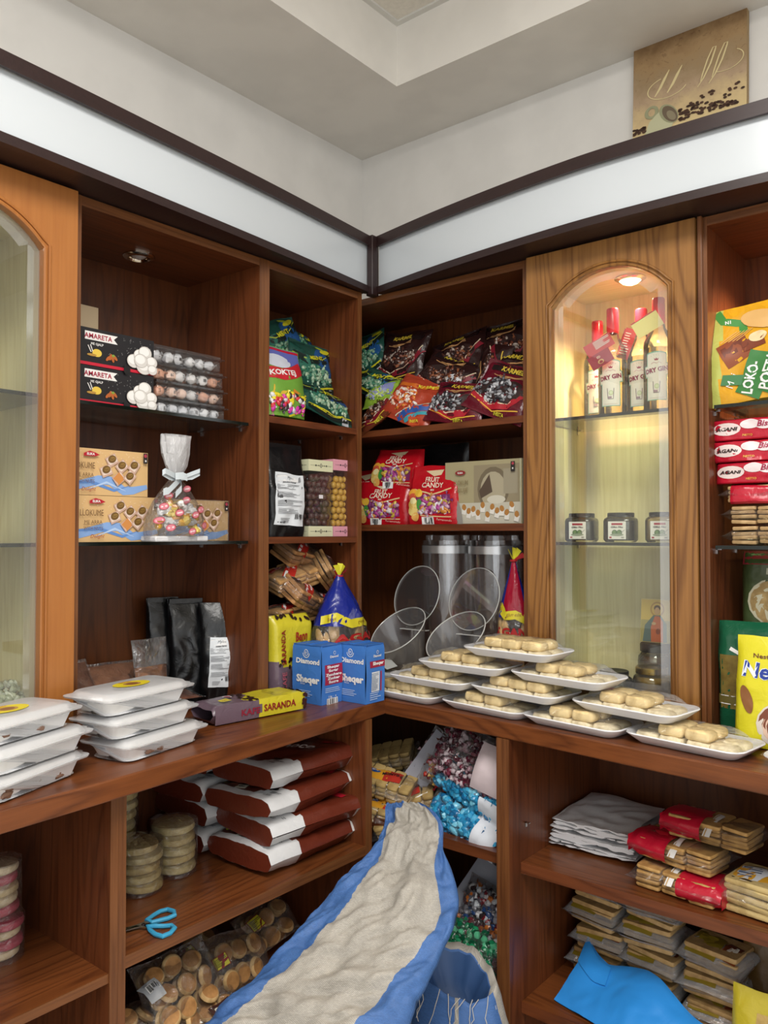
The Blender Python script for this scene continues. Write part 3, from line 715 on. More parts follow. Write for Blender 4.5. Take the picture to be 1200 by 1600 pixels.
def delight(name_label, yr, z, x0, seed, w=.235, art=True, wrap=False):
    h, d = .105, .035; o = thing('sweet_box', name_label, 'box', (x0 - d / 2, yr - w / 2, z), PI / 2, 'peach coloured nut delight boxes')
    mb = MB(); f = boxfaces(mb, w, d, h, dict(all=col('#dcae84', .4), right=col('#d9a27e', .4), front=col('#d8b27c', .35))); a = f['front']
    if art:
        nuts(a, w, h, seed)
        a.poly([(-w / 2 + .03, .093), (-w / 2 + .045, .099), (-w / 2 + .058, .096), (-w / 2 + .07, .091), (-w / 2 + .058, .087), (-w / 2 + .03, .087)], RED); a.text('ELIKA', -w / 2 + .047, .092, .0075, WHT, bold=.03)
        a.text('LLOKUME', -.072, .066, .020, ink('#6b4a2a'), width=.058); a.text('ME ARRA', -.068, .045, .0125, ink('#6b4a2a'), width=.044); a.text('WITH NUTS', -.068, .031, .0105, ink('#6b4a2a'), width=.048)
        a.rect(-.068, .039, .05, .0006, ink('#6b4a2a')); a.text('Delight', -.058, .012, .012, ink('#a0452f'), shear=.3)
        a.rect(w / 2 - .011, h - .014, .011, .024, ink('#2a2224')); a.ell(w / 2 - .011, h - .008, .0042, .0042, ink('#a33b4a')); a.text('\u00d7', w / 2 - .011, h - .020, .010, WHT, bold=.03)
    mb.build('carton', o, smooth=False)
    if wrap: MB().box((-w / 2 - .002, -d / 2 - .002, 0.0), (w / 2 + .002, d / 2 + .002, h + .002), FILM2).build('shrink_wrap', o, smooth=False)
    MB().box((w / 2, -d / 2 + .003, .003), (w / 2 + .0008, d / 2 - .003, h - .003), col('#e6bd9d', .4)).build('end_flap', o, smooth=False)
yA = at('x', -.27, 247, 800).y; yT = at('x', -.27, 231, 700).y; yB = at('x', -.31, 357, 800).y
delight('peach nut delight box under another, at the left of the glass shelf', yA, 1.3885, -.27, 1, w=.215)
delight('peach nut delight box resting on top of another, beside the white gift bag neck', yT, 1.4945, -.27, 2, w=.20)
delight('peach nut delight box in shrink wrap, frontmost of the three right of the gift bag', yB, 1.3885, -.312, 3, w=.20, wrap=True)
delight('peach delight box, middle one of the three right of the gift bag', yB + .004, 1.3885, -.354, 4, w=.20, wrap=True)
delight('peach delight box, rearmost of the three right of the gift bag', yB + .006, 1.3885, -.396, 5, w=.20, wrap=True)

# gift bag of sweets with ribbon
gy = at('x', -.24, 268, 800).y
GB = thing('gift_bag', 'clear cellophane gift bag of gold sweets tied with a silver ribbon', 'gift bag', (-.225, gy, 1.3885), PI / 2)
GB.scale = (1.12, 1.0, 1.1)
Mg = Matrix.Diagonal((1, .42, 1, 1))
def gb(fn, prof, mat, n=40, amp=.05, seed=3):
    vs = []; 
    for r, z in prof:
        for k in range(n):
            a = 2 * PI * k / n; q = 1 + amp * (abs(math.sin(a * 7 + z * 30)) - .5) + amp * noise.noise(Vector((math.cos(a) * 2, math.sin(a) * 2, z * 22 + seed)))
            vs.append((r * q * math.cos(a), r * q * math.sin(a) * .5, z))
    fs = [(i * n + k, i * n + (k + 1) % n, (i + 1) * n + (k + 1) % n, (i + 1) * n + k) for i in range(len(prof) - 1) for k in range(n)]
    return fn.add(vs, fs, mat)
rr = random.Random(5); 
for i in range(34):
    a = rr.uniform(0, 2 * PI); z_ = rr.uniform(.022, .085); R_ = (.066 if z_ < .05 else .05) * rr.uniform(.5, 1)
    mb = MB(); M = tr(R_ * math.cos(a), -abs(R_ * math.sin(a)) * .48, z_) @ rot('Z', rr.uniform(0, 180)) @ rot('Y', rr.uniform(-40, 40))
    m_ = rr.choice([GLOSS('#d9a63a'), GLOSS('#e9cf6c'), GLOSS('#dcdcdc'), GLOSS('#c98a3a'), GLOSS('#f0efec')])
    mb.ell((0, 0, 0), (.013, .009, .009), m_, 8, 5, M, seed=i, amp=.4)
    for s in (-1, 1): mb.add([(s * .010, 0, 0), (s * .021, .008, .003), (s * .021, -.008, .003)], [(0, 1, 2)], m_, M)
    mb.build('wrapped_sweet', GB)
mb = MB(); gb(mb, [(.070, .001), (.072, .015), (.073, .035), (.068, .06), (.055, .085), (.038, .11), (.022, .128), (.014, .138)], FILM2, seed=1); body = mb.build('cellophane_body', GB, sharp=60)
mb = MB(); gb(mb, [(.014, .138), (.016, .145), (.026, .165), (.032, .19), (.034, .215), (.036, .232)], film('white_cellophane', .30, .6, bump=1.0, scale=60), amp=.22, seed=8); mb.build('cellophane_frill', GB, sharp=60)
mb = MB(); mb.box((-.068, -.03, 0.0), (.068, .03, .012), col('#d8d8da', .3, 'wrapper', .4)); mb.build('card_base', GB, bevel=.003)
mb = MB(); F_b = lambda cx, cz: (lambda x, y, o: (cx + x, -.5 * math.sqrt(max(.078 ** 2 - (cx + x) ** 2, 0)) * (1 if cz < .05 else (.148 - cz) / .1) - .002 - o, cz + y))
for i, (cx, cz) in enumerate([(-.045, .075), (-.035, .03), (-.012, .062), (.018, .022), (.03, .058), (.012, .09), (-.058, .045), (.058, .035), (-.03, .098), (.05, .07), (.02, .115)]):
    mb = MB(); A_ = Art(mb, F_b(cx, cz)); A_.ell(0, 0, .011, .0075, ink('#b23448'), .2); A_.ell(0, 0, .0095, .0062, ink('#d8828e'), .2); A_.rect(0, 0, .013, .0032, ink('#f1d9dc'), .2); mb.build('red_sticker', GB)
rbm = col('#c9d2d6', .25, 'satin', .2)
mb = MB(); mb.tube([(.016 * math.cos(a), .010 * math.sin(a), .138) for a in [2 * PI * k / 14 for k in range(14)]], .003, rbm, 6, True)
def rib(pts, w):
    vs = []
    for x, y, z_ in pts: vs += [(x, y, z_ - w / 2), (x, y, z_ + w / 2)]
    mb.add(vs, [(2 * i, 2 * i + 2, 2 * i + 3, 2 * i + 1) for i in range(len(pts) - 1)], rbm)
rib([(.0, -.016, .138), (-.02, -.026, .142), (-.045, -.03, .15), (-.05, -.026, .146), (-.03, -.022, .138), (0, -.018, .136)], .012)
rib([(.004, -.016, .138), (.025, -.024, .148), (.045, -.028, .156), (.048, -.024, .150), (.03, -.02, .14), (0, -.016, .137)], .009)
rib([(0, -.019, .136), (-.018, -.03, .125), (-.038, -.032, .108), (-.05, -.03, .105)], .015); rib([(0, -.019, .136), (-.005, -.032, .115), (-.022, -.034, .100)], .014)
rib([(-.02, -.03, .14), (-.005, -.036, .142), (.008, -.034, .138)], .015)
mb.build('ribbon', GB)['label'] = 'silver satin ribbon bow'

# ------------------------------------------------------------------ left bay: on the worktop
BP = col('#0d0e10', .3, 'black_foil', .7, scale=26)
def coffee_label(A_, cx, cy, w, h):
    A_.rect(cx, cy + h * .40, w * .86, h * .12, ink('#8a8d92')); A_.rect(cx, cy + h * .40, w * .84, h * .112, ink('#eceded'))
    A_.text('Mylos', cx + w * .03, cy + h * .405, h * .075, ink('#55575c'), shear=.3); A_.text('Jemilton Pl\u00ebger' if False else 'Jemilton Plenger', cx, cy + h * .325, h * .035, BLK, bold=.03, width=w * .45)
    for i in range(4): A_.lines(cx - w * .03, cy + h * (.24 - .155 * i), w * .84, h * .11, 5, ink('#7b7d80'), i)
    A_.barcode(cx + w * .28, cy - h * .33, w * .28, h * .10, seed=3, bg=False); A_.lines(cx - w * .15, cy - h * .40, w * .5, h * .1, 3, ink('#7b7d80'), 9)
def black_bag(side, px0, px1, z0, pyt, plane, d, label, lab=None, seed=1, rx=0, drz=0, grp='black coffee bags', k=1.0):
    c, w, h, rz = slot(side, px0, px1, z0, pyt, plane, d); w *= k
    o = bag('coffee_bag', label, 'coffee bag', c, w, h, d, BP, group=grp, rz=rz + drz, rx=rx, seed=seed, crump=.010, kind='stand', p=3.2, freq=9)
    f_, b_ = pouch_fns(w, h, d, seed=seed, crump=.010, kind='stand', p=3.2, freq=9)
    if lab: sticker(o, 'paper_label', normal_off(f_), lab[0] * w, lab[1] * h, lab[2] * w, lab[3] * h, '#dfe4e8', coffee_label, 'white paper ingredients label', a=lab[4])
    mb = MB(); mb.box((-w * .47, -.004, h - .012), (w * .47, .004, h + .001), BP); mb.build('top_seal', o, smooth=False)
    return o
black_bag('L', 312, 378, .9505, 942, -.345, .075, 'black foil coffee bag with white printed label, nearest the divider', (.06, .40, .60, .50, -.04), seed=2, drz=-.62, k=.72)
black_bag('L', 268, 320, .9505, 936, -.405, .07, 'black foil coffee bag without label, middle of the three on the left worktop', seed=5, drz=-.38, k=.86)
black_bag('L', 234, 282, .9505, 934, -.445, .07, 'black foil coffee bag furthest left of the three on the left worktop', seed=9, drz=-.30, k=.9)
def powder_bag(loc, w, h, d, label, seed, fill, c='#8a5a3c', rx=0, rz=PI / 2, ry=0):
    o = bag('powder_bag', label, 'bag', loc, w, h, d, FILM, rz=rz, rx=rx, ry=ry, seed=seed, crump=.004, kind='pillow', group='clear bags of brown powder')
    mb = MB(); a, b = pouch(mb, w * .93, h * fill, d * .8, food(c), seed=seed, crump=.003, kind='pillow', nx=14, ny=14); mb.build('brown_powder', o)
c, w, h, rz = slot('L', 216, 268, .952, 1000, -.36, .02)
powder_bag((c.x, c.y, .985), w, h - .03, .03, 'clear bag of light brown powder standing against the black coffee bags', 4, .55, '#a06a44', rx=-8)
powder_bag((-.33, -.58, .975), .22, .16, .03, 'clear bag of brown powder lying behind the middle clamshell stack', 6, .95, rx=-48)
powder_bag((-.30, -.69, .975), .14, .17, .035, 'clear bag of dark brown powder lying closest to the left door', 7, .95, '#6f442c', rx=-40, rz=PI / 2 + .1)
powder_bag((-.36, -.42, .975), .19, .13, .03, 'clear bag of reddish powder lying in front of the black coffee bags', 8, .95, '#7a4a34', rx=-86, rz=PI / 2 - .2)

# clamshell boxes with sweets
def rring(w, d, r, z, n=6):
    pts = []
    for cx, cy, a0 in ((w / 2 - r, -d / 2 + r, -PI / 2), (w / 2 - r, d / 2 - r, 0), (-w / 2 + r, d / 2 - r, PI / 2), (-w / 2 + r, -d / 2 + r, PI)):
        for k in range(n + 1): a = a0 + PI / 2 * k / n; pts.append((cx + r * math.cos(a), cy + r * math.sin(a), z))
    return pts
def rloft(mb, rings, mat, cap0=True, cap1=True):
    n = len(rings[0]); vs = [p for r in rings for p in r]
    fs = [(i * n + k, i * n + (k + 1) % n, (i + 1) * n + (k + 1) % n, (i + 1) * n + k) for i in range(len(rings) - 1) for k in range(n)]
    if cap0: fs.append(tuple(range(n))[::-1])
    if cap1: fs.append(tuple((len(rings) - 1) * n + k for k in range(n)))
    mb.add(vs, fs, mat)
def ribring(w, d, r, z, amp):
    base_ = rring(w, d, r, z, 4); out = []; n = len(base_)
    for k in range(n):
        a, b = Vector(base_[k]), Vector(base_[(k + 1) % n]); L_ = (b - a).length; m_ = max(1, int(L_ / .0028)) if L_ > .02 else 1
        m_ = m_ if k % 5 == 4 else 1
        nv = Vector(((b - a).y, -(b - a).x, 0)).normalized()
        for j in range(m_):
            t = j / m_; q = amp if (j % 2 and not .40 < t < .60) else 0; out.append(tuple(a.lerp(b, t) + nv * q))
    return out
def clamshell(loc, rz, label, grp, yellow=False, choc=0, L_=.245, W_=.145, seed=0):
    o = thing('clamshell_box', label, 'clamshell box', loc, rz, grp); mb = MB()
    N0 = ribring(L_ - .05, W_ - .05, .02, .0, .0); 
    rings = [N0, ribring(L_ - .036, W_ - .036, .022, .003, .0016), ribring(L_ - .018, W_ - .018, .024, .029, .0016), ribring(L_ - .016, W_ - .016, .024, .032, 0)]
    rloft(mb, rings, CLAM, True, False); mb.build('ribbed_base', o, sharp=20)
    mb = MB(); rloft(mb, [rring(L_ - .014, W_ - .014, .024, .0315), rring(L_, W_, .02, .032), rring(L_ + .002, W_ + .002, .02, .035), rring(L_ - .014, W_ - .014, .024, .0352), rring(L_ - .03, W_ - .03, .022, .0440), rring(L_ - .038, W_ - .038, .02, .0455)], CLAMLID, False, True)
    for s in (1,): mb.add([(L_ / 2 - .005, -.05, .034), (L_ / 2 + .016, -.035, .033), (L_ / 2 + .016, .035, .033), (L_ / 2 - .005, .05, .034)], [(0, 1, 2, 3)], CLAMLID)
    lid = mb.build('lid', o, sharp=35)
    mb = MB(); rloft(mb, [rring(L_ - .05, W_ - .05, .02, .002), rring(L_ - .030, W_ - .030, .022, .026), rring(L_ - .034, W_ - .034, .022, .038)], col('#fbfaf7', .8, 'paper', .2))
    rr = random.Random(seed)
    mb.build('powdered_filling', o)
    mb = MB()
    for i in range(choc):
        x = rr.uniform(-L_ / 2 + .03, L_ / 2 - .03); mb.ell((x, -W_ / 2 + .0165 - 0, .012 + rr.uniform(0, .012)), (.013, .004, .006), food('#8a6a58'), 8, 5, seed=i + seed, amp=.6)
    if choc: mb.build('filling_edge', o)
    if yellow:
        mb = MB(); A_ = Art(mb, lambda x, y, oo: (x, y, .0462 + oo)); ye = ink('#e3cf2e'); A_.ell(.0, 0, .045, .028, ye); A_.rect(0, 0, .062, .040, ye)
        A_.ell(0, -.002, .020, .016, ink('#b88a4a')); A_.ell(0, -.002, .014, .011, ink('#8a5a30')); A_.text('JMILKA' if False else 'EMBELSIRA', 0, .019, .007, ink('#c03a20'), bold=.02)
        k = mb.build('round_label', lid); k['label'] = 'yellow label with round cake picture'
gl, gr = 'white clamshell boxes at the left end of the worktop', 'white clamshell boxes in front of the black bags'
cl = Vector((-.062, -.975)); cr_ = Vector((-.098, -.672))
clamshell((cl.x, cl.y, .9505), PI / 2 + .34, 'bottom clamshell box of the leftmost stack, brown specks showing', gl, choc=9, seed=1)
clamshell((cl.x + .002, cl.y + .006, .9972), PI / 2 + .32, 'middle clamshell box of the leftmost stack', gl, seed=2)
clamshell((cl.x - .008, cl.y - .012, 1.0439), PI / 2 + .30, 'top clamshell box of the leftmost stack with a yellow label cut by the frame', gl, True, 3, seed=3)
clamshell((cr_.x, cr_.y, .9505), PI / 2 + .19, 'bottom clamshell box of the stack before the black coffee bags', gr, choc=2, seed=4)
clamshell((cr_.x - .008, cr_.y - .02, .9972), PI / 2 + .17, 'middle clamshell box of the stack before the black coffee bags', gr, choc=1, seed=5)
clamshell((cr_.x - .012, cr_.y - .03, 1.0439), PI / 2 + .15, 'top clamshell box with a full yellow round label', gr, True, seed=6)

# yellow and purple coffee pack lying on the worktop
KY, KP = pla('#d2c531', .3), pla('#6d5a66', .3)
def kafe_mf(w, h, hy=0): return lambda x, y: KY if y > h * .42 + .012 * math.sin(x * 60) else KP
def kafe_front(a, w, h):
    rr = random.Random(2)
    for i in range(22): a.k = 10 + i % 3; a.ell(rr.uniform(-w * .42, w * .42), h * .42 + rr.uniform(-.012, .014), .006, .004, ink('#2a1714'), rr.uniform(0, 3), n=9)
    for i in range(14): a.k = 10 + i % 3; a.ell(rr.uniform(-w * .42, w * .42), h * .965 + rr.uniform(-.008, .006), .006, .0045, ink('#2a1714'), rr.uniform(0, 3), n=9)
    a.ell(w * .14, h * .30, .016, .013, ink('#e9e1e4')); a.ell(w * .14, h * .30, .013, .0105, ink('#8c1e34')); a.rect(w * .14, h * .30, .006, .010, ink('#2a1518'))
def kafe_up(a, w, h):
    kafe_front(a, w, h)
    a.text('Benn', w * .16, h * .74, .034, ink('#a52a1c'), bold=.03, shear=.1, a=.08, width=.042); a.text('Kafe', w * .24, h * .65, .026, BLK, shear=.2, width=.028)
    a.text('SARANDA', -w * .30, h * .62, .022, ink('#8c1e1c'), a=PI / 2, bold=.02, width=.095); a.text('KAFE', -w * .30, h * .22, .022, ink('#b45a68'), a=PI / 2, bold=.02, width=.05)
    a.rect(w * .15, h * .09, .03, .024, ink('#d9c92e')); a.text('Kafe', w * .15, h * .10, .008, BLK)
c, w, h, rz = slot('L', 424, 482, .9505, 960, -.235, .06)
bag('coffee_pack', 'yellow and purple ground coffee pack standing behind the blue sugar bags', 'coffee pack', c, w, h, .062, KY, kafe_up, rz=rz, seed=21, crump=.003, kind='brick', freq=6, mf=kafe_mf(w, h))
def kafe_side(a, w, h):
    a.text('KAFE SARANDA', 0, h * .5, .020, ink('#8c1e1c'), a=-PI / 2, bold=.02, width=.17)
L_ = .28; mb = MB()
o = thing('coffee_pack', 'yellow and purple ground coffee pack lying on its back at the worktop edge', 'coffee pack', (-.172, -.318, .9505), PI / 2 - .10)
M = rot('Z', 0)
def kf(sg):                                              # long brick: x along, y depth, height .05
    def f(x, y):
        e = min(1, (L_ / 2 - abs(x)) / .02 + .55); n_ = .003 * noise.noise(Vector((x * 22, y * 30, sg)))
        return Vector((x, y * (1 - .15 * (1 - e)), .0245 + sg * (.0225 * e * max(0, 1 - abs(y / .052) ** 8) ** .125) + n_ * (sg > 0)))
    return f
mfk = lambda x, y: KY if x > -.02 + .02 * math.sin(y * 60) else KP
mb.grid(kf(1), 40, 16, KY, -L_ / 2, L_ / 2, -.052, .052, mfk); mb.grid(kf(-1), 40, 8, KY, -L_ / 2, L_ / 2, -.052, .052, mfk, flip=True)
a = Art(mb, normal_off(kf(1)))
FS = lambda x, y, oo: (x, -.0532 - oo + .0006 * math.sin(x * 90), y)
mb.grid(lambda x, y: Vector((x, -.0515 - .0015 * math.sin(PI * (y - .002) / .045), y)), 30, 4, KY, -L_ / 2 + .004, L_ / 2 - .004, .003, .046, mfk)
s_ = Art(mb, FS); s_.text('KAFE', -.035, .022, .021, ink('#8c1e34'), bold=.03, width=.055); s_.text('SARANDA', .055, .024, .023, ink('#8c1e1c'), bold=.03, width=.10)
rr = random.Random(6)
for i in range(26): a.k = 8 + i % 3; a.ell(-.02 + rr.uniform(-.02, .02), rr.uniform(-.045, .045), .006, .0045, ink('#2a1714'), rr.uniform(0, 3), n=9)
for i in range(24): s_.k = 8 + i % 3; (a if i % 2 else s_).ell(.134 + rr.uniform(-.006, .005), rr.uniform(-.045, .045) if i % 2 else rr.uniform(.006, .042), .006, .0045, ink('#3a1a18'), rr.uniform(0, 3), n=9)
a.ell(-.055, .02, .013, .010, ink('#e9e1e4')); a.ell(-.055, .02, .010, .008, ink('#8c1e34')); a.rect(-.085, -.015, .026, .024, ink('#d9c92e'), .1); a.text('Kafe', -.085, -.013, .008, ink('#8c1e1c'))
a.text('Benn Kafe', .055, .0, .018, BLK, a=PI / 2, width=.05)
mb.build('printed_pack', o, sharp=60)
# ------------------------------------------------------------------ narrow left bay, top: mint and mixed sweets
GRN, BLU, NVY = pla('#1f4a40'), ink('#1d4f86'), ink('#16243a')
YEL = ink('#cfc82a')
CG = [GLOSS('#86a88c'), GLOSS('#5f8f74'), GLOSS('#a9bfa2'), GLOSS('#3f7a5e')]
def mint_art(word, wy=.80):
    def f(a, w, h):
        a.poly([(-w * .48, h * .93), (-w * .1, h * .99), (-w * .3, h * .80)], ink('#173a30')); a.ell(w * .22, h * .62, w * .20, h * .30, BLU, .3); a.ell(-w * .2, h * .5, w * .18, h * .22, ink('#2d6a58'), -.4)
        a.band([(-w * .47, h * .70), (-w * .2, h * .60), (w * .2, h * .66), (w * .47, h * .86)], .026, ink('#10201c'))
        a.band([(-w * .47, h * .725), (-w * .2, h * .63), (w * .2, h * .69), (w * .47, h * .89)], .0025, ink('#b7c23c')); a.text(word, w * .05, h * wy * .86, .021, YEL, bold=.03, a=.12)
        a.ell(w * .3, h * .88, w * .14, h * .05, YEL, .3); a.ell(w * .2, h * .93, w * .10, h * .03, ink('#a8b83a'), -.2)
        a.band([(-w * .45, h * .16), (0, h * .10), (w * .45, h * .22)], .006, YEL); a.band([(-w * .45, h * .12), (0, h * .055), (w * .45, h * .17)], .012, ink('#10201c'))
        a.rect(w * .30, h * .10, .030, .018, ink('#c8cdd2'), .15)
    return f
def mint(px, py, x, w, h, d, label, seed, word='MENT', rz=0, rx=-12, ry=0, side='L', **k):
    ax = 'x' if side == 'L' else 'y'; p = at(ax, x, px, py)
    return bag('mint_sweet_bag', label, 'sweet bag', p, w, h, d, GRN, mint_art(word), group='green mint sweet bags', rz=(PI / 2 if side == 'L' else 0) + rz, rx=rx, ry=ry, center=True, seed=seed, crump=.010, kind='pillow', freq=10,
               parts=lambda o, a, w, h: sweets(o, a, inell(0, h * .36, w * .36, h * .16), 34, .010, CG, seed))
mint(438, 540, -.40, .17, .16, .06, 'green mint sweet bag at the back left of the narrow bay', 31, ry=-18)
mint(470, 545, -.42, .18, .15, .06, 'green mint sweet bag leaning at the back, topmost in the narrow bay', 32, ry=14, rx=-30)
mint(487, 578, -.335, .17, .17, .055, 'green mint sweet bag with yellow leaf top, upright in the middle of the narrow bay', 33, ry=4)
mint(506, 632, -.275, .21, .13, .06, 'green mint sweet bag lying lowest right in the narrow bay', 34, rx=-35, ry=12)
def kok(a, w, h):
    a.rect(0, h * .86, w * .9, h * .25, ink('#5d64ad')); a.rect(0, h * .33, w * .9, h * .55, ink('#6fa03c')); a.rect(0, h * .96, w * .94, h * .035, RED)
    a.ell(-.02, h * .78, .05, .02, ink('#c9cdd9')); a.band([(-w * .46, h * .60), (-.01, h * .585), (.03, h * .64), (w * .46, h * .74)], .034, ink('#c2242f')); a.text('KOKTEJ', -.01, h * .605, .021, WHT, bold=.03, a=.12, shear=.1, width=.1)
    a.poly([(-.05, h * .42), (.0, h * .36), (-.02, h * .28), (-.055, h * .30)], ink('#d4b23c')); a.poly([(.02, h * .40), (.05, h * .34), (.01, h * .30)], ink('#d98a2e'))
    a.band([(0, .008), (.03, .022), (w * .46, .045)], .010, ink('#3a7fb4')); a.band([(0, .001), (.03, .012), (w * .46, .034)], .006, YEL)
bag('mixed_sweet_bag', 'blue and green cocktail sweet bag with red banner, front left of the narrow bay', 'sweet bag', at('x', -.245, 443, 655) + Vector((0, 0, .003)), .155, .20, .05, pla('#6fa03c'), kok, rz=PI / 2, rx=-7, seed=41, crump=.006, kind='stand',
    parts=lambda o, a, w, h: sweets(o, a, inrect(.0, h * .2, w * .8, h * .24), 26, .013, [GLOSS('#cf3ba0'), GLOSS('#e2d02c'), GLOSS('#dcdcdc'), GLOSS('#3b3236'), GLOSS('#d23b40')], 3))

# ------------------------------------------------------------------ narrow left bay, middle
black_bag('L', 417, 474, 1.3985, 694, -.235, .07, 'black foil coffee bag with white label beside the cream ball box', (.0, .40, .74, .56, -.05), seed=12, grp='black foil bags in the upper bays')
kb = MB(); boxfaces(kb, .10, .05, .215, col('#7d5b42', .7, 'paper', .15)); kb.box((-.05, -.06, .205), (.05, -.03, .212), col('#8c6a4e', .7), rot('X', -8))
o = kb.build('kraft_carton', None, smooth=False); p = at('x', -.42, 463, 760); o.location = (-.445, p.y, 1.3985); o.rotation_euler = (0, 0, PI / 2); tag(o, 'brown kraft carton with open flap behind the cream ball box', 'carton')
def ball_box(label, px0, px1, x, band, balls, n, seed, white_label=False):
    a0, a1 = at('x', x, px0, 800).y, at('x', x, px1, 800).y; w = a1 - a0; d = .095; h = at('x', x, (px0 + px1) / 2, 719).z - 1.3985
    o = thing('chocolate_ball_box', label, 'sweet box', (x - d / 2, (a0 + a1) / 2, 1.3985), PI / 2)
    for z0, z1, nm in ((0, .030, 'bottom_band'), (h - .033, h, 'top_band')):
        mb = MB(); F = boxfaces(mb, w, d, z1 - z0, col(band, .5))
        for k in ('front', 'left'):
            A_ = F[k]; zc = (z1 - z0) / 2; L_ = w if k == 'front' else d
            A_.rect(0, zc, L_ * .86, .0006, BLK); A_.rect(0, zc, .010, .010, BLK, PI / 4); A_.rect(0, zc, .007, .007, ink(band), PI / 4); A_.rect(0, zc, .003, .003, BLK, PI / 4)
            for s in (-1, 1): A_.rect(s * .022, zc, .0045, .0045, BLK, PI / 4); A_.rect(s * .012, zc, .003, .003, BLK, PI / 4)
        b = mb.build(nm, o, smooth=False); b.location = (0, 0, z0)
    mb = MB(); mb.box((-w / 2 + .001, -d / 2 + .001, .03), (w / 2 - .001, d / 2 - .001, h - .033), ACR); mb.build('clear_sleeve', o, smooth=False)
    rr = random.Random(seed); r = .0108; k = 0; z = .03 + r
    first = None
    rows = int((h - .063 - r * .6) / (r * 1.75))
    for j in range(rows):
        zz = .03 + r + j * r * 1.75
        for i in range(4):
            for lay in range(2):
                x_ = -w / 2 + r + .002 + (w - 2 * r - .004) * ((i + .5 * (j % 2)) / 3.5) if lay == 0 else -w / 2 + r + .003
                y_ = -d / 2 + r + .002 if lay == 0 else -d / 2 + r * 3.1 + i * r * 1.95
                if lay == 1 and y_ > d / 2 - r: continue
                c_ = (x_ + rr.uniform(-.0012, .0012), y_ + (rr.random() * .004 if lay == 0 else 0), zz + rr.uniform(-.001, .001))
                if first is None:
                    mb = MB(); mb.ell((0, 0, 0), (r, r, r), rr.choice(balls), 14, 9); first = mb.build('chocolate_ball', o); first.location = c_
                else:
                    c2 = first.copy(); COL.objects.link(c2); c2.parent = o; c2.location = c_
    if white_label:
        mb = MB(); A_ = Art(mb, lambda x, y, oo: (-w / 2 - oo, -x, y)); A_.rect(-.005, h * .36, .06, .085, col('#dfe2e6', .5)); A_.barcode(.0, h * .44, .04, .03, seed=4); A_.lines(-.005, h * .22, .05, .03, 4, BLK, 3)
        mb.build('barcode_label', o, smooth=False); mb = MB(); A_ = Art(mb, lambda x, y, oo: (x, -d / 2 - oo, y)); A_.rect(0, h * .52, .017, .011, col('#e6e3e6', .5)); mb.build('price_sticker', o, smooth=False)
ball_box('clear box of dark chocolate balls with cream paper bands', 482, 520, -.262, '#dfdfba', [col('#4a2f27', .25)], 0, 1, True)
ball_box('clear box of golden balls with pink paper bands', 521, 557, -.262, '#e6a4b4', [col('#dcae48', .3)], 0, 2)

# ------------------------------------------------------------------ narrow left bay, bottom
BIS = food('#dcab6c'); BIS2 = food('#c9935c')
def biscuit(mb, M, w=.05, d=.035, t=.006, mat=None, holes=True, r=.006):
    mat = mat or BIS
    ring = lambda s, z: [(p[0], p[1], z) for p in rring(w * s, d * s, r, 0, 3)]
    rloft(mb, [[M @ Vector(p) for p in q] for q in (ring(.97, 0), ring(1, t * .3), ring(1, t * .7), ring(.97, t))], mat)
def wafer_pack(name, label, loc, size, rz=0, rx=0, ry=0, group=None, nrow=2, band=None, seed=0, mat=None, round_=False, milk=FILM2, art=None, pitch=.0085, label_part='printed_label'):
    """clear bag with stacks of biscuits and a printed label; base at z 0"""
    w, d, h = size; o = thing(name, label, 'biscuit pack', loc, rz, group, math.radians(rx), math.radians(ry)); rr = random.Random(seed)
    first = {}
    n = max(2, int(h / pitch))
    for c_ in range(nrow):
        for k in range(n):
            if round_:
                key = 'r'
                if key not in first: mb = MB(); mb.lathe([(.0001, 0), (w / nrow * .40, 0), (w / nrow * .46, .003), (w / nrow * .46, .007), (w / nrow * .38, .0095), (.0001, .0105)], mat or BIS, 20); b = mb.build('biscuit', o); first[key] = b
                else: b = first[key].copy(); COL.objects.link(b); b.parent = o
            else:
                if 0 not in first: mb = MB(); biscuit(mb, Matrix(), w / nrow * .93, d * .86, pitch * .8, mat); b = mb.build('biscuit', o); first[0] = b
                else: b = first[0].copy(); COL.objects.link(b); b.parent = o
            b.location = (-w / 2 + w / nrow * (c_ + .5) + rr.uniform(-.002, .002), rr.uniform(-.002, .002), .003 + k * pitch); b.rotation_euler = (rr.uniform(-.05, .05), rr.uniform(-.05, .05), rr.uniform(-.04, .04))
    f, b_ = pouch_fns(w * 1.12, d * 1.15, h * 1.16, seed=seed, crump=.006, kind='pillow', p=5, freq=16)
    toZ = lambda f: (lambda x, y: Vector((f(x, y).x, f(x, y).z - d * .575, -f(x, y).y + h * .5)))
    F1, F2 = toZ(f), toZ(b_)
    mb = MB(); mb.grid(F1, 20, 16, milk, -w * .56, w * .56, 0, d * 1.15); mb.grid(F2, 12, 10, milk, -w * .56, w * .56, 0, d * 1.15, flip=True)
    fl = mb.build('clear_wrap', o, sharp=70)
    if art:
        mb = MB(); A_ = Art(mb, normal_off(F1)); A_.o = .0015; art(A_, w, d); mb.build(label_part, o, sharp=75)
    return o
def redlab(A_, w, d):
    A_.band([(-w * .30, d * .2), (-w * .05, d * .5), (w * .12, d * .95)], .032, ink('#b3261c')); A_.band([(-w * .34, d * .25), (-w * .10, d * .55), (w * .05, d * .97)], .008, WHT)
    A_.rect(-w * .32, d * .75, .045, .026, ink('#9a2a20'), .1); A_.rect(-w * .32, d * .75, .040, .021, ink('#dcdcdc'), .1); A_.text('AGAN', 0, d * .55, .011, WHT, bold=.03, a=1.1)
gB = 'clear red-labelled biscuit packs in the narrow bay'
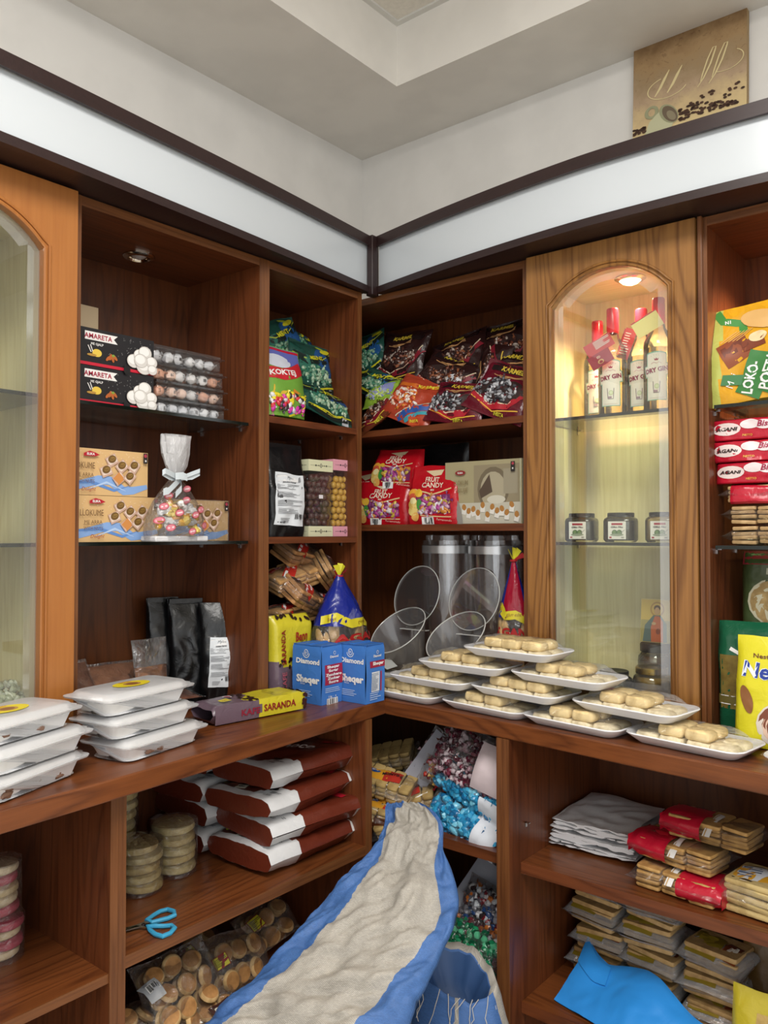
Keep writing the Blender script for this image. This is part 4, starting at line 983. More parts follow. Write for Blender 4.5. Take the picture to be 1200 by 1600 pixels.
for i, (px, py, x, rx, ry, rz, lb) in enumerate([(452, 975, -.33, 0, -6, .1, 'biscuit pack at the bottom of the heap behind the standing coffee pack'), (462, 942, -.31, 38, 18, .3, 'biscuit pack leaning in the middle of the heap, silver label facing out'), (455, 915, -.34, 20, -14, -.1, 'biscuit pack second from top of the heap in the narrow bay'), (458, 880, -.36, 30, 8, .2, 'biscuit pack on top of the heap, touching the shelf above'), (498, 905, -.33, 55, 30, .4, 'biscuit pack at the right of the heap beside the blue topped bag'), (496, 960, -.34, 10, 10, .2, 'dark biscuit pack low in the heap behind the blue topped bag')]):
    wafer_pack('biscuit_pack', lb, at('x', x, px, py), (.16, .10, .062), PI / 2 + rz, rx, ry, gB, seed=50 + i, mat=[BIS, BIS2][i % 2], art=redlab, pitch=.0135, nrow=3)
# blue topped bag of loose biscuits, tied with a yellow ribbon
def loose_bag(label, loc, rz, r, h, seed, red=False, cat='biscuit bag'):
    o = thing('loose_biscuit_bag', label, cat, loc, rz); n = 36; sd = seed
    prof = [(.80, 0), (.96, .02), (1.0, .10), (1.0, .25), (1.0, .45), (.93, .56), (.76, .66), (.52, .77), (.28, .87), (.13, .94), (.10, .96)]
    def surf(t, z):
        for (r0, z0), (r1, z1) in zip(prof, prof[1:]):
            if z0 <= z <= z1 + 1e-9: q = r0 + (r1 - r0) * (z - z0) / (z1 - z0); break
        else: q = .1
        a = t; k = 1 + .06 * noise.noise(Vector((math.cos(a) * 2.2, math.sin(a) * 2.2, z * 5 + sd))) + (.06 if z < .5 else .22) * abs(noise.noise(Vector((math.cos(a) * 4, math.sin(a) * 4, z * 7 + sd)))) - (.0 if z < .5 else .08)
        return Vector((r * q * k * math.cos(a), r * q * k * math.sin(a) * .72, z * h))
    top = pla('#1d2a86', .22) ; clr = FILM2
    mb = MB(); mb.grid(surf, n, 16, clr, 0, 2 * PI, 0, .56); body = mb.build('clear_body', o, sharp=70)
    mb = MB(); mb.grid(surf, n, 14, top, 0, 2 * PI, .555, .96, mf=(lambda t, z: pla('#9c1630', .22) if (PI * 1.35 < t < PI * 1.95) else top) if red else None)
    c = mb.build('printed_top', o, sharp=70)
    mb = MB(); F = lambda x, y, oo: (lambda p, q: tuple(Vector(p) * (1 + oo / r * 1.0) if False else (p.x * (1 + oo * 18), p.y * (1 + oo * 18), p.z)))(surf(-PI / 2 + x / r, min(max(y / h, 0), .95)), 0)
    A_ = Art(mb, F); A_.o = .0016
    A_.band([(-r * 1.5, h * .60), (-r * .8, h * .63), (-r * .2, h * .57), (r * .5, h * .58), (r * 1.3, h * .54)], .024, ink('#d8c92c')); A_.text('Biskota', -r * .95, h * .615, .014, ink('#8a5a1c'), shear=.2, width=.04, a=.1); A_.text('gjumesht', r * .4, h * .577, .014, ink('#8a5a1c'), shear=.2, width=.05)
    A_.text('AGAN', r * .15, h * .46, .030, ink('#b3201f'), bold=.05, width=r * 2.0); A_.text('BISKOTA', r * .1, h * .36, .024, ink('#c25a32'), bold=.02, width=r * 1.6, shear=.2)
    A_.rect(-r * .9, h * .25, .014, h * .36, ink('#b9bcc2'))
    mb.build('lettering', o, sharp=75)
    mb = MB(); rr = random.Random(seed)
    for i in range(22):
        a = -PI / 2 + rr.uniform(-1.7, 1.7); z = .015 + rr.random() * h * .47
        mb = MB(); q = .66 if i % 2 else .78
        mb.ell((0, 0, 0), (.014, .009, .036), food('#e0b87c'), 10, 8, tr(r * q * math.cos(a), r * q * math.sin(a) * .68, max(z, .032)) @ rot('Z', math.degrees(a) + 90) @ rot('Y', rr.uniform(-50, 50)), seed=i, amp=.15); mb.build('biscuit', o)
    mb = MB(); mb.ell((0, 0, .2 * h), (r * .62, r * .45, h * .24), food('#cfa468'), 14, 10, seed=2, amp=.2); mb.build('biscuit_heap', o)
    mb = MB(); zt = h * .95
    mb.tube([(.009 * math.cos(a), .008 * math.sin(a), zt) for a in [2 * PI * k / 10 for k in range(10)]], .0028, ink('#b3201f'), 6, True)
    for a_, c_ in ((-30, '#d8d22c'), (0, '#e2dc40'), (25, '#d8d22c'), (60, '#c4333a')):
        mb.add([(-.003, 0, 0), (.003, 0, 0), (.010, -.004, .035), (-.006, .003, .038)], [(0, 1, 2, 3)], ink(c_), tr(0, 0, zt) @ rot('Y', a_) @ rot('Z', a_))
    mb.build('tie_ribbon', o, smooth=False)
    return o
p = at('x', -.185, 537, 800)
loose_bag('clear bag of biscuits with blue top and yellow tie behind the blue sugar packs', (-.205, p.y + .005, .951), PI / 2, .098, .35, 3)

# sugar packs
SB = col('#3f78c4', .5, 'paperpack', .35, scale=30)
def sugar(label, corner, size, front_kind, drz=0):
    w, d, h = size; o = thing('sugar_pack', label, 'sugar pack', (corner[0] - d / 2, corner[1] + w / 2, .9505), PI / 2 + drz, 'blue paper sugar packs'); mb = MB()
    def side(k):
        def f(u, z, oo=0):
            q = 1 - .02 * math.sin(PI * z / h) * -1; b = .0025 * noise.noise(Vector((u * 30, z * 22, k * 5 + w * 99))) + .002 * math.sin(PI * z / h) - (.004 if z > h - .012 else 0) * ((z - h + .012) / .012)
            e = b + oo
            return Vector({0: (u, -d / 2 - e, z), 1: (w / 2 + e, u, z), 2: (-u, d / 2 + e, z), 3: (-w / 2 - e, -u, z)}[k])
        return f
    fs = [side(k) for k in range(4)]
    for k, L_ in enumerate((w, d, w, d)): mb.grid(lambda u, z, k=k: fs[k](u, z), 8, 16, SB, -L_ / 2, L_ / 2, .0, h)
    mb.grid(lambda x, y: Vector((x, y, h - .001 + .003 * noise.noise(Vector((x * 40, y * 40, 1))))), 8, 8, SB, -w / 2, w / 2, -d / 2, d / 2)
    mb.grid(lambda x, y: Vector((x, y, 0)), 1, 1, SB, -w / 2, w / 2, -d / 2, d / 2, flip=True)
    mb.box((-w / 2 + .004, -.006, h - .002), (w / 2 - .004, .006, h + .003), SB)
    A_ = Art(mb, fs[3])                                    # left face: the big words
    x0 = d * .08
    A_.band(arc(-d * .02, h * .86, .010, .010, -2.4, 2.4 - 2 * PI + 2 * PI - 4.8 + .0, 14), .0025, WHT) if False else None
    A_.ell(-d * .02, h * .865, .008, .009, WHT); A_.ell(-d * .02, h * .865, .0062, .0072, ink('#3f78c4')); A_.text('D', -d * .02, h * .865, .008, WHT, bold=.04)
    A_.band([(-d * .02 + .012 * math.cos(t), h * .855 + .012 * math.sin(t)) for t in [PI + k * PI / 10 for k in range(11)]], .002, WHT)
    A_.text('Diamond', d * .05, h * .72, .0185, WHT, bold=.035, width=d * .80); A_.text('Sheqer', d * .06, h * .40, .026, WHT, bold=.045, width=d * .82)
    A_.text('kristal', -d * .12, h * .335, .007, WHT); A_.lines(d * .05, h * .17, d * .7, .018, 4, ink('#b9cdea'), 4)
    B_ = Art(mb, fs[0])
    B_.text('Diamond', w * .10, h * .80, .009, WHT, bold=.03); B_.ell(w * .12, h * .86, .005, .005, WHT); B_.ell(w * .12, h * .86, .0038, .0038, ink('#3f78c4'))
    if front_kind == 'list':
        B_.rect(w * .06, h * .50, w * .86, h * .34, ink('#a01f3c'))
        for i, t in enumerate(('Sheqer', 'Sugar', 'Zucchero', 'Zucker', 'Sucre')): B_.text(t, w * .04, h * (.625 - .062 * i), .0095, WHT, bold=.04, width=w * (.62 if t != 'Zucchero' else .78) * (.8 if t in ('Sugar', 'Sucre') else 1))
        B_.lines(w * .05, h * .24, w * .8, .014, 3, ink('#b9cdea'), 5); B_.text('1 kg  \u00b7  \u00d7', -.0, h * .12, .009, WHT, bold=.02); B_.barcode(.0, h * .045, .038, .014, seed=5)
    else:
        B_.rect(w * .10, h * .66, w * .80, h * .11, ink('#a01f3c')); B_.text('Sheqer', w * .14, h * .665, .0115, WHT, bold=.05, width=w * .6); B_.rect(.0, h * .36, w * .45, h * .34, ink('#d8dde4')); B_.lines(-.002, h * .36, w * .40, h * .30, 12, ink('#6a7890'), 2); B_.rect(w * .28, h * .36, w * .06, h * .34, ink('#a01f3c')); B_.lines(w * .03, h * .12, w * .7, .022, 4, ink('#b9cdea'), 7)
    mb.build('paper_pack', o, sharp=50)
sugar('blue paper sugar pack with five red-panel words, left of its twin', (-.104, -.128), (.080, .108, .157), 'list')
sugar('blue paper sugar pack at the worktop corner with a white table panel', (-.022, -.044), (.078, .104, .157), 'table', .0)

# ------------------------------------------------------------------ corner bay, top shelf: caramel sweets
DKB, MAR = pla('#2a1615', .25, .7), pla('#5c1220', .25, .7)
CAR = [GLOSS('#6a3a2a'), GLOSS('#4c2c24'), GLOSS('#a8988c'), GLOSS('#8a5438'), GLOSS('#3a2420'), GLOSS('#4c2c24')]
LIQ = [GLOSS('#4a4a4e'), GLOSS('#8f8f93'), GLOSS('#2d2c30'), GLOSS('#b9b9bc')]
def karm_art(word='KARMEL', red=False, lab=False, stripe='#c9a83a'):
    def f(a, w, h):
        g = ink(stripe)
        a.ell(0, h * .46, w * .40, h * .22, ink('#2c1a18')); a.rect(0, h * .88, w * .8, h * .16, ink('#1c0f10')); a.text(word, -w * .03, h * .86, .021, ink('#cfb43a'), bold=.035, a=-.03)
        a.band([(-w * .44, h * .30), (-w * .1, h * .14), (w * .2, h * .22), (w * .46, h * .62)], .018, ink('#7a1626') if not red else ink('#a81c2a')); a.band([(-w * .44, h * .34), (-w * .1, h * .18), (w * .2, h * .27), (w * .45, h * .68)], .003, ink('#d8c8a8'))
        a.band([(-w * .44, h * .24), (0, h * .08), (w * .4, h * .2)], .003, g); a.text('INSITA', w * .12, h * .07, .011, ink('#cfc83a'), bold=.03)
        for q in range(3): a.band([(-w * .3 + q * .02, h * .72), (-w * .1 + q * .02, h * .68 + .004 * q), (w * .2, h * .74 + .005 * q)], .0025, ink('#b98a5a'))
        if lab: a.rect(w * .22, h * .40, .05, .045, ink('#d8dade'), .5); a.lines(w * .22, h * .40, .044, .038, 7, ink('#77797c'), 4, .5)
    return f
def karm(px, py, y, w, h, d, label, seed, rx=-15, ry=0, rz=0, mat=None, cand=None, win=(0, .46, .36, .17), art=None, grp='dark caramel sweet bags', name='caramel_sweet_bag', n=40, **k):
    return bag(name, label, 'sweet bag', at('y', y, px, py), w, h, d, mat or DKB, art or karm_art(**k), group=grp, rz=rz, rx=rx, ry=ry, center=True, seed=seed, crump=.011, kind='pillow', freq=11,
               parts=lambda o, a, w, h: sweets(o, a, inell(win[0] * w, win[1] * h, win[2] * w, win[3] * h), n, .009, cand or CAR, seed))
karm(628, 560, .37, .185, .19, .06, 'dark caramel bag standing upright at the back left with gold lettering', 61, ry=5)
karm(715, 562, .40, .20, .18, .06, 'dark caramel bag at the back centre, second from left in the back row', 62, ry=-10, rx=-25)
karm(700, 590, .35, .21, .17, .06, 'dark caramel bag with white ingredients panel in the pile centre', 63, ry=20, rx=-30, lab=True)
karm(790, 545, .42, .20, .19, .06, 'dark caramel bag at the back right with yellow-green top edge', 64, ry=-6, rx=-18, stripe='#c3c832')
karm(765, 590, .36, .20, .15, .06, 'dark caramel bag turned sideways below the yellow edged bag', 65, ry=-70, rx=-20)
karm(800, 590, .33, .16, .16, .06, 'dark caramel bag pressed against the right panel of the corner bay', 66, ry=12)
karm(640, 605, .33, .19, .12, .05, 'dark caramel bag lying crosswise under the upright one at the left', 67, rx=-45, ry=8)
def orange_art(a, w, h):
    a.band([(-w * .1, .006), (w * .1, h * .28), (w * .44, h * .50)], .022, ink('#28509a')); a.band([(w * .05, .006), (w * .25, h * .25), (w * .46, h * .36)], .012, ink('#3f9aa8')); a.band([(-w * .14, .01), (w * .05, h * .32), (w * .42, h * .56)], .003, ink('#d8cfae'))
    a.rect(w * .24, h * .10, .04, .022, ink('#c04a24'), .3); a.text('INSITA', w * .24, h * .10, .010, ink('#d8cc3a'), bold=.03, a=.3); a.text('KARMELL', w * .15, h * .84, .018, ink('#d8cc3a'), bold=.03, a=.4); a.band([(-w * .4, h * .7), (0, h * .76), (w * .4, h * .95)], .014, ink('#c9651f'))
gF = 'front row of sweet bags in the corner bay'
karm(650, 628, .275, .185, .16, .06, 'orange and blue sweet bag in the front row of the corner bay', 71, rx=-28, ry=22, mat=pla('#a8402a', .25, .6), cand=[GLOSS('#d8873a'), GLOSS('#e2dcd6'), GLOSS('#c4502c'), GLOSS('#d9b9a4')], win=(-.15, .42, .28, .24), art=orange_art, grp=gF, n=44)
karm(589, 645, .265, .13, .12, .05, 'brown sweet bag at the front left corner of the pile', 72, rx=-35, ry=-30, mat=pla('#6a3420', .25, .6), grp=gF)
karm(718, 630, .27, .19, .14, .055, 'maroon bag with black liquorice sweets, left of its twin in the front row', 73, rx=-28, ry=10, mat=MAR, cand=LIQ, win=(-.18, .42, .28, .24), grp=gF, red=True, stripe='#d8a83a')
karm(790, 612, .28, .20, .17, .055, 'maroon bag with black liquorice sweets at the front right corner', 74, rx=-25, ry=22, mat=MAR, cand=LIQ, win=(-.10, .45, .32, .22), grp=gF, red=True, stripe='#d8a83a')
mint(577, 555, .37, .13, .16, .05, 'green mint sweet bag at the far left of the corner bay', 35, side='R', ry=-12)
mint(590, 600, .32, .14, .10, .05, 'green mint sweet bag showing its white barcode panel in the corner bay', 36, side='R', ry=20, rx=-30)
karm(596, 618, .285, .12, .09, .04, 'light green and lilac sweet bag squeezed at the left of the corner bay', 75, rx=-30, ry=-5, mat=pla('#8cae3a', .25, .6), cand=[GLOSS('#9aa0c8'), GLOSS('#b4c86a')], grp=gF, art=lambda a, w, h: (a.text('MA', -.01, h * .4, .02, YEL, bold=.03, a=.8), a.rect(w * .25, h * .6, .04, .05, ink('#8a8fc0'))))

# ------------------------------------------------------------------ corner bay, middle shelf: fruit candy and bridge box
FRR = pla('#b3121f', .25, .5)
FRM = [GLOSS('#a8458c'), GLOSS('#c8843a'), GLOSS('#cfc8cc'), GLOSS('#c0a84a'), GLOSS('#7a3a6c'), GLOSS('#b890a8')]
def fruit_art(a, w, h):
    a.rect(-.0, h * .34, w * .70, h * .32, ink('#7a2c5e')); a.band([(-w * .36, h * .60), (0, h * .50), (w * .36, h * .60)], .004, ink('#d8b98a')); a.band([(-w * .2, h * .15), (w * .1, h * .13), (w * .36, h * .12)], .003, ink('#d8b98a'))
    a.text('FRUIT', -.004, h * .755, .020, ink('#e8d8c4'), bold=.02); a.text('CANDY', .0, h * .66, .021, ink('#e8d8c4'), bold=.02, width=w * .42); a.text('MIX', .0, h * .575, .008, ink('#e8d8c4'), bold=.03)
    a.poly([(-w * .18, h * .90), (w * .18, h * .93), (w * .14, h * .84), (0, h * .81)], ink('#d3bf9a'))
    for x, y, r, c in ((-w * .38, h * .53, .016, '#e2a23a'), (-w * .26, h * .53, .014, '#e6b83e'), (-w * .38, h * .46, .015, '#c9543a'), (-w * .36, h * .34, .019, '#d8b45a'), (-w * .34, h * .24, .021, '#e2c878'), (-w * .30, h * .13, .015, '#e2a85a'), (-w * .36, h * .40, .012, '#e8dca0')): a.ell(x, y, r, r * .85, ink(c), n=14)
    a.ell(-w * .24, h * .33, .009, .018, ink('#3f8a3a'), .2); a.barcode(-w * .06, h * .06, .036, .018, seed=6); a.text('Ferramondo', w * .24, h * .075, .009, ink('#e8c8b8'), shear=.2, width=w * .26, a=-.1)
def fruit(px0, px1, z0, pyt, y, label, seed, rx=0, ry=0, rz=0):
    c, w, h, r = slot('R', px0, px1, z0, pyt, y, .06)
    return bag('fruit_candy_bag', label, 'candy bag', c, w, h, .06, FRR, fruit_art, group='red fruit candy bags', rz=rz, rx=rx, ry=ry, seed=seed, crump=.006, kind='stand', p=4.5, freq=8, topn=.9,
        parts=lambda o, a, w, h: sweets(o, a, inrect(w * .06, h * .33, w * .52, h * .27), 34, .0125, FRM, seed))
fruit(640, 721, 1.4345, 727, .245, 'red fruit candy bag standing in front of the bridge picture box', 81, rz=.06)
fruit(558, 641, 1.4345, 752, .265, 'red fruit candy bag at the lower left, partly behind the divider', 82)
fruit(578, 655, 1.545, 700, .28, 'red fruit candy bag lying on top of the lower left one', 83, rx=-12, ry=2)
fruit(545, 600, 1.4345, 735, .36, 'red fruit candy bag furthest back in the dark left corner', 84)
c, w, h, rz = slot('R', 655, 730, 1.4345, 694, .40, .06)
bag('black_bag', 'plain black foil bag standing behind the red fruit candy bag', 'bag', c, w, h, .06, BP, rz=rz, seed=13, crump=.009, kind='stand', p=4, freq=9)
c, w, h, rz = slot('R', 700, 820, 1.4345, 722, .262, .03)
o = thing('sweet_box', 'beige sweet box with a stone arch bridge picture beside the red candy', 'box', (c.x - .002, c.y, 1.4345), .0); h += .004
mb = MB(); f = boxfaces(mb, w, .03, h, dict(all=col('#8f8a70', .4), front=col('#a39a78', .35), right=col('#b9b79c', .4))); a = f['front']
a.rect(w * .18, h * .62, w * .58, h * .62, ink('#8f846a')); a.ell(w * .14, h * .55, .052, .062, ink('#6f6450')); a.ell(w * .14, h * .53, .042, .052, ink('#a89f86')); a.poly([(w * .14 - .046, h * .52), (w * .14 - .012, h * .78), (w * .14 - .002, h * .50), (w * .14 - .04, h * .40)], ink('#54463a')); a.rect(w * .36, h * .66, .045, .07, ink('#98907a'))
a.rect(0, h * .17, w * .98, h * .33, ink('#bdb9a8')); a.ell(w * .18, h * .38, .03, .012, ink('#c9c5b4'))
rr = random.Random(8)
for i in range(13): x = -w * .30 + i * w * .062; z_ = h * (.08 + .09 * (i % 2) + .03 * (i % 3)); a.rect(x, z_, .015, .017, ink('#dcd9d0'), rr.uniform(-.3, .3)); a.ell(x, z_ + .012, .007, .009, ink('#a8763c'), rr.uniform(-.5, .5))
a.ell(-w * .40, h * .19, .011, .04, ink('#4d443c'), -.2); a.ell(-w * .40, h * .16, .007, .03, ink('#c9a878'), -.2); a.ell(-w * .30, h * .15, .010, .045, ink('#8f8b84'), .2)
a.ell(-w * .28, h * .82, .018, .007, ink('#8a2a2a')); a.text('ELIKA', -w * .28, h * .82, .007, WHT, bold=.03); a.text('LLOKUM', -w * .27, h * .66, .020, ink('#7f6f4c'), width=.048); a.text('KRUJE', -w * .27, h * .53, .018, ink('#7f6f4c'), width=.048)
a.rect(w * .40, h * .88, .013, .028, ink('#2a2422')); a.ell(w * .40, h * .925, .004, .004, ink('#a33b4a')); a.text('\u00d7', w * .40, h * .85, .010, WHT, bold=.03)
mb.build('carton', o, smooth=False); MB().box((w / 2 - .006, -.0158, .0), (w / 2 - .004, -.0150, h), col('#c9c9ae', .4)).build('edge_strip', o, smooth=False)

# ------------------------------------------------------------------ corner bay, bottom: clear dispensers, biscuit bag, tub
def dispenser(label, cx, fx, idx):
    o = thing('bulk_dispenser', label, 'dispenser', (0, 0, 0), 0, 'clear acrylic sweet dispensers')
    cy = .425; mb = MB(); M = tr(cx, cy, .9505)
    mb.lathe([(.082, 0), (.082, .435), (.080, .435), (.080, .003)], ACR, 40, M); c = mb.build('canister', o)
    mb = MB(); mb.lathe([(.0835, .395), (.0835, .418), (.0825, .418), (.0825, .395), (.0835, .395)], col('#c9c9c9', .25, 'satin_band', 0, .6), 40, M)
    mb.build('silver_band', o)
    mb = MB(); mb.lathe([(.072, .4355), (.072, .450), (.07, .452), (.0001, .452)], ACR, 32, M); mb.build('canister_lid', o)
    # scoop bin: open cylinder tilted towards the room, mouth cut obliquely
    R_ = .098; Mb = tr(fx, .262, 1.045) @ rot('Z', -14) @ rot('X', 20); n = 36; vs = []; fs = []
    for i, q in enumerate((0, .5, 1)):
        for k in range(n):
            a = 2 * PI * k / n; top = .075 + .035 * math.sin(a); vs.append(((R_ * .55 + R_ * .45 * q) * math.cos(a) * (1), (R_ * .45 + R_ * .45 * q) * math.sin(a), -.055 + (top + .055) * q))
    for i in range(2):
        for k in range(n): fs.append((i * n + k, i * n + (k + 1) % n, (i + 1) * n + (k + 1) % n, (i + 1) * n + k))
    fs.append(tuple(range(n))[::-1])
    mb = MB(); mb.add(vs, fs, ACRB, Mb); b = mb.build('scoop_bin', o)
    mb = MB(); mb.tube([Mb @ Vector(vs[2 * n + k]) for k in range(n)], .0016, col('#d2d0cb', .15, 'acrylic_edge'), 6, True); mb.build('rim', b)
    # hinged round flap standing open
    Mf = tr(fx + .005, .318, 1.215) @ rot('Z', -8) @ rot('X', 72); mb = MB()
    ro = .094; mb.lathe([(.0001, .0), (ro, .0), (ro, .003), (.0001, .003)], ACR, 40, Mf); fl = mb.build('open_flap', o)
    mb = MB(); mb.tube([Mf @ Vector((ro * math.cos(a), ro * math.sin(a), .0015)) for a in [2 * PI * k / 44 for k in range(44)]], .0014, col('#d2d0cb', .15, 'acrylic_edge'), 6, True); mb.build('flap_edge', fl)
    mb = MB(); mb.box((-.035, -.006, -.012), (-.008, .006, .012), ACRB, tr(fx + .015, .300, 1.125)); mb.box((.004, -.006, -.012), (.03, .006, .012), ACRB, tr(fx + .015, .300, 1.125)); mb.box((-.05, -.01, -.014), (.05, .008, -.012), col('#d2d0cb', .15, 'acrylic_edge'), tr(fx + .01, .300, 1.125)); mb.build('hinge', fl, smooth=False)
dispenser('clear acrylic dispenser with open round flap, left of its twin in the corner bay', at('y', .425, 700, 850).x, at('y', .262, 632, 1000).x, 0)
dispenser('clear acrylic dispenser with open round flap, right of its twin', at('y', .425, 774, 850).x, at('y', .262, 722, 1000).x, 1)
p = at('y', .30, 806, 900)
loose_bag('blue and red biscuit bag squeezed between the dispensers and the lit cabinet', (p.x - .004, .295, .951), 0, .05, .40, 8, red=True)
p = at('y', .16, 600, 1060); o = thing('plastic_tub', 'small white translucent tub with lid behind the corner sugar pack', 'tub', (p.x + .012, .165, .951))
MB().lathe([(.0001, 0), (.030, 0), (.034, .045)], CLAM, 24).build('tub_body', o); MB().lathe([(.0355, .044), (.0355, .050), (.033, .051), (.0001, .050)], col('#c3c6c2', .4), 24).build('lid', o); MB().lathe([(.0001, .002), (.027, .002), (.029, .03), (.0001, .032)], food('#9ab8a0'), 20).build('contents', o)
MB().add([(-.035, -.01, .075), (.02, -.03, .062), (.035, .0, .070), (-.02, .03, .085)], [(0, 1, 2, 3)], col('#c3c6c2', .4)).build('loose_lid', o, smooth=False)
# ------------------------------------------------------------------ foam trays of wrapped soft biscuits on the right worktop
FOAM = col('#f0f0f2', .55, 'foam', .05, scale=200)
SOFT = col('#ffe4a8', .75, 'food', .2, scale=70); SOFT2 = col('#fff1cc', .8, 'food', .15, scale=80)
TL, TW = .262, .150
def make_tray(label):
    o = thing('biscuit_tray', label, 'food tray', (0, 0, 0), 0, 'foam trays of wrapped soft biscuits'); mb = MB()
    R = lambda s, r, z: rring(TL - s, TW - s, r, z, 6)
    rloft(mb, [R(.052, .02, .0), R(.046, .022, .001), R(.006, .030, .018), R(.0, .032, .021), R(.002, .032, .0235), R(.010, .030, .0225), R(.046, .022, .006), R(.052, .02, .0045)], FOAM, True, True)
    mb.build('foam_tray', o, sharp=60)
    return o
def soft(parent, first, x, y, z, rz, rx, w, d, h, mat, seed):
    if mat.name not in first:
        mb = MB(); fs = [(.86, 0), (.97, .12), (1, .4), (.98, .75), (.88, .97), (.6, 1.03)]
        rloft(mb, [[(p[0], p[1], t * h + (.0015 * math.sin(p[0] * 200) if t > .9 else 0)) for p in rring(w * s, d * s, .007, 0, 3)] for s, t in fs], mat); b = mb.build('soft_biscuit', parent, sharp=70); first[mat.name] = b
    else: b = first[mat.name].copy(); COL.objects.link(b); b.parent = parent
    b.location = (x, y, z); b.rotation_euler = (rx, 0, rz)
def tray_film(seed, prof):
    def f(x, y):
        ex, ey = 1 - abs(2 * x / TL) ** 6, 1 - abs(2 * y / TW) ** 6; q = max(0, min(1, (TL / 2 - abs(x)) / .055)) * max(0, min(1, (TW / 2 - abs(y)) / .045))
        q = q * q * (3 - 2 * q); zz = .0240 + (prof(x, y)) * q
        zz += .0022 * noise.noise(Vector((x * 30, y * 60, seed))) + .0016 * abs(noise.noise(Vector((x * 70, y * 30, seed))))
        return Vector((x * (1 - .012 * (1 - ex)), y, zz + .001))
    return f
TF = film('stretch_wrap', .01, .12, bump=.8, scale=34, rough=.08, top=.5)
def fill_tray(o, seed, k):
    rr = random.Random(seed); first = {}
    for j in range(2):                                        # bottom layer
        for i in range(4):
            soft(o, first, -.083 + i * .055 + rr.uniform(-.003, .003), -.026 + j * .050 + rr.uniform(-.003, .003), .0055, rr.uniform(-.15, .15), 0, .052, .045, .018, SOFT2, seed)
    n = {0: 6, 1: 4, 2: 4}[k]
    for q in range(n):
        i, j = (q % 3, q // 3) if n == 6 else (q % 2, q // 2)
        x = (-.05 + i * .056) if n == 6 else (-.035 + i * .062)
        soft(o, first, x + rr.uniform(-.003, .003), -.024 + j * .046, .0245 + rr.uniform(0, .001), rr.uniform(-.06, .06), 0, .056, .044, .021, SOFT, seed)
    mb = MB(); mb.grid(tray_film(seed, lambda x, y: .0245 if abs(x) < .10 else .012), 44, 26, TF, -TL / 2, TL / 2, -TW / 2, TW / 2); mb.build('stretch_wrap', o, sharp=80)
trays = [  # x, y, z, turn, layout, label
    (.010, .118, .9505, -.10, 0, 'foam biscuit tray at the bottom left of the pile, touching the sugar packs'),
    (.282, .112, .9505, -.12, 1, 'foam biscuit tray at the bottom, second from the worktop corner'),
    (.535, .092, .9505, -.13, 2, 'foam biscuit tray at the bottom, third from the worktop corner'),
    (.800, .078, .9505, -.14, 1, 'foam biscuit tray at the bottom right, lying alone below the knob'),
    (.105, .112, .9990, -.08, 2, 'foam biscuit tray in the second layer at the left end'),
    (.372, .112, .9990, -.13, 0, 'foam biscuit tray in the second layer, at the middle of the pile'),
    (.660, .100, .9990, -.14, 1, 'foam biscuit tray bridging the two rightmost bottom trays'),
    (.208, .112, 1.0475, -.02, 1, 'foam biscuit tray in the third layer, left one'),
    (.492, .108, 1.0475, -.12, 2, 'foam biscuit tray in the third layer, in front of the lit glass door'),
    (.352, .112, 1.0960, -.06, 0, 'foam biscuit tray on the very top of the pile'),
    (1.085, .07, .9505, -.05, 1, 'foam biscuit tray cut off by the right picture edge')]
for i, (x, y, z, a, k, lb) in enumerate(trays):
    t = make_tray(lb); fill_tray(t, i + 1, k); t.location = (x, y, z); t.rotation_euler = (0, 0, a)

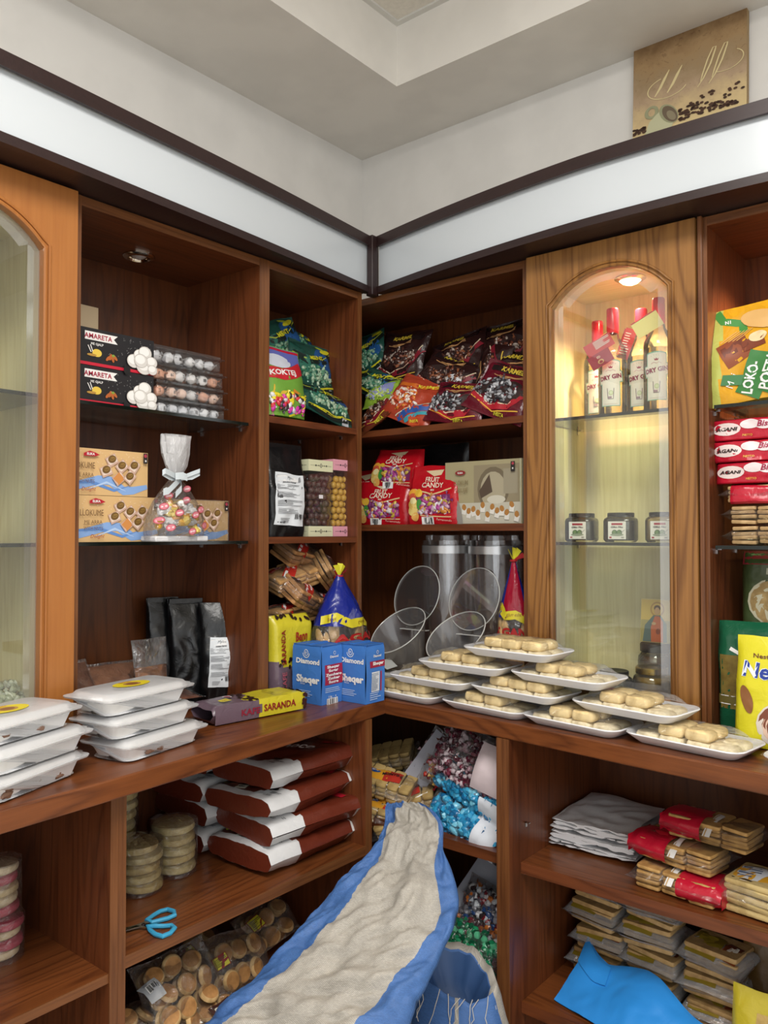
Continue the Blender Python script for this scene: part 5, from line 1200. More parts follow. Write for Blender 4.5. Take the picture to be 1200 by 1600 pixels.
# ------------------------------------------------------------------ lit cabinet: bottles
def bottle(px, y, label, seed, tag_art=None, rz=0):
    p = at('y', y, px, 620); o = thing('gin_bottle', label, 'bottle', (p.x, y, 1.7125), rz, 'gin bottles with red caps'); r = .0375; mb = MB()
    prof = [(.0001, .004), (r - .004, .0), (r, .006), (r, .165), (r * .96, .178), (r * .72, .196), (r * .46, .210), (r * .40, .222), (r * .38, .238)]
    mb.lathe(prof, BOTTLE, 32); mb.build('glass_body', o)
    mb = MB(); mb.lathe([(.0001, .008), (r - .003, .008), (r - .003, .16), (.0001, .16)], film('clear_spirit', .04, .1, '#f6ecd2', bump=0, rough=.02), 28); mb.build('gin', o)
    mb = MB(); mb.lathe([(r * .40, .222), (r * .42, .226), (r * .42, .284), (r * .38, .288), (.0001, .288)], col('#c4182a', .22), 24); mb.build('red_cap', o)
    F = lambda x, z, oo: ((r + oo) * math.sin(x / r), -(r + oo) * math.cos(x / r), z)
    mb = MB(); A_ = Art(mb, F); A_.o = .0008; g = ink('#7fb8a4'); L_ = col('#efe9dd', .5)
    A_.rect(0, .083, .049, .116, g, nx=10); A_.rect(0, .100, .062, .030, g, .12, nx=10); A_.ell(0, .141, .0245, .006, g)
    A_.rect(0, .083, .045, .112, L_, nx=10); A_.rect(0, .100, .058, .026, L_, .12, nx=10); A_.ell(0, .139, .022, .005, L_)
    A_.text('DRY GIN', 0, .101, .0155, ink('#8e2148'), bold=.045, a=.14, width=.054)
    A_.poly([(-.004, .124), (.004, .124), (.0055, .130), (.002, .127), (0, .131), (-.002, .127), (-.0055, .130)], ink('#9c2244'))
    for q in range(5): A_.k = 8; A_.ell(-.012 + .006 * q, .138 - .0006 * (q - 2) ** 2, .0007, .0007, ink('#8e2148'), n=6)
    A_.band([(-.012, .116), (-.006, .120), (0, .117), (.006, .120), (.012, .116)], .001, ink('#c98a9a'))
    A_.band([(-.008, .072), (-.0065, .044), (.0065, .044), (.008, .072)], .0014, ink('#6d5262')); A_.ell(.001, .060, .0055, .0062, ink('#c3cf9a')); A_.ell(.001, .060, .004, .0045, ink('#dfe6c4')); A_.rect(-.002, .048, .009, .005, ink('#a98a96')); A_.rect(0, .031, .032, .0008, ink('#c9b8a8'))
    mb.build('paper_label', o, sharp=70)['label'] = 'white label with green outline and DRY GIN lettering'
    mb = MB(); tag_art(mb); t = mb.build('neck_tag', o, smooth=False)
    return o
TR = col('#c03a3c', .35); TY = col('#e9d98a', .45)
def tagL(mb):
    mb.tube([(-.014, -.008, .226), (-.03, -.035, .205), (-.045, -.05, .185)], .0012, TY, 6); M = tr(-.022, -.052, .185) @ rot('Y', -28)
    mb.box((-.042, -.001, -.018), (.032, 0, .018), TR, M); mb.box((-.048, -.003, -.052), (.012, -.002, -.016), col('#98283a', .35), M)
    A_ = Art(mb, lambda x, y, oo: M @ Vector((x, -.0012 - oo, y))); A_.lines(.006, .004, .045, .022, 6, WHT, 2); B_ = Art(mb, lambda x, y, oo: M @ Vector((x, -.0032 - oo, y))); B_.text('ED', -.02, -.027, .008, ink('#e8c8b0'), bold=.02); B_.ell(-.02, -.040, .008, .006, ink('#c9a06a')); B_.ell(-.02, -.041, .005, .0035, ink('#98283a'))
def tagR(mb):
    M = tr(-.028, -.045, .195) @ rot('Y', 20); mb.box((-.014, -.001, -.045), (.016, 0, .035), TR, M); A_ = Art(mb, lambda x, y, oo: M @ Vector((x, -.0012 - oo, y))); A_.lines(0, -.005, .022, .06, 9, WHT, 4); mb.box((-.018, .002, -.04), (-.008, .003, .032), col('#98283a', .35), M)
def tagY(mb):
    M = tr(-.018, -.047, .215) @ rot('Y', -28); mb.box((-.036, -.001, -.022), (.032, 0, .022), TY, M); mb.box((-.036, -.0016, .019), (.032, -.001, .022), TR, M)
none = lambda mb: mb.box((-.010, -.0165, .214), (.010, -.0155, .220), TR)
bottle(958, .335, 'gin bottle in front at the left, red paper tag hanging from its neck', 1, tagL, rz=.25)
bottle(934, .43, 'gin bottle behind the tagged one at the left of the shelf', 2, none, rz=.35)
bottle(1003, .385, 'gin bottle in the middle of the lit shelf with a folded red tag', 3, tagR, rz=.2)
bottle(1030, .315, 'gin bottle at the right with a pale yellow tag, cut by the door frame', 4, tagY, rz=.2)
bottle(915, .47, 'gin bottle in the back left corner of the lit shelf', 5, none, rz=.45) if False else None

def jar(px, y, z, label, lidc, body, r=.039, h=.075, lab=True, grp=None, name='preserve_jar'):
    p = at('y', y, px, 800); o = thing(name, label, 'jar', (p.x, y, z), .15, grp); mb = MB()
    mb.lathe([(.0001, .001), (r * .88, 0), (r, .006), (r, h * .72), (r * .95, h * .80), (r * .78, h * .86), (r * .78, h * .90)], BOTTLE, 32, sq=5 if lab else 0); mb.build('glass_body', o)
    mb = MB(); mb.lathe([(.0001, .004), (r * .90, .004), (r * .95, .01), (r * .95, h * .70), (r * .7, h * .80), (.0001, h * .80)], body, 28, sq=5 if lab else 0); mb.build('preserve', o)
    mb = MB(); mb.lathe([(r * .80, h * .86), (r * .86, h * .87), (r * .86, h * .985), (r * .82, h), (r * .7, h * .99), (.0001, h * .985)], lidc, 32); mb.build('lid', o)
    if lab:
        mb = MB(); A_ = Art(mb, lambda x, z_, oo: (x, -r * .985 - oo, z_)); w = r * 1.15
        A_.rect(0, h * .40, w, h * .60, col('#e4e0d8', .5)); A_.rect(0, h * .61, w * .62, h * .07, ink('#a3283a')); A_.text('Gliko Fiku', 0, h * .51, .0065, BLK, shear=.3, bold=.02, width=w * .68)
        for s in (-1, 1): A_.ell(s * .006, h * .32, .007, .0075, ink('#4f6a48')); A_.ell(s * .006 - .001, h * .34, .004, .004, ink('#6f8a5c'))
        A_.ell(0, h * .25, .017, .003, ink('#8f9a84')); A_.band([(.008, h * .3), (.020, h * .42)], .0012, ink('#9a9a98')); A_.rect(-w * .36, h * .16, .006, .004, ink('#a3283a')); A_.lines(w * .33, h * .16, .008, .004, 2, BLK)
        mb.build('paper_label', o, smooth=False)
    return o
LB = col('#121213', .4); FG = col('#2a2716', .4)
jar(909, .30, 1.3855, 'dark fig preserve jar with black lid at the left of the glass shelf', LB, FG, grp='fig preserve jars')
jar(970, .30, 1.3855, 'dark fig preserve jar with black lid at the middle of the glass shelf', LB, FG, grp='fig preserve jars')
jar(1036, .305, 1.3855, 'paler preserve jar at the right end of the glass shelf, cut by the frame', LB, col('#a58a4a', .3), grp='fig preserve jars')
jar(1016, .325, .951, 'honey jar with a shiny gold lid behind the lit glass door', metal('#c9a648', .22), col('#8a6a2c', .3), r=.046, h=.120, lab=False)
jar(1022, .43, .951, 'tall jar with a dark lid standing behind the gold lid jar', LB, col('#5a3a1c', .3), r=.045, h=.166, lab=False)
jar(958, .30, .951, 'jar with black lid and red label, half hidden by the trays', LB, FG, r=.042, h=.105)
p = at('y', .43, 1019, 1008); o = thing('icon_card', 'small religious picture card with haloed figure in an orange robe', 'picture card', (p.x + .012, .425, 1.1185), .0, rx=math.radians(-6))
mb = MB(); f = boxfaces(mb, .085, .003, .115, col('#d8c48a', .5)); a = f['front']; a.rect(0, .085, .083, .055, ink('#d9b95a')); a.rect(0, .03, .083, .058, ink('#a89a5c'))
a.ell(.002, .088, .019, .020, ink('#b98a34')); a.ell(.002, .088, .015, .016, ink('#dcb860')); a.poly([(-.035, .002), (.03, .002), (.028, .05), (.012, .072), (-.008, .072), (-.03, .045)], ink('#4f6a6a')); a.poly([(-.012, .002), (.02, .002), (.018, .055), (.008, .070), (-.004, .070), (-.014, .04)], ink('#c8602e')); a.ell(.002, .084, .008, .011, ink('#c99a6a')); a.ell(.002, .091, .009, .008, ink('#5a3a20')); a.ell(.002, .084, .0065, .009, ink('#d3a878')); a.ell(-.006, .05, .006, .004, ink('#d3a878')); a.ell(.006, .03, .006, .008, ink('#8a3c22'))
mb.build('card', o, smooth=False)

# ------------------------------------------------------------------ right bay
def mini_art(a, w, h):
    a.band([(-w * .30, h * .98), (-w * .22, h * .86), (-w * .02, h * .80), (0, h * .70)], .018, ink('#3f8a3a')); a.text('N1', -w * .17, h * .84, .012, WHT, bold=.03)
    a.rect(-w * .10, h * .52, .065, .060, ink('#8a4420'), .4); a.rect(-w * .10, h * .55, .058, .026, ink('#6a2e18'), .4); a.rect(.02, h * .56, .050, .028, ink('#7a3a22'), .2)
    for q in range(5): a.band([(-w * .26 + q * .009, h * .62), (-w * .08 + q * .009, h * .72)], .002, ink('#d8a860'))
    a.ell(.03, h * .62, .02, .013, ink('#e6cfa0')); a.poly([(-w * .30, h * .20), (-w * .05, h * .16), (-w * .02, h * .26), (-w * .26, h * .30)], ink('#3f7a4a')); a.text('Mini', -w * .17, h * .225, .024, WHT, a=1.2, shear=.2, width=.035)
    a.band([(-w * .02, h * .05), (w * .08, h * .2), (w * .2, h * .45)], .055, ink('#3a7a3c')); a.band([(w * .18, h * .05), (w * .28, h * .2), (w * .38, h * .42)], .03, ink('#3a7a3c')); a.text('LOKO-', w * .04, h * .22, .032, WHT, a=1.25, bold=.03, width=.075); a.text('POETA', w * .24, h * .25, .032, WHT, a=1.25, bold=.03, width=.085)
    a.ell(w * .2, h * .80, w * .24, h * .10, ink('#dcae6a'), -.3)
p = at('y', .25, 1165, 640)
bag('mini_wafer_bag', 'yellow and green mini wafer bag leaning at the top of the right bay', 'snack bag', (p.x + .012, .27, 1.706), .20, .235, .07, pla('#d9b428', .25, .5), mini_art, rz=.0, rx=-5, ry=-6, seed=91, crump=.008, kind='stand', p=4,
    mf=lambda x, y: pla('#b9bf62', .25, .5) if x < -.065 + y * .1 else pla('#d9a022', .25, .5))
RB = pla('#b81830', .25, .6)
def bisk_art(a, w, h):
    a.ell(-w * .33, h * .50, w * .13, h * .28, ink('#e7d6d2')); a.text('AGANI', -w * .33, h * .50, .0105, ink('#3a2a2a'), bold=.05, shear=.2, width=w * .20)
    for x, y, r in ((-.03, .66, .022), (.0, .62, .020), (.03, .68, .022), (.055, .62, .018), (.08, .66, .02)): a.ell(x, h * y, r, h * .20, ink('#ecdfe0'))
    a.text('Biskota Arra', .035, h * .66, .018, ink('#a31f48'), shear=.3, bold=.02, width=.10); a.rect(.03, h * .36, .04, h * .22, ink('#c9a05a'), .1); a.text('NETTO', -.035, h * .20, .007, ink('#e0b04a'), bold=.02)
def lying(name, label, x, y, z, w, h, d, mat, art, grp, seed, rz=0, mf=None, ry=0, cat='biscuit pack', **k):
    """pillow pack lying on its long side with its printed face to the room"""
    return bag(name, label, cat, (x, y, z), w, h, d, mat, art, group=grp, rz=rz, ry=ry, seed=seed, crump=k.pop('crump', .005), kind='brick', p=k.pop('p', 3.4), freq=k.pop('freq', 12), mf=mf, **k)
x0 = at('y', .25, 1113, 700).x
for i, (z, dx, lb) in enumerate([(1.3815, .008, 'lowest'), (1.4285, .006, 'second from the bottom'), (1.4755, .0, 'third from the bottom'), (1.5225, .0, 'fourth from the bottom'), (1.5725, -.004, 'fifth from the bottom'), (1.6225, -.008, 'topmost')]):
    if i < 3:
        o = wafer_pack('wafer_pack', 'clear wafer biscuit pack with red side, %s in the right bay stack' % lb if i < 2 else 'red ended wafer biscuit pack, third from the bottom in the right bay stack', (x0 + .145 + dx, .29, z), (.23, .085, .040), 0, group='wafer packs in the right bay', seed=100 + i, nrow=4 if i < 2 else 4, mat=food('#c9a878'), pitch=.01,
                       art=(lambda A_, w, d: (A_.rect(w * .05, d * .5, .06, d * .98, ink('#b3122e')), A_.rect(-.015, d * .5, .01, d, WHT))) )
        if i == 2:
            mb = MB(); pouch(mb, .11, .046, .10, RB, nx=12, ny=10, seed=7, crump=.006, kind='brick', p=4); e = mb.build('red_wrapper', o); e.location = (-.06, 0, 0)
            e['label'] = 'red opaque end of the pack'
        else:
            mb = MB(); mb.box((.02, -.045, .004), (.13, .045, .043), RB); mb.build('red_wrapper', o, bevel=.006)['label'] = 'red opaque end of the pack'
    else: lying('wafer_pack', 'red printed wafer biscuit pack, %s in the right bay stack' % lb, x0 + .12 + dx, .29, z, .25, .052, .085, RB, bisk_art, 'wafer packs in the right bay', 110 + i)
def bulg_art(a, w, h):
    a.rect(0, h * .92, w * .96, h * .16, ink('#8a2030')); a.text('BULGUR', w * .12, h * .76, .020, ink('#a9a890'), bold=.03, width=.09); a.ell(0, h * .38, w * .40, h * .30, ink('#b9b49a')); a.ell(0, h * .38, w * .37, h * .28, food('#a58c5c')); a.ell(w * .16, h * .93, .014, .014, WHT)
p = at('y', .30, 1156, 960)
bag('bulgur_bag', 'green bulgur bag with red top standing on another bag under the glass shelf', 'grain bag', (p.x + .075, .36, 1.175), .17, .19, .06, pla('#3c4a2a', .3, .4), bulg_art, seed=95, crump=.005, kind='brick', p=3)
bag('grain_bag', 'dark green and red grain bag squashed under the bulgur bag', 'grain bag', (p.x + .065, .375, .951), .20, .222, .075, pla('#4a5230', .3, .5), lambda a, w, h: a.band([(-w * .45, h * .86), (0, h * .90), (w * .45, h * .82)], .03, ink('#9a2a34')), seed=96, crump=.010, kind='stand', p=3)
def lent_art(a, w, h):
    a.rect(0, h * .46, w * .88, h * .48, food('#7d6a2c')); a.rect(0, h * .30, w * .94, .022, ink('#6a6030')); a.band([(-w * .44, h * .335), (w * .44, h * .335)], .002, WHT); a.band([(-w * .44, h * .262), (w * .44, h * .262)], .002, WHT); a.poly([(-w * .2, h * .72), (.0, h * .62), (.0, h * .72)], ink('#2a8a5c')); a.ell(w * .1, h * .30, .015, .02, ink('#1e6a48')); a.band([(-w * .3, h * .76), (-w * .1, h * .70)], .008, WHT)
p = at('y', .27, 1134, 1120)
bag('lentil_bag', 'dark green bag of lentils with clear middle behind the yellow cocoa bag', 'grain bag', (p.x + .068, .275, .951), .165, .255, .06, pla('#17583c', .25, .6), lent_art, seed=97, crump=.006, kind='brick', p=3.2)
def nesq(a, w, h):
    a.text('Nestl\u00e9', -w * .18, h * .82, .013, ink('#6a3a1c'), bold=.02, width=.045)
    a.text('Nesquik', .004, h * .655, .045, ink('#e6ebf2'), bold=.045, width=.160, a=-.06); a.text('Nesquik', .004, h * .655, .044, ink('#1f3a94'), bold=.03, width=.156, a=-.06)
    a.ell(.02, h * .22, .062, .052, ink('#d9cfc4')); a.ell(.02, h * .22, .058, .048, ink('#7a4430')); a.band([(.02 + (.005 + .0042 * t) * math.cos(t * .8 + 2), h * .22 + (.004 + .0036 * t) * math.sin(t * .8 + 2)) for t in [k * .55 for k in range(22)]], .008, ink('#d8b9a4')); a.ell(w * .36, h * .92, .016, .022, ink('#d98a2e')); a.ell(w * .2, h * .5, .015, .02, ink('#e0a23a'))
    a.ell(-w * .34, h * .42, .012, .03, ink('#8a5a34'), .3); a.text('200 g', -w * .33, h * .07, .009, ink('#3a3a1a'), bold=.02, a=-.2)
p = at('y', .15, 1150, 1130)
bag('cocoa_bag', 'bright yellow cocoa powder bag with blue lettering and a swirl cup picture', 'cocoa bag', (p.x + .083, .175, .951), .185, .235, .06, pla('#d8cf2a', .3, .4), nesq, rx=-4, seed=98, crump=.006, kind='stand', p=3, topn=.95)
# ------------------------------------------------------------------ left base cabinet: brown sacks, round biscuits, scissors
BRN = pla('#6a2c1c', .33, .5); SWH = pla('#dcdcdc', .35, .4)
def sack_mf(w, h):
    def f(x, y):
        if (x - w * .5) ** 2 + (y * .9) ** 2 < .092 ** 2 and y > -.01: return SWH
        if (x + w * .5) ** 2 + (y * 1.0) ** 2 < .045 ** 2: return SWH
        if y < .022: return SWH
        if y > h - .045: return SWH
        return BRN
    return f
def sack_art(a, w, h):
    a.rect(-w * .28, .045, .06, .036, ink('#5a2a20')); a.ell(-w * .34, .05, .018, .011, ink('#c9cc3a')); a.ell(-w * .2, .045, .022, .014, ink('#7a4434')); a.rect(-w * .10, .04, .03, .026, ink('#e0dcc8'), .3); a.text('Go', -w * .10, .04, .014, BLK, bold=.03, a=.3)
    a.text('1 KG', w * .30, .035, .012, ink('#3a3a3c'), bold=.02); a.lines(w * .33, .058, .035, .012, 2, ink('#5a5a5c')); a.ell(w * .24, h * .22, .014, .008, BLK)
    a.text('Choco', .0, h * .55, .045, ink('#e6dcd6'), bold=.02, shear=.3, a=.4); a.rect(w * .25, h * .78, .05, .02, ink('#b3182c'), .2)
def brown(x, y, z, label, seed, rz=0, w=.235, h=.34, d=.066, grp='brown chocolate powder sacks'):
    return bag('brown_sack', label, 'sack', (x + h / 2 * math.sin(rz), y - h / 2 * math.cos(rz), z + d / 2), w, h, d, BRN, sack_art, group=grp, rz=rz, rx=-90, seed=seed, crump=.006, kind='brick', p=4.5, freq=7, mf=sack_mf(w, h))
for i, (x, y, z, rz, lb) in enumerate([
    (-.175, -.185, .5785, .02, 'brown sack with white corner at the bottom of the right stack, on the base shelf'),
    (-.165, -.165, .6430, -.07, 'brown sack second from the bottom of the right stack, white end at the back'),
    (-.180, -.190, .7080, .05, 'brown sack second from the top of the right stack'),
    (-.185, -.165, .7730, .0, 'brown sack on top of the right stack, nearest the worktop'),
    (-.410, -.205, .5785, .04, 'brown sack at the bottom of the left rear stack'),
    (-.400, -.185, .6430, -.03, 'brown sack in the middle of the left rear stack'),
    (-.415, -.210, .7080, .06, 'brown sack third up in the left rear stack, text on its white corner'),
    (-.405, -.180, .7730, -.02, 'brown sack at the top of the left rear stack, just below the worktop'),
    (-.330, -.190, .8385, .03, 'brown sack lying flat across both stacks against the worktop')]):
    brown(x, y, z, lb, 130 + i, rz, d=.064 if i < 8 else .055)
def round_pack(x, y, z, n, r, t, label, mats, seed, grp='round flat biscuit packs', name='round_biscuit_pack'):
    o = thing(name, label, 'biscuit pack', (x, y, z), 0, grp); rr = random.Random(seed); first = {}
    for k in range(n):
        m_ = mats[k % len(mats)]
        if m_.name not in first:
            mb = MB(); mb.lathe([(.0001, .0), (r * .8, 0), (r * .97, t * .25), (r, t * .5), (r * .95, t * .8), (r * .7, t), (.0001, t * 1.02)], m_, 24)
            mb.v = [(a * (1 + .03 * noise.noise(Vector((a * 60, b * 60, seed)))), b * (1 + .03 * noise.noise(Vector((b * 60, a * 60, seed)))), c) for a, b, c in mb.v]; b = mb.build('biscuit', o); first[m_.name] = b
        else: b = first[m_.name].copy(); COL.objects.link(b); b.parent = o
        b.location = (rr.uniform(-.004, .004), rr.uniform(-.004, .004), .002 + k * t); b.rotation_euler = (rr.uniform(-.06, .06), rr.uniform(-.06, .06), rr.uniform(0, 6))
    H = n * t; mb = MB(); R = r + .005
    mb.grid(lambda u, v: Vector((R * (1 + .03 * noise.noise(Vector((math.cos(u) * 3, math.sin(u) * 3, v * 40 + seed)))) * math.cos(u), R * (1 + .03 * noise.noise(Vector((math.cos(u) * 3, math.sin(u) * 3, v * 40 + seed)))) * math.sin(u), v)), 32, 12, FILM2, 0, 2 * PI, 0, H + .002)
    mb.grid(lambda u, v: Vector((R * v * math.cos(u), R * v * math.sin(u), H + .002 + .008 * (1 - v) * (1 + noise.noise(Vector((u * 2, v * 6, seed)))))), 32, 5, FILM2, 0, 2 * PI, 0.02, 1)
    mb.build('clear_wrap', o, sharp=60); return o
CRM = food('#cdbb84'); CRM2 = food('#c4ae72')
round_pack(-.285, -.462, .5785, 5, .052, .024, 'wrapped stack of thick pale round biscuits nearest the brown sacks', [CRM, CRM2], 1)
round_pack(-.265, -.578, .5785, 5, .052, .022, 'wrapped stack of pale round biscuits behind the cabinet divider', [CRM2, CRM], 2)
round_pack(-.41, -.545, .5785, 11, .050, .0235, 'tall dim stack of round biscuits at the back of the shelf', [CRM, CRM2], 3)
PK, PK2 = food('#b84a5e'), food('#d2a9a0')
p = at('x', -.25, 8, 1490)
round_pack(-.25, p.y - .010, .5575, 4, .040, .020, 'wrapped pink and cream round cakes, lower roll at the left edge', [food('#d8c4a0'), PK], 4, 'pink and cream cake rolls', 'cake_roll')
round_pack(-.252, p.y - .016, .6440, 5, .040, .021, 'wrapped pink and cream round cakes, upper roll at the left edge', [PK, food('#dccaa8'), food('#d2bd92')], 5, 'pink and cream cake rolls', 'cake_roll')
# scissors
sc = thing('scissors', 'pair of scissors with light blue handles lying on the base shelf', 'scissors', at('z', .5775, 236, 1444))
def zc(px, py, z=.583): return at('z', z, px, py) - Vector(sc.location)
HB = col('#3f9fc8', .35)
for nm, P_ in (('handle', [(229, 1438), (240, 1430), (250, 1424), (262, 1421), (272, 1424), (273, 1430), (262, 1435), (250, 1438), (238, 1441)]), ('handle', [(230, 1448), (242, 1447), (256, 1447), (268, 1446), (273, 1450), (266, 1458), (254, 1463), (243, 1460), (235, 1454)])):
    MB().tube([zc(*q) for q in P_], .0048, HB, 8, True).build(nm, sc)
BL = metal('#b9bcc0', .18)
for nm, a_, b_, c_ in (('blade', (233, 1440), (215, 1447), (180, 1455)), ('blade', (233, 1450), (216, 1448), (178, 1459))):
    mb = MB(); P_ = [zc(*a_), zc(*b_), zc(*c_)]; n_ = Vector((.0065, 0, 0)); z_ = Vector((0, 0, .0012))
    vs = [P_[0] - n_, P_[0] + n_, P_[1] - n_ * .9, P_[1] + n_ * .9, P_[2] - n_ * .2, P_[2] + n_ * .2]; vs = vs + [v + z_ for v in vs]
    mb.add(vs, [(0, 1, 3, 2), (2, 3, 5, 4), (6, 8, 9, 7), (8, 10, 11, 9), (0, 2, 8, 6), (2, 4, 10, 8), (1, 7, 9, 3), (3, 9, 11, 5), (4, 5, 11, 10), (0, 6, 7, 1)], BL); mb.build(nm, sc, smooth=False)
MB().lathe([(.004, 0), (.004, .003), (.0001, .0035)], metal('#8a8a8c'), 12, tr(*zc(224, 1445, .583))).build('pivot_screw', sc)

# bags of round cookies at the bottom
COOK = food('#cfa06a'); COOK2 = food('#e2bd84'); COOKT = food('#bd8a52')
def cookie_bag(label, loc, w, h, d, rz, rx, ry, seed, lab=None, n=16, dark=False):
    o = thing('cookie_bag', label, 'cookie bag', loc, rz, 'clear bags of round cookies', math.radians(rx), math.radians(ry)); rr = random.Random(seed); r = .024; k = 0; first = None
    rows = max(2, int(h / (r * 1.7)));cols = max(2, int(w / (r * 1.8)))
    for lay in (0, 1):
        for j in range(rows):
            for i in range(cols):
                x = -w / 2 + w * (i + .5 + .25 * (j % 2)) / (cols + .25); z = h * (j + .5) / rows
                if first is None:
                    mb = MB(); mb.lathe([(.0001, -.008), (r * .75, -.008), (r, -.002), (r * .96, .003), (r * .8, .0065)], COOK2, 18); mb.lathe([(r * .8, .0065), (r * .4, .0085), (.0001, .009)], COOKT, 18); first = mb.build('cookie', o); c = first
                else: c = first.copy(); COL.objects.link(c); c.parent = o
                c.location = (x + rr.uniform(-.005, .005), (-.26 + .5 * lay) * d + rr.uniform(-.004, .004), z + rr.uniform(-.004, .004)); c.rotation_euler = (PI / 2 + rr.uniform(-.5, .4), rr.uniform(-.3, .3), rr.uniform(-.5, .5)); k += 1
    mb = MB(); a, b = pouch(mb, w * 1.15, h * 1.12, d * 1.35, FILM2, seed=seed, crump=.010, kind='pillow', p=3, freq=13, nx=26, ny=26); mb.build('clear_bag', o, sharp=70)
    if lab:
        mb = MB(); a.mb = mb; a.o = .0015
        x, z, s_ = lab[0] * w, lab[1] * h, lab[2]
        if lab[3] == 'y': a.rect(x, z, s_ * 1.15, s_ * .92, ink('#8c1c22'), .1); a.rect(x, z, s_ * 1.05, s_ * .82, ink('#d4cc36'), .1); a.lines(x, z, s_ * .9, s_ * .6, 6, ink('#4a4420'), 2, .1)
        elif lab[3] == 'w': a.rect(x, z, s_ * .9, s_ * 1.2, ink('#b3b6ba'), .2); a.barcode(x, z + s_ * .2, s_ * .6, s_ * .4, .2, 3)
        else: a.rect(x, z, s_ * 1.7, s_ * 1.1, ink('#3a1a14'), .1); a.text('PIKANT', x, z + s_ * .2, s_ * .35, ink('#c9c4b4'), bold=.04, a=.1); a.ell(x + s_ * .5, z - s_ * .3, s_ * .3, s_ * .2, ink('#d9b32c'))
        mb.build('printed_label', o, sharp=75)
    return o
for i, (px, py, x, w, h, d, rz, rx, ry, lab, lb) in enumerate([
    (300, 1556, -.10, .17, .13, .06, PI / 2, -40, 0, (-.46, .62, .035, 'w'), 'cookie bag with white barcode corner, lying largest at the bottom left'),
    (235, 1625, -.09, .18, .12, .06, PI / 2, -60, 8, None, 'cookie bag at the bottom left behind the divider, cut by the picture edge'),
    (325, 1502, -.24, .17, .11, .05, PI / 2 + .1, -50, -6, (-.15, .6, .034, 'y'), 'cookie bag with a yellow label just below the shelf edge, second from left'),
    (384, 1517, -.13, .15, .12, .06, PI / 2, -35, 4, (-.42, .62, .032, 'y'), 'cookie bag with two large domed cookies beside the woven sack'),
    (432, 1455, -.22, .15, .10, .055, PI / 2, -40, -8, (-.30, .72, .036, 'y'), 'cookie bag with a yellow label near the middle of the shelf edge'),
    (470, 1428, -.34, .16, .11, .055, PI / 2 - .1, -45, 6, (-.1, .8, .035, 'r'), 'cookie bag with brown printed header at the far right'),
    (345, 1612, -.05, .16, .10, .055, PI / 2, -45, 0, (.15, .6, .036, 'r'), 'cookie bag with orange picture print touching the woven sack at the bottom')]):
    p = at('x', x, px, py); cookie_bag(lb, p - Vector((0, 0, h * .35)), w, h, d, rz, rx, ry, 150 + i, lab)

# ------------------------------------------------------------------ corner base cabinet: candy bags
def candy_bag(label, loc, w, h, d, mats, rz, rx, ry, seed, n=150, r=.0085, header=None, name='candy_bag', grp=None, twist=.5, fm=None):
    o = thing(name, label, 'candy bag', loc, rz, grp, math.radians(rx), math.radians(ry)); rr = random.Random(seed); mb = MB(); f, b = pouch_fns(w, h, d, seed=seed, crump=.006, kind='pillow', p=3, freq=10)
    for i in range(n):
        x, z = rr.uniform(-.44, .44) * w, rr.uniform(.07, .93) * h; q = f(x, z); t = rr.choice((.9, .9, .55)); y = q.y * t
        m_ = rr.choice(mats); M = tr(x, y, z) @ rot('X', rr.uniform(0, 360)) @ rot('Y', rr.uniform(0, 360)); L_ = r * rr.uniform(.9, 1.35)
        mb.ell((0, 0, 0), (L_, r * .85, r * .8), m_, 8, 5, M, seed=i + seed, amp=.3)
        if rr.random() < twist:
            for s in (-1, 1): mb.add([(s * L_ * .8, 0, 0), (s * L_ * 1.8, r * .7, r * .3), (s * L_ * 1.8, -r * .7, -r * .1)], [(0, 1, 2)], m_, M)
    tag(mb.build('candies', o), kind='stuff')
    mb = MB(); pouch(mb, w * 1.06, h * 1.04, d * 1.1, fm or FILM2, seed=seed, crump=.006, kind='pillow', p=3, freq=10); mb.build('clear_bag', o, sharp=70)
    if header:
        hc, x0, x1, z0, z1 = header; mb = MB()
        mb.grid(lambda x, z: f(x * .92, min(max(z, 0), h)) * 1.0 + Vector((0, -.013 - .0 * z, z - min(max(z, 0), h))), 12, 10, col(hc, .5, 'paper', .1), x0 * w, x1 * w, z0 * h, z1 * h)
        mb.build('paper_panel', o, sharp=60)
    return o
AQ = [GLOSS('#2a8ab8'), GLOSS('#4fb0d8'), GLOSS('#1a6a9c'), GLOSS('#7ccbe6'), GLOSS('#2f9ccc')]
PUR = [GLOSS('#4a1626'), GLOSS('#6a2438'), GLOSS('#b9a9ae'), GLOSS('#3a1420'), GLOSS('#8a6a74')]
GRC = [GLOSS('#0f6a44'), GLOSS('#1f8a5a'), GLOSS('#0a4a30'), GLOSS('#5ab88a'), GLOSS('#14583c')]
MIXC = [GLOSS('#c9cdd2'), GLOSS('#7a2028'), GLOSS('#24406e'), GLOSS('#b8682c'), GLOSS('#6a6a70'), GLOSS('#d8d8da'), GLOSS('#8a8a92'), GLOSS('#3a2a2c'), GLOSS('#55525a')]
REDC = [GLOSS('#9c1c24'), GLOSS('#c43a2c'), GLOSS('#d8b05a'), GLOSS('#6a1a1c')]
def atc(y, px, py, dz=0): return at('y', y, px, py) + Vector((0, 0, dz))
candy_bag('clear bag of blue wrapped candies lying on the shelf, lower of the two', atc(.10, 718, 1314, -.0), .24, .10, .075, AQ, -.10, -25, 14, 171, 190, .0125, ('#dfe4ec', .22, .52, .0, .95), grp='clear bags of blue candies', twist=.08)
candy_bag('clear bag of blue wrapped candies resting on the lower one', atc(.12, 728, 1258, -.0), .26, .10, .075, AQ, -.10, -25, 16, 172, 190, .0125, ('#dfe4ec', .22, .52, -.1, .45), grp='clear bags of blue candies', twist=.08)
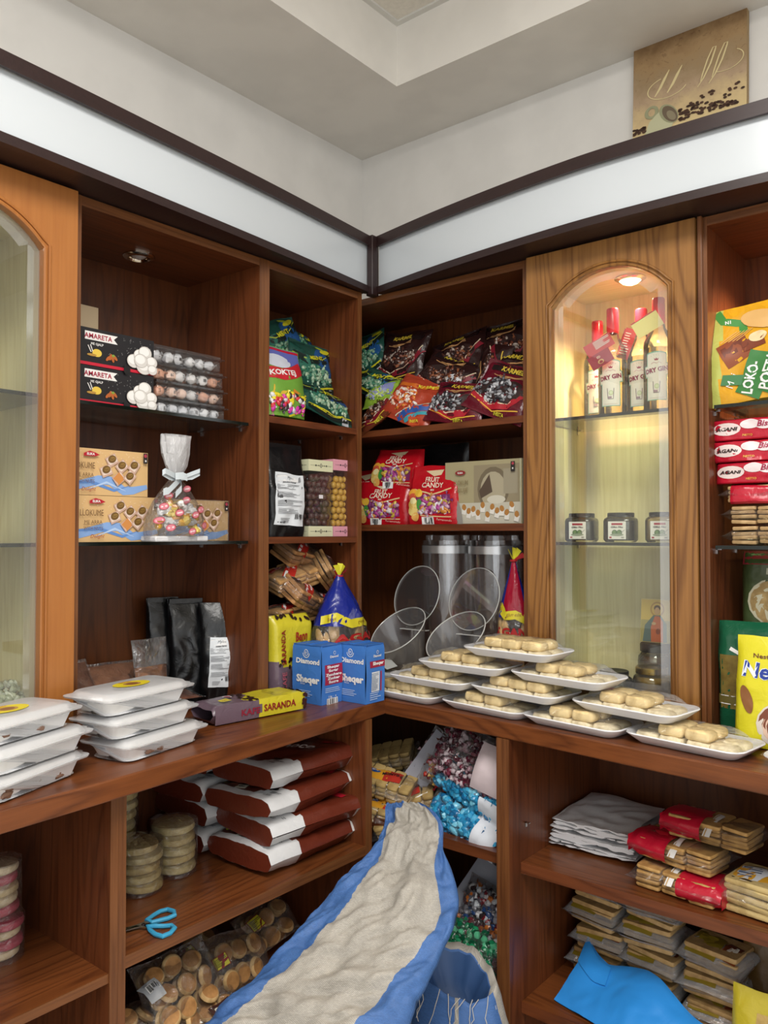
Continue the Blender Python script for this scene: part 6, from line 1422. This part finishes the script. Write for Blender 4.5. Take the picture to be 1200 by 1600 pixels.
candy_bag('clear bag of dark purple wrapped candies below the worktop edge', atc(.11, 722, 1222, -.02), .22, .15, .08, PUR, -.05, -22, 10, 173, 210, .0095, None, twist=.6)
candy_bag('clear bag of small red candies squeezed under the purple ones', atc(.15, 700, 1228, -.02), .20, .07, .06, REDC, 0, -30, 12, 174, 100, .008)
candy_bag('pink tinted candy bag with blank paper side at the right post', atc(.10, 762, 1238, -.005), .10, .12, .05, [GLOSS('#a88a92')], 0, -18, 12, 175, 40, .008, ('#d9c9cc', -.5, .5, .0, 1.0))
candy_bag('candy bag with grey paper back leaning left of the purple candies', atc(.17, 645, 1218, -.02), .09, .17, .04, [GLOSS('#a88a92'), GLOSS('#7a5a64')], .2, -20, 32, 176, 50, .009, ('#a8a9b4', -.45, .45, .10, 1.0))
def wed(A_, w, d):
    A_.rect(-w * .20, d * .62, w * .5, d * .55, ink('#d99a2a')); A_.ell(-w * .22, d * .65, .018, .010, ink('#1f4f9a')); A_.text('Moni', -w * .22, d * .65, .009, WHT, bold=.03); A_.rect(w * .12, d * .6, w * .3, d * .45, ink('#b83224'), .1); A_.text('MONTINI', w * .1, d * .62, .014, ink('#1a1a1c'), bold=.04, a=.1); A_.band([(-w * .48, d * .32), (0, d * .22), (w * .4, d * .36)], .003, WHT)
gH = 'finger biscuit packs in the corner base cabinet'
for i, (px, py, y, rz, rx, ry, lb) in enumerate([(602, 1285, .10, .35, 12, 8, 'finger biscuit pack lowest at the left, beside the sack tip'), (602, 1238, .12, .30, 16, 10, 'finger biscuit pack with a yellow printed top in the middle of the left heap'), (640, 1262, .16, .55, 24, -16, 'finger biscuit pack with red and blue print lying behind the sack tip'), (610, 1195, .24, .4, 20, -14, 'dark biscuit pack on top of the heap under the worktop corner'), (640, 1300, .12, .45, 10, -18, 'finger biscuit pack with white and red end pointing at the blue candies')]):
    wafer_pack('finger_biscuit_pack', lb, atc(y, px, py), (.17, .10, .055), rz, rx, ry, gH, seed=180 + i, mat=food('#c2a468'), art=wed, nrow=5, pitch=.0135)
candy_bag('clear bag of mixed foil candies with grey paper back on the lower shelf', atc(.13, 738, 1490, -.02), .16, .19, .07, MIXC, -.1, -22, 10, 190, 200, .0115, None, twist=.7)
mb = MB(); mb.grid(lambda x, y: Vector((x, .01 * math.sin(x * 30) + .006 * noise.noise(Vector((x * 20, y * 20, 1))), y)), 14, 14, col('#a9acb8', .5, 'paper', .1), -.06, .06, 0, .20)
o = mb.build('paper_sheet', None); o.location = atc(.17, 715, 1452); o.rotation_euler = (math.radians(-18), math.radians(30), .1); tag(o, 'crumpled grey paper sheet left of the mixed foil candies', 'paper')
candy_bag('clear bag of green candies with white flap at the bottom of the corner cabinet', Vector((.195, .075, .272)), .22, .12, .08, GRC, -.1, -28, 6, 191, 200, .0115, ('#d4d6da', .05, .42, -.12, .05), twist=.08)
candy_bag('clear bag of pale lilac candies lying between the green and mixed ones', atc(.13, 728, 1492, -.01), .19, .06, .05, [GLOSS('#9a8a94'), GLOSS('#c9bcc4'), GLOSS('#6a5a64')], -.1, -40, 20, 192, 70, .009, ('#d4d6da', -.5, .3, .0, .25))

# ------------------------------------------------------------------ right base cabinet
WB_ = film('thin_white_plastic', .78, .4, bump=.8, scale=30, rough=.3)
o = thing('carrier_bags', 'folded stack of thin white plastic carrier bags on the shelf', 'plastic bags', (.49, .345, .6005), .04)
for k in range(7):
    mb = MB(); pouch(mb, .23 - .004 * k, .25, .016, WB_, seed=200 + k, crump=.009, kind='brick', p=5, freq=9, nx=20, ny=20); s_ = mb.build('folded_bag', o); s_.rotation_euler = (-PI / 2, 0, .04 * math.sin(k * 2)); s_.location = (.004 * math.sin(k * 3), -.125, .009 + .0105 * k)
def rw_art(flip=1):
    def f(A_, w, d):
        A_.rect(flip * w * .03, d * .5, .016, d, WHT); A_.rect(flip * w * .03 - .004, d * .5, .003, d, ink('#c9a878')); A_.ell(flip * -w * .2, d * .6, .03, .018, ink('#c41f30'))
    return f
gI = 'red ended biscuit packs on the right base shelf'
for i, (x, y, z, rz, rx, fl, lb) in enumerate([(.745, .160, .6010, -.10, 0, -1, 'red ended biscuit pack at the bottom, its clear end pointing left'), (.735, .185, .6570, -.16, 0, 1, 'red ended biscuit pack in the middle, clear end pointing right'), (.800, .215, .7130, -.12, 0, 1, 'red ended biscuit pack on top of the three')]):
    o = wafer_pack('red_biscuit_pack', lb, (x, y, z), (.185, .11, .050), rz, rx, 0, gI, seed=210 + i, nrow=3, mat=food('#c49a5c'), art=rw_art(fl), pitch=.0095)
    mb = MB(); mb.grid(lambda u, v, fl=fl: Vector((fl * -1 * (.010 + .098 * u) , math.cos(v) * .064 * (1 - .15 * u), .027 + math.sin(v) * (.0315) * (1 - .3 * max(0, u - .8) / .2) + .003 * noise.noise(Vector((u * 6, v * 2, i)))))  , 12, 28, RB, 0, 1, 0, 2 * PI)
    mb.v = [(a, math.copysign(min(abs(b), .0605), b), min(max(c, .001), .0535)) for a, b, c in mb.v]
    mb.add([(fl * -1 * .108, -.05, .008), (fl * -1 * .108, .05, .008), (fl * -1 * .108, .05, .046), (fl * -1 * .108, -.05, .046)], [(0, 1, 2, 3)], RB); mb.build('red_wrapper', o, sharp=60)['label'] = 'red opaque half of the wrapper'
def yl(A_, w, d):
    A_.rect(.0, d * .62, w * .9, d * .62, ink('#dca22c')); A_.rect(-w * .30, d * .60, w * .26, d * .56, ink('#d8dce2')); A_.lines(-w * .30, d * .6, w * .22, d * .45, 7, ink('#5a6a8a'), 3); A_.text('Biskott\u00eb' if False else 'Moniti', -w * .06, d * .62, .022, ink('#1f5aa8'), bold=.05, a=1.2, shear=.3, width=.06); A_.band([(-w * .46, d * .28), (w * .45, d * .28)], .003, ink('#1a1a1c')); A_.band([(-w * .46, d * .25), (w * .45, d * .25)], .002, WHT)
wafer_pack('butter_biscuit_pack', 'clear pack of pale butter biscuits with yellow printed top at the right edge', (.965, .165, .6010), (.24, .13, .075), -.14, 0, 0, seed=220, nrow=2, mat=food('#d8bf82'), art=yl, pitch=.0145)
wafer_pack('dark_biscuit_pack', 'dark wrapped biscuit pack lying on the butter biscuits at the right edge', (1.03, .20, .684), (.16, .10, .04), -.3, 0, 0, seed=221, nrow=2, mat=food('#a8742c'), art=lambda A_, w, d: (A_.rect(0, d * .5, w, d * .9, ink('#2a2a34')), A_.rect(w * .1, d * .6, w * .5, d * .3, ink('#8c2a24'))))
def toast_art(A_, w, d):
    A_.rect(-w * .16, d * .5, w * .52, d * .8, ink('#8f7a22')); A_.rect(-w * .2, d * .55, w * .3, d * .4, ink('#a8902c')); A_.rect(w * .27, d * .5, w * .28, d * .62, ink('#8a4420')); A_.rect(w * .27, d * .5, w * .24, d * .54, ink('#6a3018')); A_.text('M', w * .27, d * .5, .028, ink('#d8cfc0'), bold=.06)
gT = 'clear packs of toast slices on the bottom shelf'
k = 0
TWF = film('bluish_wrap', .22, .4, bump=1.0, scale=30, rough=.12)
cols = [(.480, .33, ['leftmost column'], 4), (.628, .31, ['middle column'], 4), (.782, .29, ['right column'], 3)]
proto = None
pos = {0: 'lowest', 1: 'second from the bottom', 2: 'third from the bottom', 3: 'topmost'}
for x, y, cn, n in cols:
    for q in range(n):
        lb = 'clear toast slice pack, %s in the %s behind the blue bag' % (pos[q] if q < n - 1 else 'topmost', cn[0]); loc = (x + .006 * math.sin(q * 3 + x * 9), y + .006 * math.cos(q * 5), .263 + q * .066); rz = -.10 + .07 * math.sin(q * 4 + x * 20)
        wafer_pack('toast_pack', lb, loc, (.135, .115, .054), rz, 0, 0, gT, seed=230 + k, milk=TWF, nrow=1, mat=food('#c4a06a'), art=toast_art, pitch=.0135); k += 1
# blue folded bag
BLB = col('#2f8fe0', .38, 'plastic', .35, scale=16)
mb = MB(); W_, H_ = .34, .16
def bf(x, y, s=1):
    u = x / W_; wv = .010 * math.sin(u * 5 + 1) + .012 * noise.noise(Vector((x * 9, y * 9, 3))) + .004 * abs(noise.noise(Vector((x * 26, y * 22, 7))))
    yy = y * (1 + .12 * math.cos(u * 7)) - .02 * u + (.035 * max(0, -u - .30) / .2 if y > H_ * .5 else 0)
    return Vector((x, -yy * .5 * 0 + -wv - s * .010 * (1 - (2 * y / H_ - 1) ** 4) * (1 - abs(2 * u) ** 6), yy))
mb.grid(lambda x, y: bf(x, y, 1), 40, 24, BLB, -W_ / 2, W_ / 2, 0, H_); mb.grid(lambda x, y: bf(x, y, -1) + Vector((0, .002, 0)), 30, 14, BLB, -W_ / 2, W_ / 2, 0, H_, flip=True)
mb.grid(lambda x, y: bf(-W_ / 2 + .10 * x, H_ * .55 + .05 * y, 1) + Vector((-.015 * y, -.004, .03 * y * (1 - x))), 8, 6, BLB, 0, 1, 0, 1)
o = mb.build('folded_bag', None, sharp=60); o.location = at('y', .085, 955, 1612); o.location.z = .264; o.rotation_euler = (math.radians(-62), math.radians(3), -.16); tag(o, 'bright blue folded plastic bag lying in front of the toast packs', 'plastic bag')
YB = pla('#b9a82c', .3, .5)
def diet(a, w, h):
    a.rect(w * .12, h * .42, w * .62, h * .7, food('#b89a5a'));
    for q in range(6): a.band([(w * (-.10 + q * .09), h * .12), (w * (-.12 + q * .09), h * .45)], .006, ink('#8a6a34'))
    a.text('nart', w * .1, h * .70, .020, ink('#c9a0a8'), bold=.03, width=.05); a.text('Biskota', w * .1, h * .38, .014, ink('#3a2a1a'), width=.045); a.text('Dieta', w * .15, h * .26, .030, ink('#3a2a1a'), bold=.03, width=.075)
p = at('y', .10, 1140, 1590)
bag('diet_biscuit_bag', 'yellow printed biscuit bag standing at the bottom right corner', 'biscuit bag', (p.x + .075, .14, .263), .17, .175, .06, YB, diet, seed=240, crump=.006, kind='stand', rx=-8)
bag('brown_bag', 'dim brown biscuit bag standing behind the yellow printed one', 'biscuit bag', (p.x + .05, .33, .263), .17, .21, .06, pla('#5c431c', .35, .5), seed=241, crump=.008, kind='stand')

# ------------------------------------------------------------------ woven sacks
def weave(name, stripes_by_uv=False):
    m, nt, b, N, L = base(name); uv = N('ShaderNodeUVMap'); sep = N('ShaderNodeSeparateXYZ'); L(uv.outputs[0], sep.inputs[0])
    mp = N('ShaderNodeMapping'); mp.inputs['Scale'].default_value = (100, 230, 1); L(uv.outputs[0], mp.inputs[0])
    ck = N('ShaderNodeTexBrick'); ck.offset = .5; ck.inputs['Scale'].default_value = 1; ck.inputs['Brick Width'].default_value = 1; ck.inputs['Row Height'].default_value = .5; ck.inputs['Mortar Size'].default_value = .12; ck.inputs['Mortar Smooth'].default_value = .6
    ck.inputs['Color1'].default_value = (1, 1, 1, 1); ck.inputs['Color2'].default_value = (.66, .66, .66, 1); ck.inputs['Mortar'].default_value = (.22, .22, .22, 1); L(mp.outputs[0], ck.inputs['Vector'])
    no = N('ShaderNodeTexNoise'); no.inputs['Scale'].default_value = 9; no.inputs['Detail'].default_value = 5; L(uv.outputs[0], no.inputs['Vector'])
    # blue side stripes and the natural middle, by position across the sack
    c1 = N('ShaderNodeMath'); c1.operation = 'LESS_THAN'; L(sep.outputs[0], c1.inputs[0]); c1.inputs[1].default_value = .22
    c2 = N('ShaderNodeMath'); c2.operation = 'GREATER_THAN'; L(sep.outputs[0], c2.inputs[0]); c2.inputs[1].default_value = .80
    mxx = N('ShaderNodeMath'); mxx.operation = 'MAXIMUM'; L(c1.outputs[0], mxx.inputs[0]); L(c2.outputs[0], mxx.inputs[1])
    mx = N('ShaderNodeMix'); mx.data_type = 'RGBA'; mx.inputs[6].default_value = lin('#e4ddd0'); mx.inputs[7].default_value = lin('#5f93e0'); L(mxx.outputs[0], mx.inputs[0])
    m2 = N('ShaderNodeMix'); m2.data_type = 'RGBA'; m2.blend_type = 'MULTIPLY'; m2.inputs[0].default_value = .75; L(mx.outputs[2], m2.inputs[6]); L(ck.outputs['Color'], m2.inputs[7])
    m3 = N('ShaderNodeMix'); m3.data_type = 'RGBA'; m3.blend_type = 'MULTIPLY'; m3.inputs[0].default_value = .45; L(m2.outputs[2], m3.inputs[6]); L(no.outputs['Fac'], m3.inputs[7])
    L(m3.outputs[2], b.inputs['Base Color']); b.inputs['Roughness'].default_value = .55
    bp = N('ShaderNodeBump'); bp.inputs['Strength'].default_value = .35; bp.inputs['Distance'].default_value = .002; L(ck.outputs['Color'], bp.inputs['Height']); L(bp.outputs[0], b.inputs['Normal'])
    return m
WV = weave('woven_polypropylene')
def loft_sack(name, label, secs, nu=96, nv=170, crump=.012, seed=0, closed_top=True, thick_scale=1.0, noise_amp=1.0):
    """secs: rows (left point, right point, thickness, front bulge, boundary u0, u1); first row is the top"""
    up = None; vs = []; uvs = []
    def lerp_rows(t):
        i = min(int(t), len(secs) - 2); f = t - i; p = [secs[max(i - 1, 0)], secs[i], secs[i + 1], secs[min(i + 2, len(secs) - 1)]]
        def cr(a, b, c, d): return .5 * (2 * b + (c - a) * f + (2 * a - 5 * b + 4 * c - d) * f * f + (-a + 3 * b - 3 * c + d) * f ** 3)
        L_ = Vector([cr(*[q[0][k] for q in p]) for k in range(3)]); R_ = Vector([cr(*[q[1][k] for q in p]) for k in range(3)])
        return L_, R_, cr(*[q[2] for q in p]), cr(*[q[3] for q in p]), cr(*[q[4] for q in p]), cr(*[q[5] for q in p])
    N_ = nv
    for j in range(N_ + 1):
        t = j / N_ * (len(secs) - 1); L_, R_, th, fb, u0, u1 = lerp_rows(t); L2, R2 = lerp_rows(min(t + .05, len(secs) - 1.0001))[:2]; L1, R1 = lerp_rows(max(t - .05, 0))[:2]
        ax = (((L2 + R2) - (L1 + R1)) / 2).normalized(); wd = (R_ - L_); n = wd.cross(ax).normalized()
        if n.dot(CAM - L_) < 0: n = -n
        W_ = wd.length; s_len = j / N_ * 1.4
        for i in range(nu):
            a = 2 * PI * i / nu; u = (1 - math.cos(a)) / 2; front = math.sin(a) >= 0; sn = abs(math.sin(a)) ** .7
            P = L_.lerp(R_, u); off = (th + fb) * sn if front else -th * sn
            q = Vector((u * 2.2, t * .75, seed)); fold = noise.noise(Vector((u * 5, t * .9, seed + 4))) * 1.2 + abs(noise.noise(Vector((u * 9 + t * .7, t * 1.1, seed + 9)))) * 1.3 + .5 * abs(noise.noise(Vector((u * 16 + t * 2, t * 2.1, seed + 2)))) + .3 * abs(noise.noise(Vector((u * 30, t * 5, seed + 7))))
            off += crump * (fold - .4) * (sn ** .5 if front else .3) * min(1, W_ / .12)
            P = P + n * off; vs.append(tuple(P)); 
            k = u if front else u
            m_ = .22 * k / u0 if k < u0 else (.22 + .58 * (k - u0) / (u1 - u0) if k < u1 else .80 + .20 * (k - u1) / (1 - u1)); uvs.append((m_, s_len))
    fs = [(j * nu + i, j * nu + (i + 1) % nu, (j + 1) * nu + (i + 1) % nu, (j + 1) * nu + i) for j in range(N_) for i in range(nu)]
    if closed_top: fs.append(tuple(range(nu)))
    fs.append(tuple(N_ * nu + i for i in range(nu))[::-1])
    me = bpy.data.meshes.new(name); me.from_pydata(vs, [], fs); me.materials.append(WV); ul = me.uv_layers.new(name='UVMap')
    for poly in me.polygons:
        for li in poly.loop_indices: ul.data[li].uv = uvs[me.loops[li].vertex_index]
    me.polygons.foreach_set('use_smooth', [True] * len(fs)); me.update()
    o = bpy.data.objects.new(name, me); COL.objects.link(o); tag(o, label, 'sack'); return o
# plane of the leaning front
A0, A1, A2 = at('y', -.11, 640, 1262), at('y', -.60, 330, 1600), at('y', -.42, 640, 1600)
NP = (A1 - A0).cross(A2 - A0).normalized()
def onp(px, py, lift=0):
    r = CF + CR * ((px - 600) / FPX) + CU * ((800 - py) / FPX); return CAM + r * ((A0 + NP * 0 - CAM).dot(NP) / r.dot(NP))
rows = [  # y: left, blue/white, white/blue, right (photo measurements of the leaning sack), thickness
    (1254, 604, 634, 650, 656, .006, .0), (1266, 602, 628, 668, 676, .016, .0), (1290, 600, 612, 686, 692, .030, .0), (1325, 585, 604, 686, 692, .038, .005), (1360, 552, 590, 682, 706, .045, .01),
    (1400, 515, 566, 690, 716, .05, .012), (1440, 483, 540, 690, 712, .055, .012), (1480, 447, 506, 668, 694, .06, .014), (1520, 408, 466, 640, 676, .065, .014), (1560, 366, 422, 612, 656, .07, .014), (1600, 328, 384, 584, 640, .075, .014), (1650, 280, 338, 552, 618, .08, .014)]
secs = []
for y, l, b0, b1, r, th, fb in rows:
    Lp, Rp = onp(l, y), onp(r, y); secs.append((tuple(Lp), tuple(Rp), th * .45, fb, (b0 - l) / (r - l), (b1 - l) / (r - l)))
Lp, Rp = Vector(secs[-1][0]), Vector(secs[-1][1]); dv = Vector((.03, -.12, 0)); 
secs += [((.02, -.77, .23), (.42, -.60, .26), .07, .02, .2, .85), ((.05, -.86, .11), (.42, -.72, .12), .07, .02, .2, .85), ((.07, -.92, .004), (.42, -.80, .004), .07, .02, .2, .85)]
loft_sack('woven_sack', 'tall woven sack with blue side stripes leaning into the corner', secs, seed=3, crump=.022)
# small open sack
q0 = at('y', -.10, 705, 1530); o = thing('small_woven_sack', 'small blue woven sack with frayed open mouth beside the tall one', 'sack', (q0.x + .005, -.085, 0.0), .1)
zt_ = q0.z + .02; mb = MB(); nu, nv = 48, 22; vs = []; uv = []
for j in range(nv + 1):
    v = j / nv; z = zt_ * v; R0 = .125 - .028 * max(0, v - .75) / .25
    for i in range(nu):
        a = 2 * PI * i / nu; k = 1 + .07 * noise.noise(Vector((math.cos(a) * 2, math.sin(a) * 2, v * 4))) + .05 * abs(noise.noise(Vector((math.cos(a) * 5, math.sin(a) * 5, v * 9))))
        lift = (.035 * math.cos(a - 2.2) + .012 * noise.noise(Vector((math.cos(a) * 3, math.sin(a) * 3, 5)))) * (max(0, v - .7) / .3)
        vs.append((R0 * k * math.cos(a), R0 * .62 * k * math.sin(a), z + lift)); uv.append(((.05 + .9 * ((i / nu + .20) % 1.0)), v * .5))
fs = [(j * nu + i, j * nu + (i + 1) % nu, (j + 1) * nu + (i + 1) % nu, (j + 1) * nu + i) for j in range(nv) for i in range(nu)] + [tuple(range(nu))[::-1]]
o2 = len(vs)
for jj in range(1, 6):                                        # inner lip turned in
    for i in range(nu):
        x, y, z = vs[nv * nu + i]; vs.append((x * (.93 - .10 * jj), y * (.93 - .10 * jj), z - .018 * jj)); uv.append((.9, .3))
for jj in range(5):
    b0 = nv * nu if jj == 0 else o2 + (jj - 1) * nu; b1 = o2 + jj * nu
    fs += [(b0 + i, b0 + (i + 1) % nu, b1 + (i + 1) % nu, b1 + i) for i in range(nu)]
fs.append(tuple(o2 + 4 * nu + i for i in range(nu)))
me = bpy.data.meshes.new('sack_body'); me.from_pydata(vs, [], fs); me.materials.append(WV); ul = me.uv_layers.new(name='UVMap')
for poly in me.polygons:
    for li in poly.loop_indices: ul.data[li].uv = uv[me.loops[li].vertex_index]
me.polygons.foreach_set('use_smooth', [True] * len(fs)); me.update(); sb = bpy.data.objects.new('sack_body', me); COL.objects.link(sb); sb.parent = o
rr = random.Random(9); TH = col('#c9c4b8', .7)
for i in range(16):
    a = rr.uniform(PI, 2 * PI) if i > 4 else rr.uniform(0, PI); x, y = .10 * math.cos(a), .062 * math.sin(a); z = zt_ + .03 * math.cos(a - 2.2); pts = [(x, y, z)]
    for k in range(6): x += rr.uniform(-.008, .008); y -= rr.uniform(.0, .006); z -= rr.uniform(.006, .022); pts.append((x, y - .01, z))
    MB().tube(pts, .0009 if i else .0022, TH, 5).build('loose_thread', o)

candy_bag('clear bag of pale sweets lying inside the cabinet at the left edge', at('x', -.36, 12, 1118) + Vector((0, 0, .0)), .16, .10, .05, [GLOSS('#c9ccb8'), GLOSS('#e2e4d8'), GLOSS('#a8ac98')], PI / 2, -55, 0, 260, 90, .009)
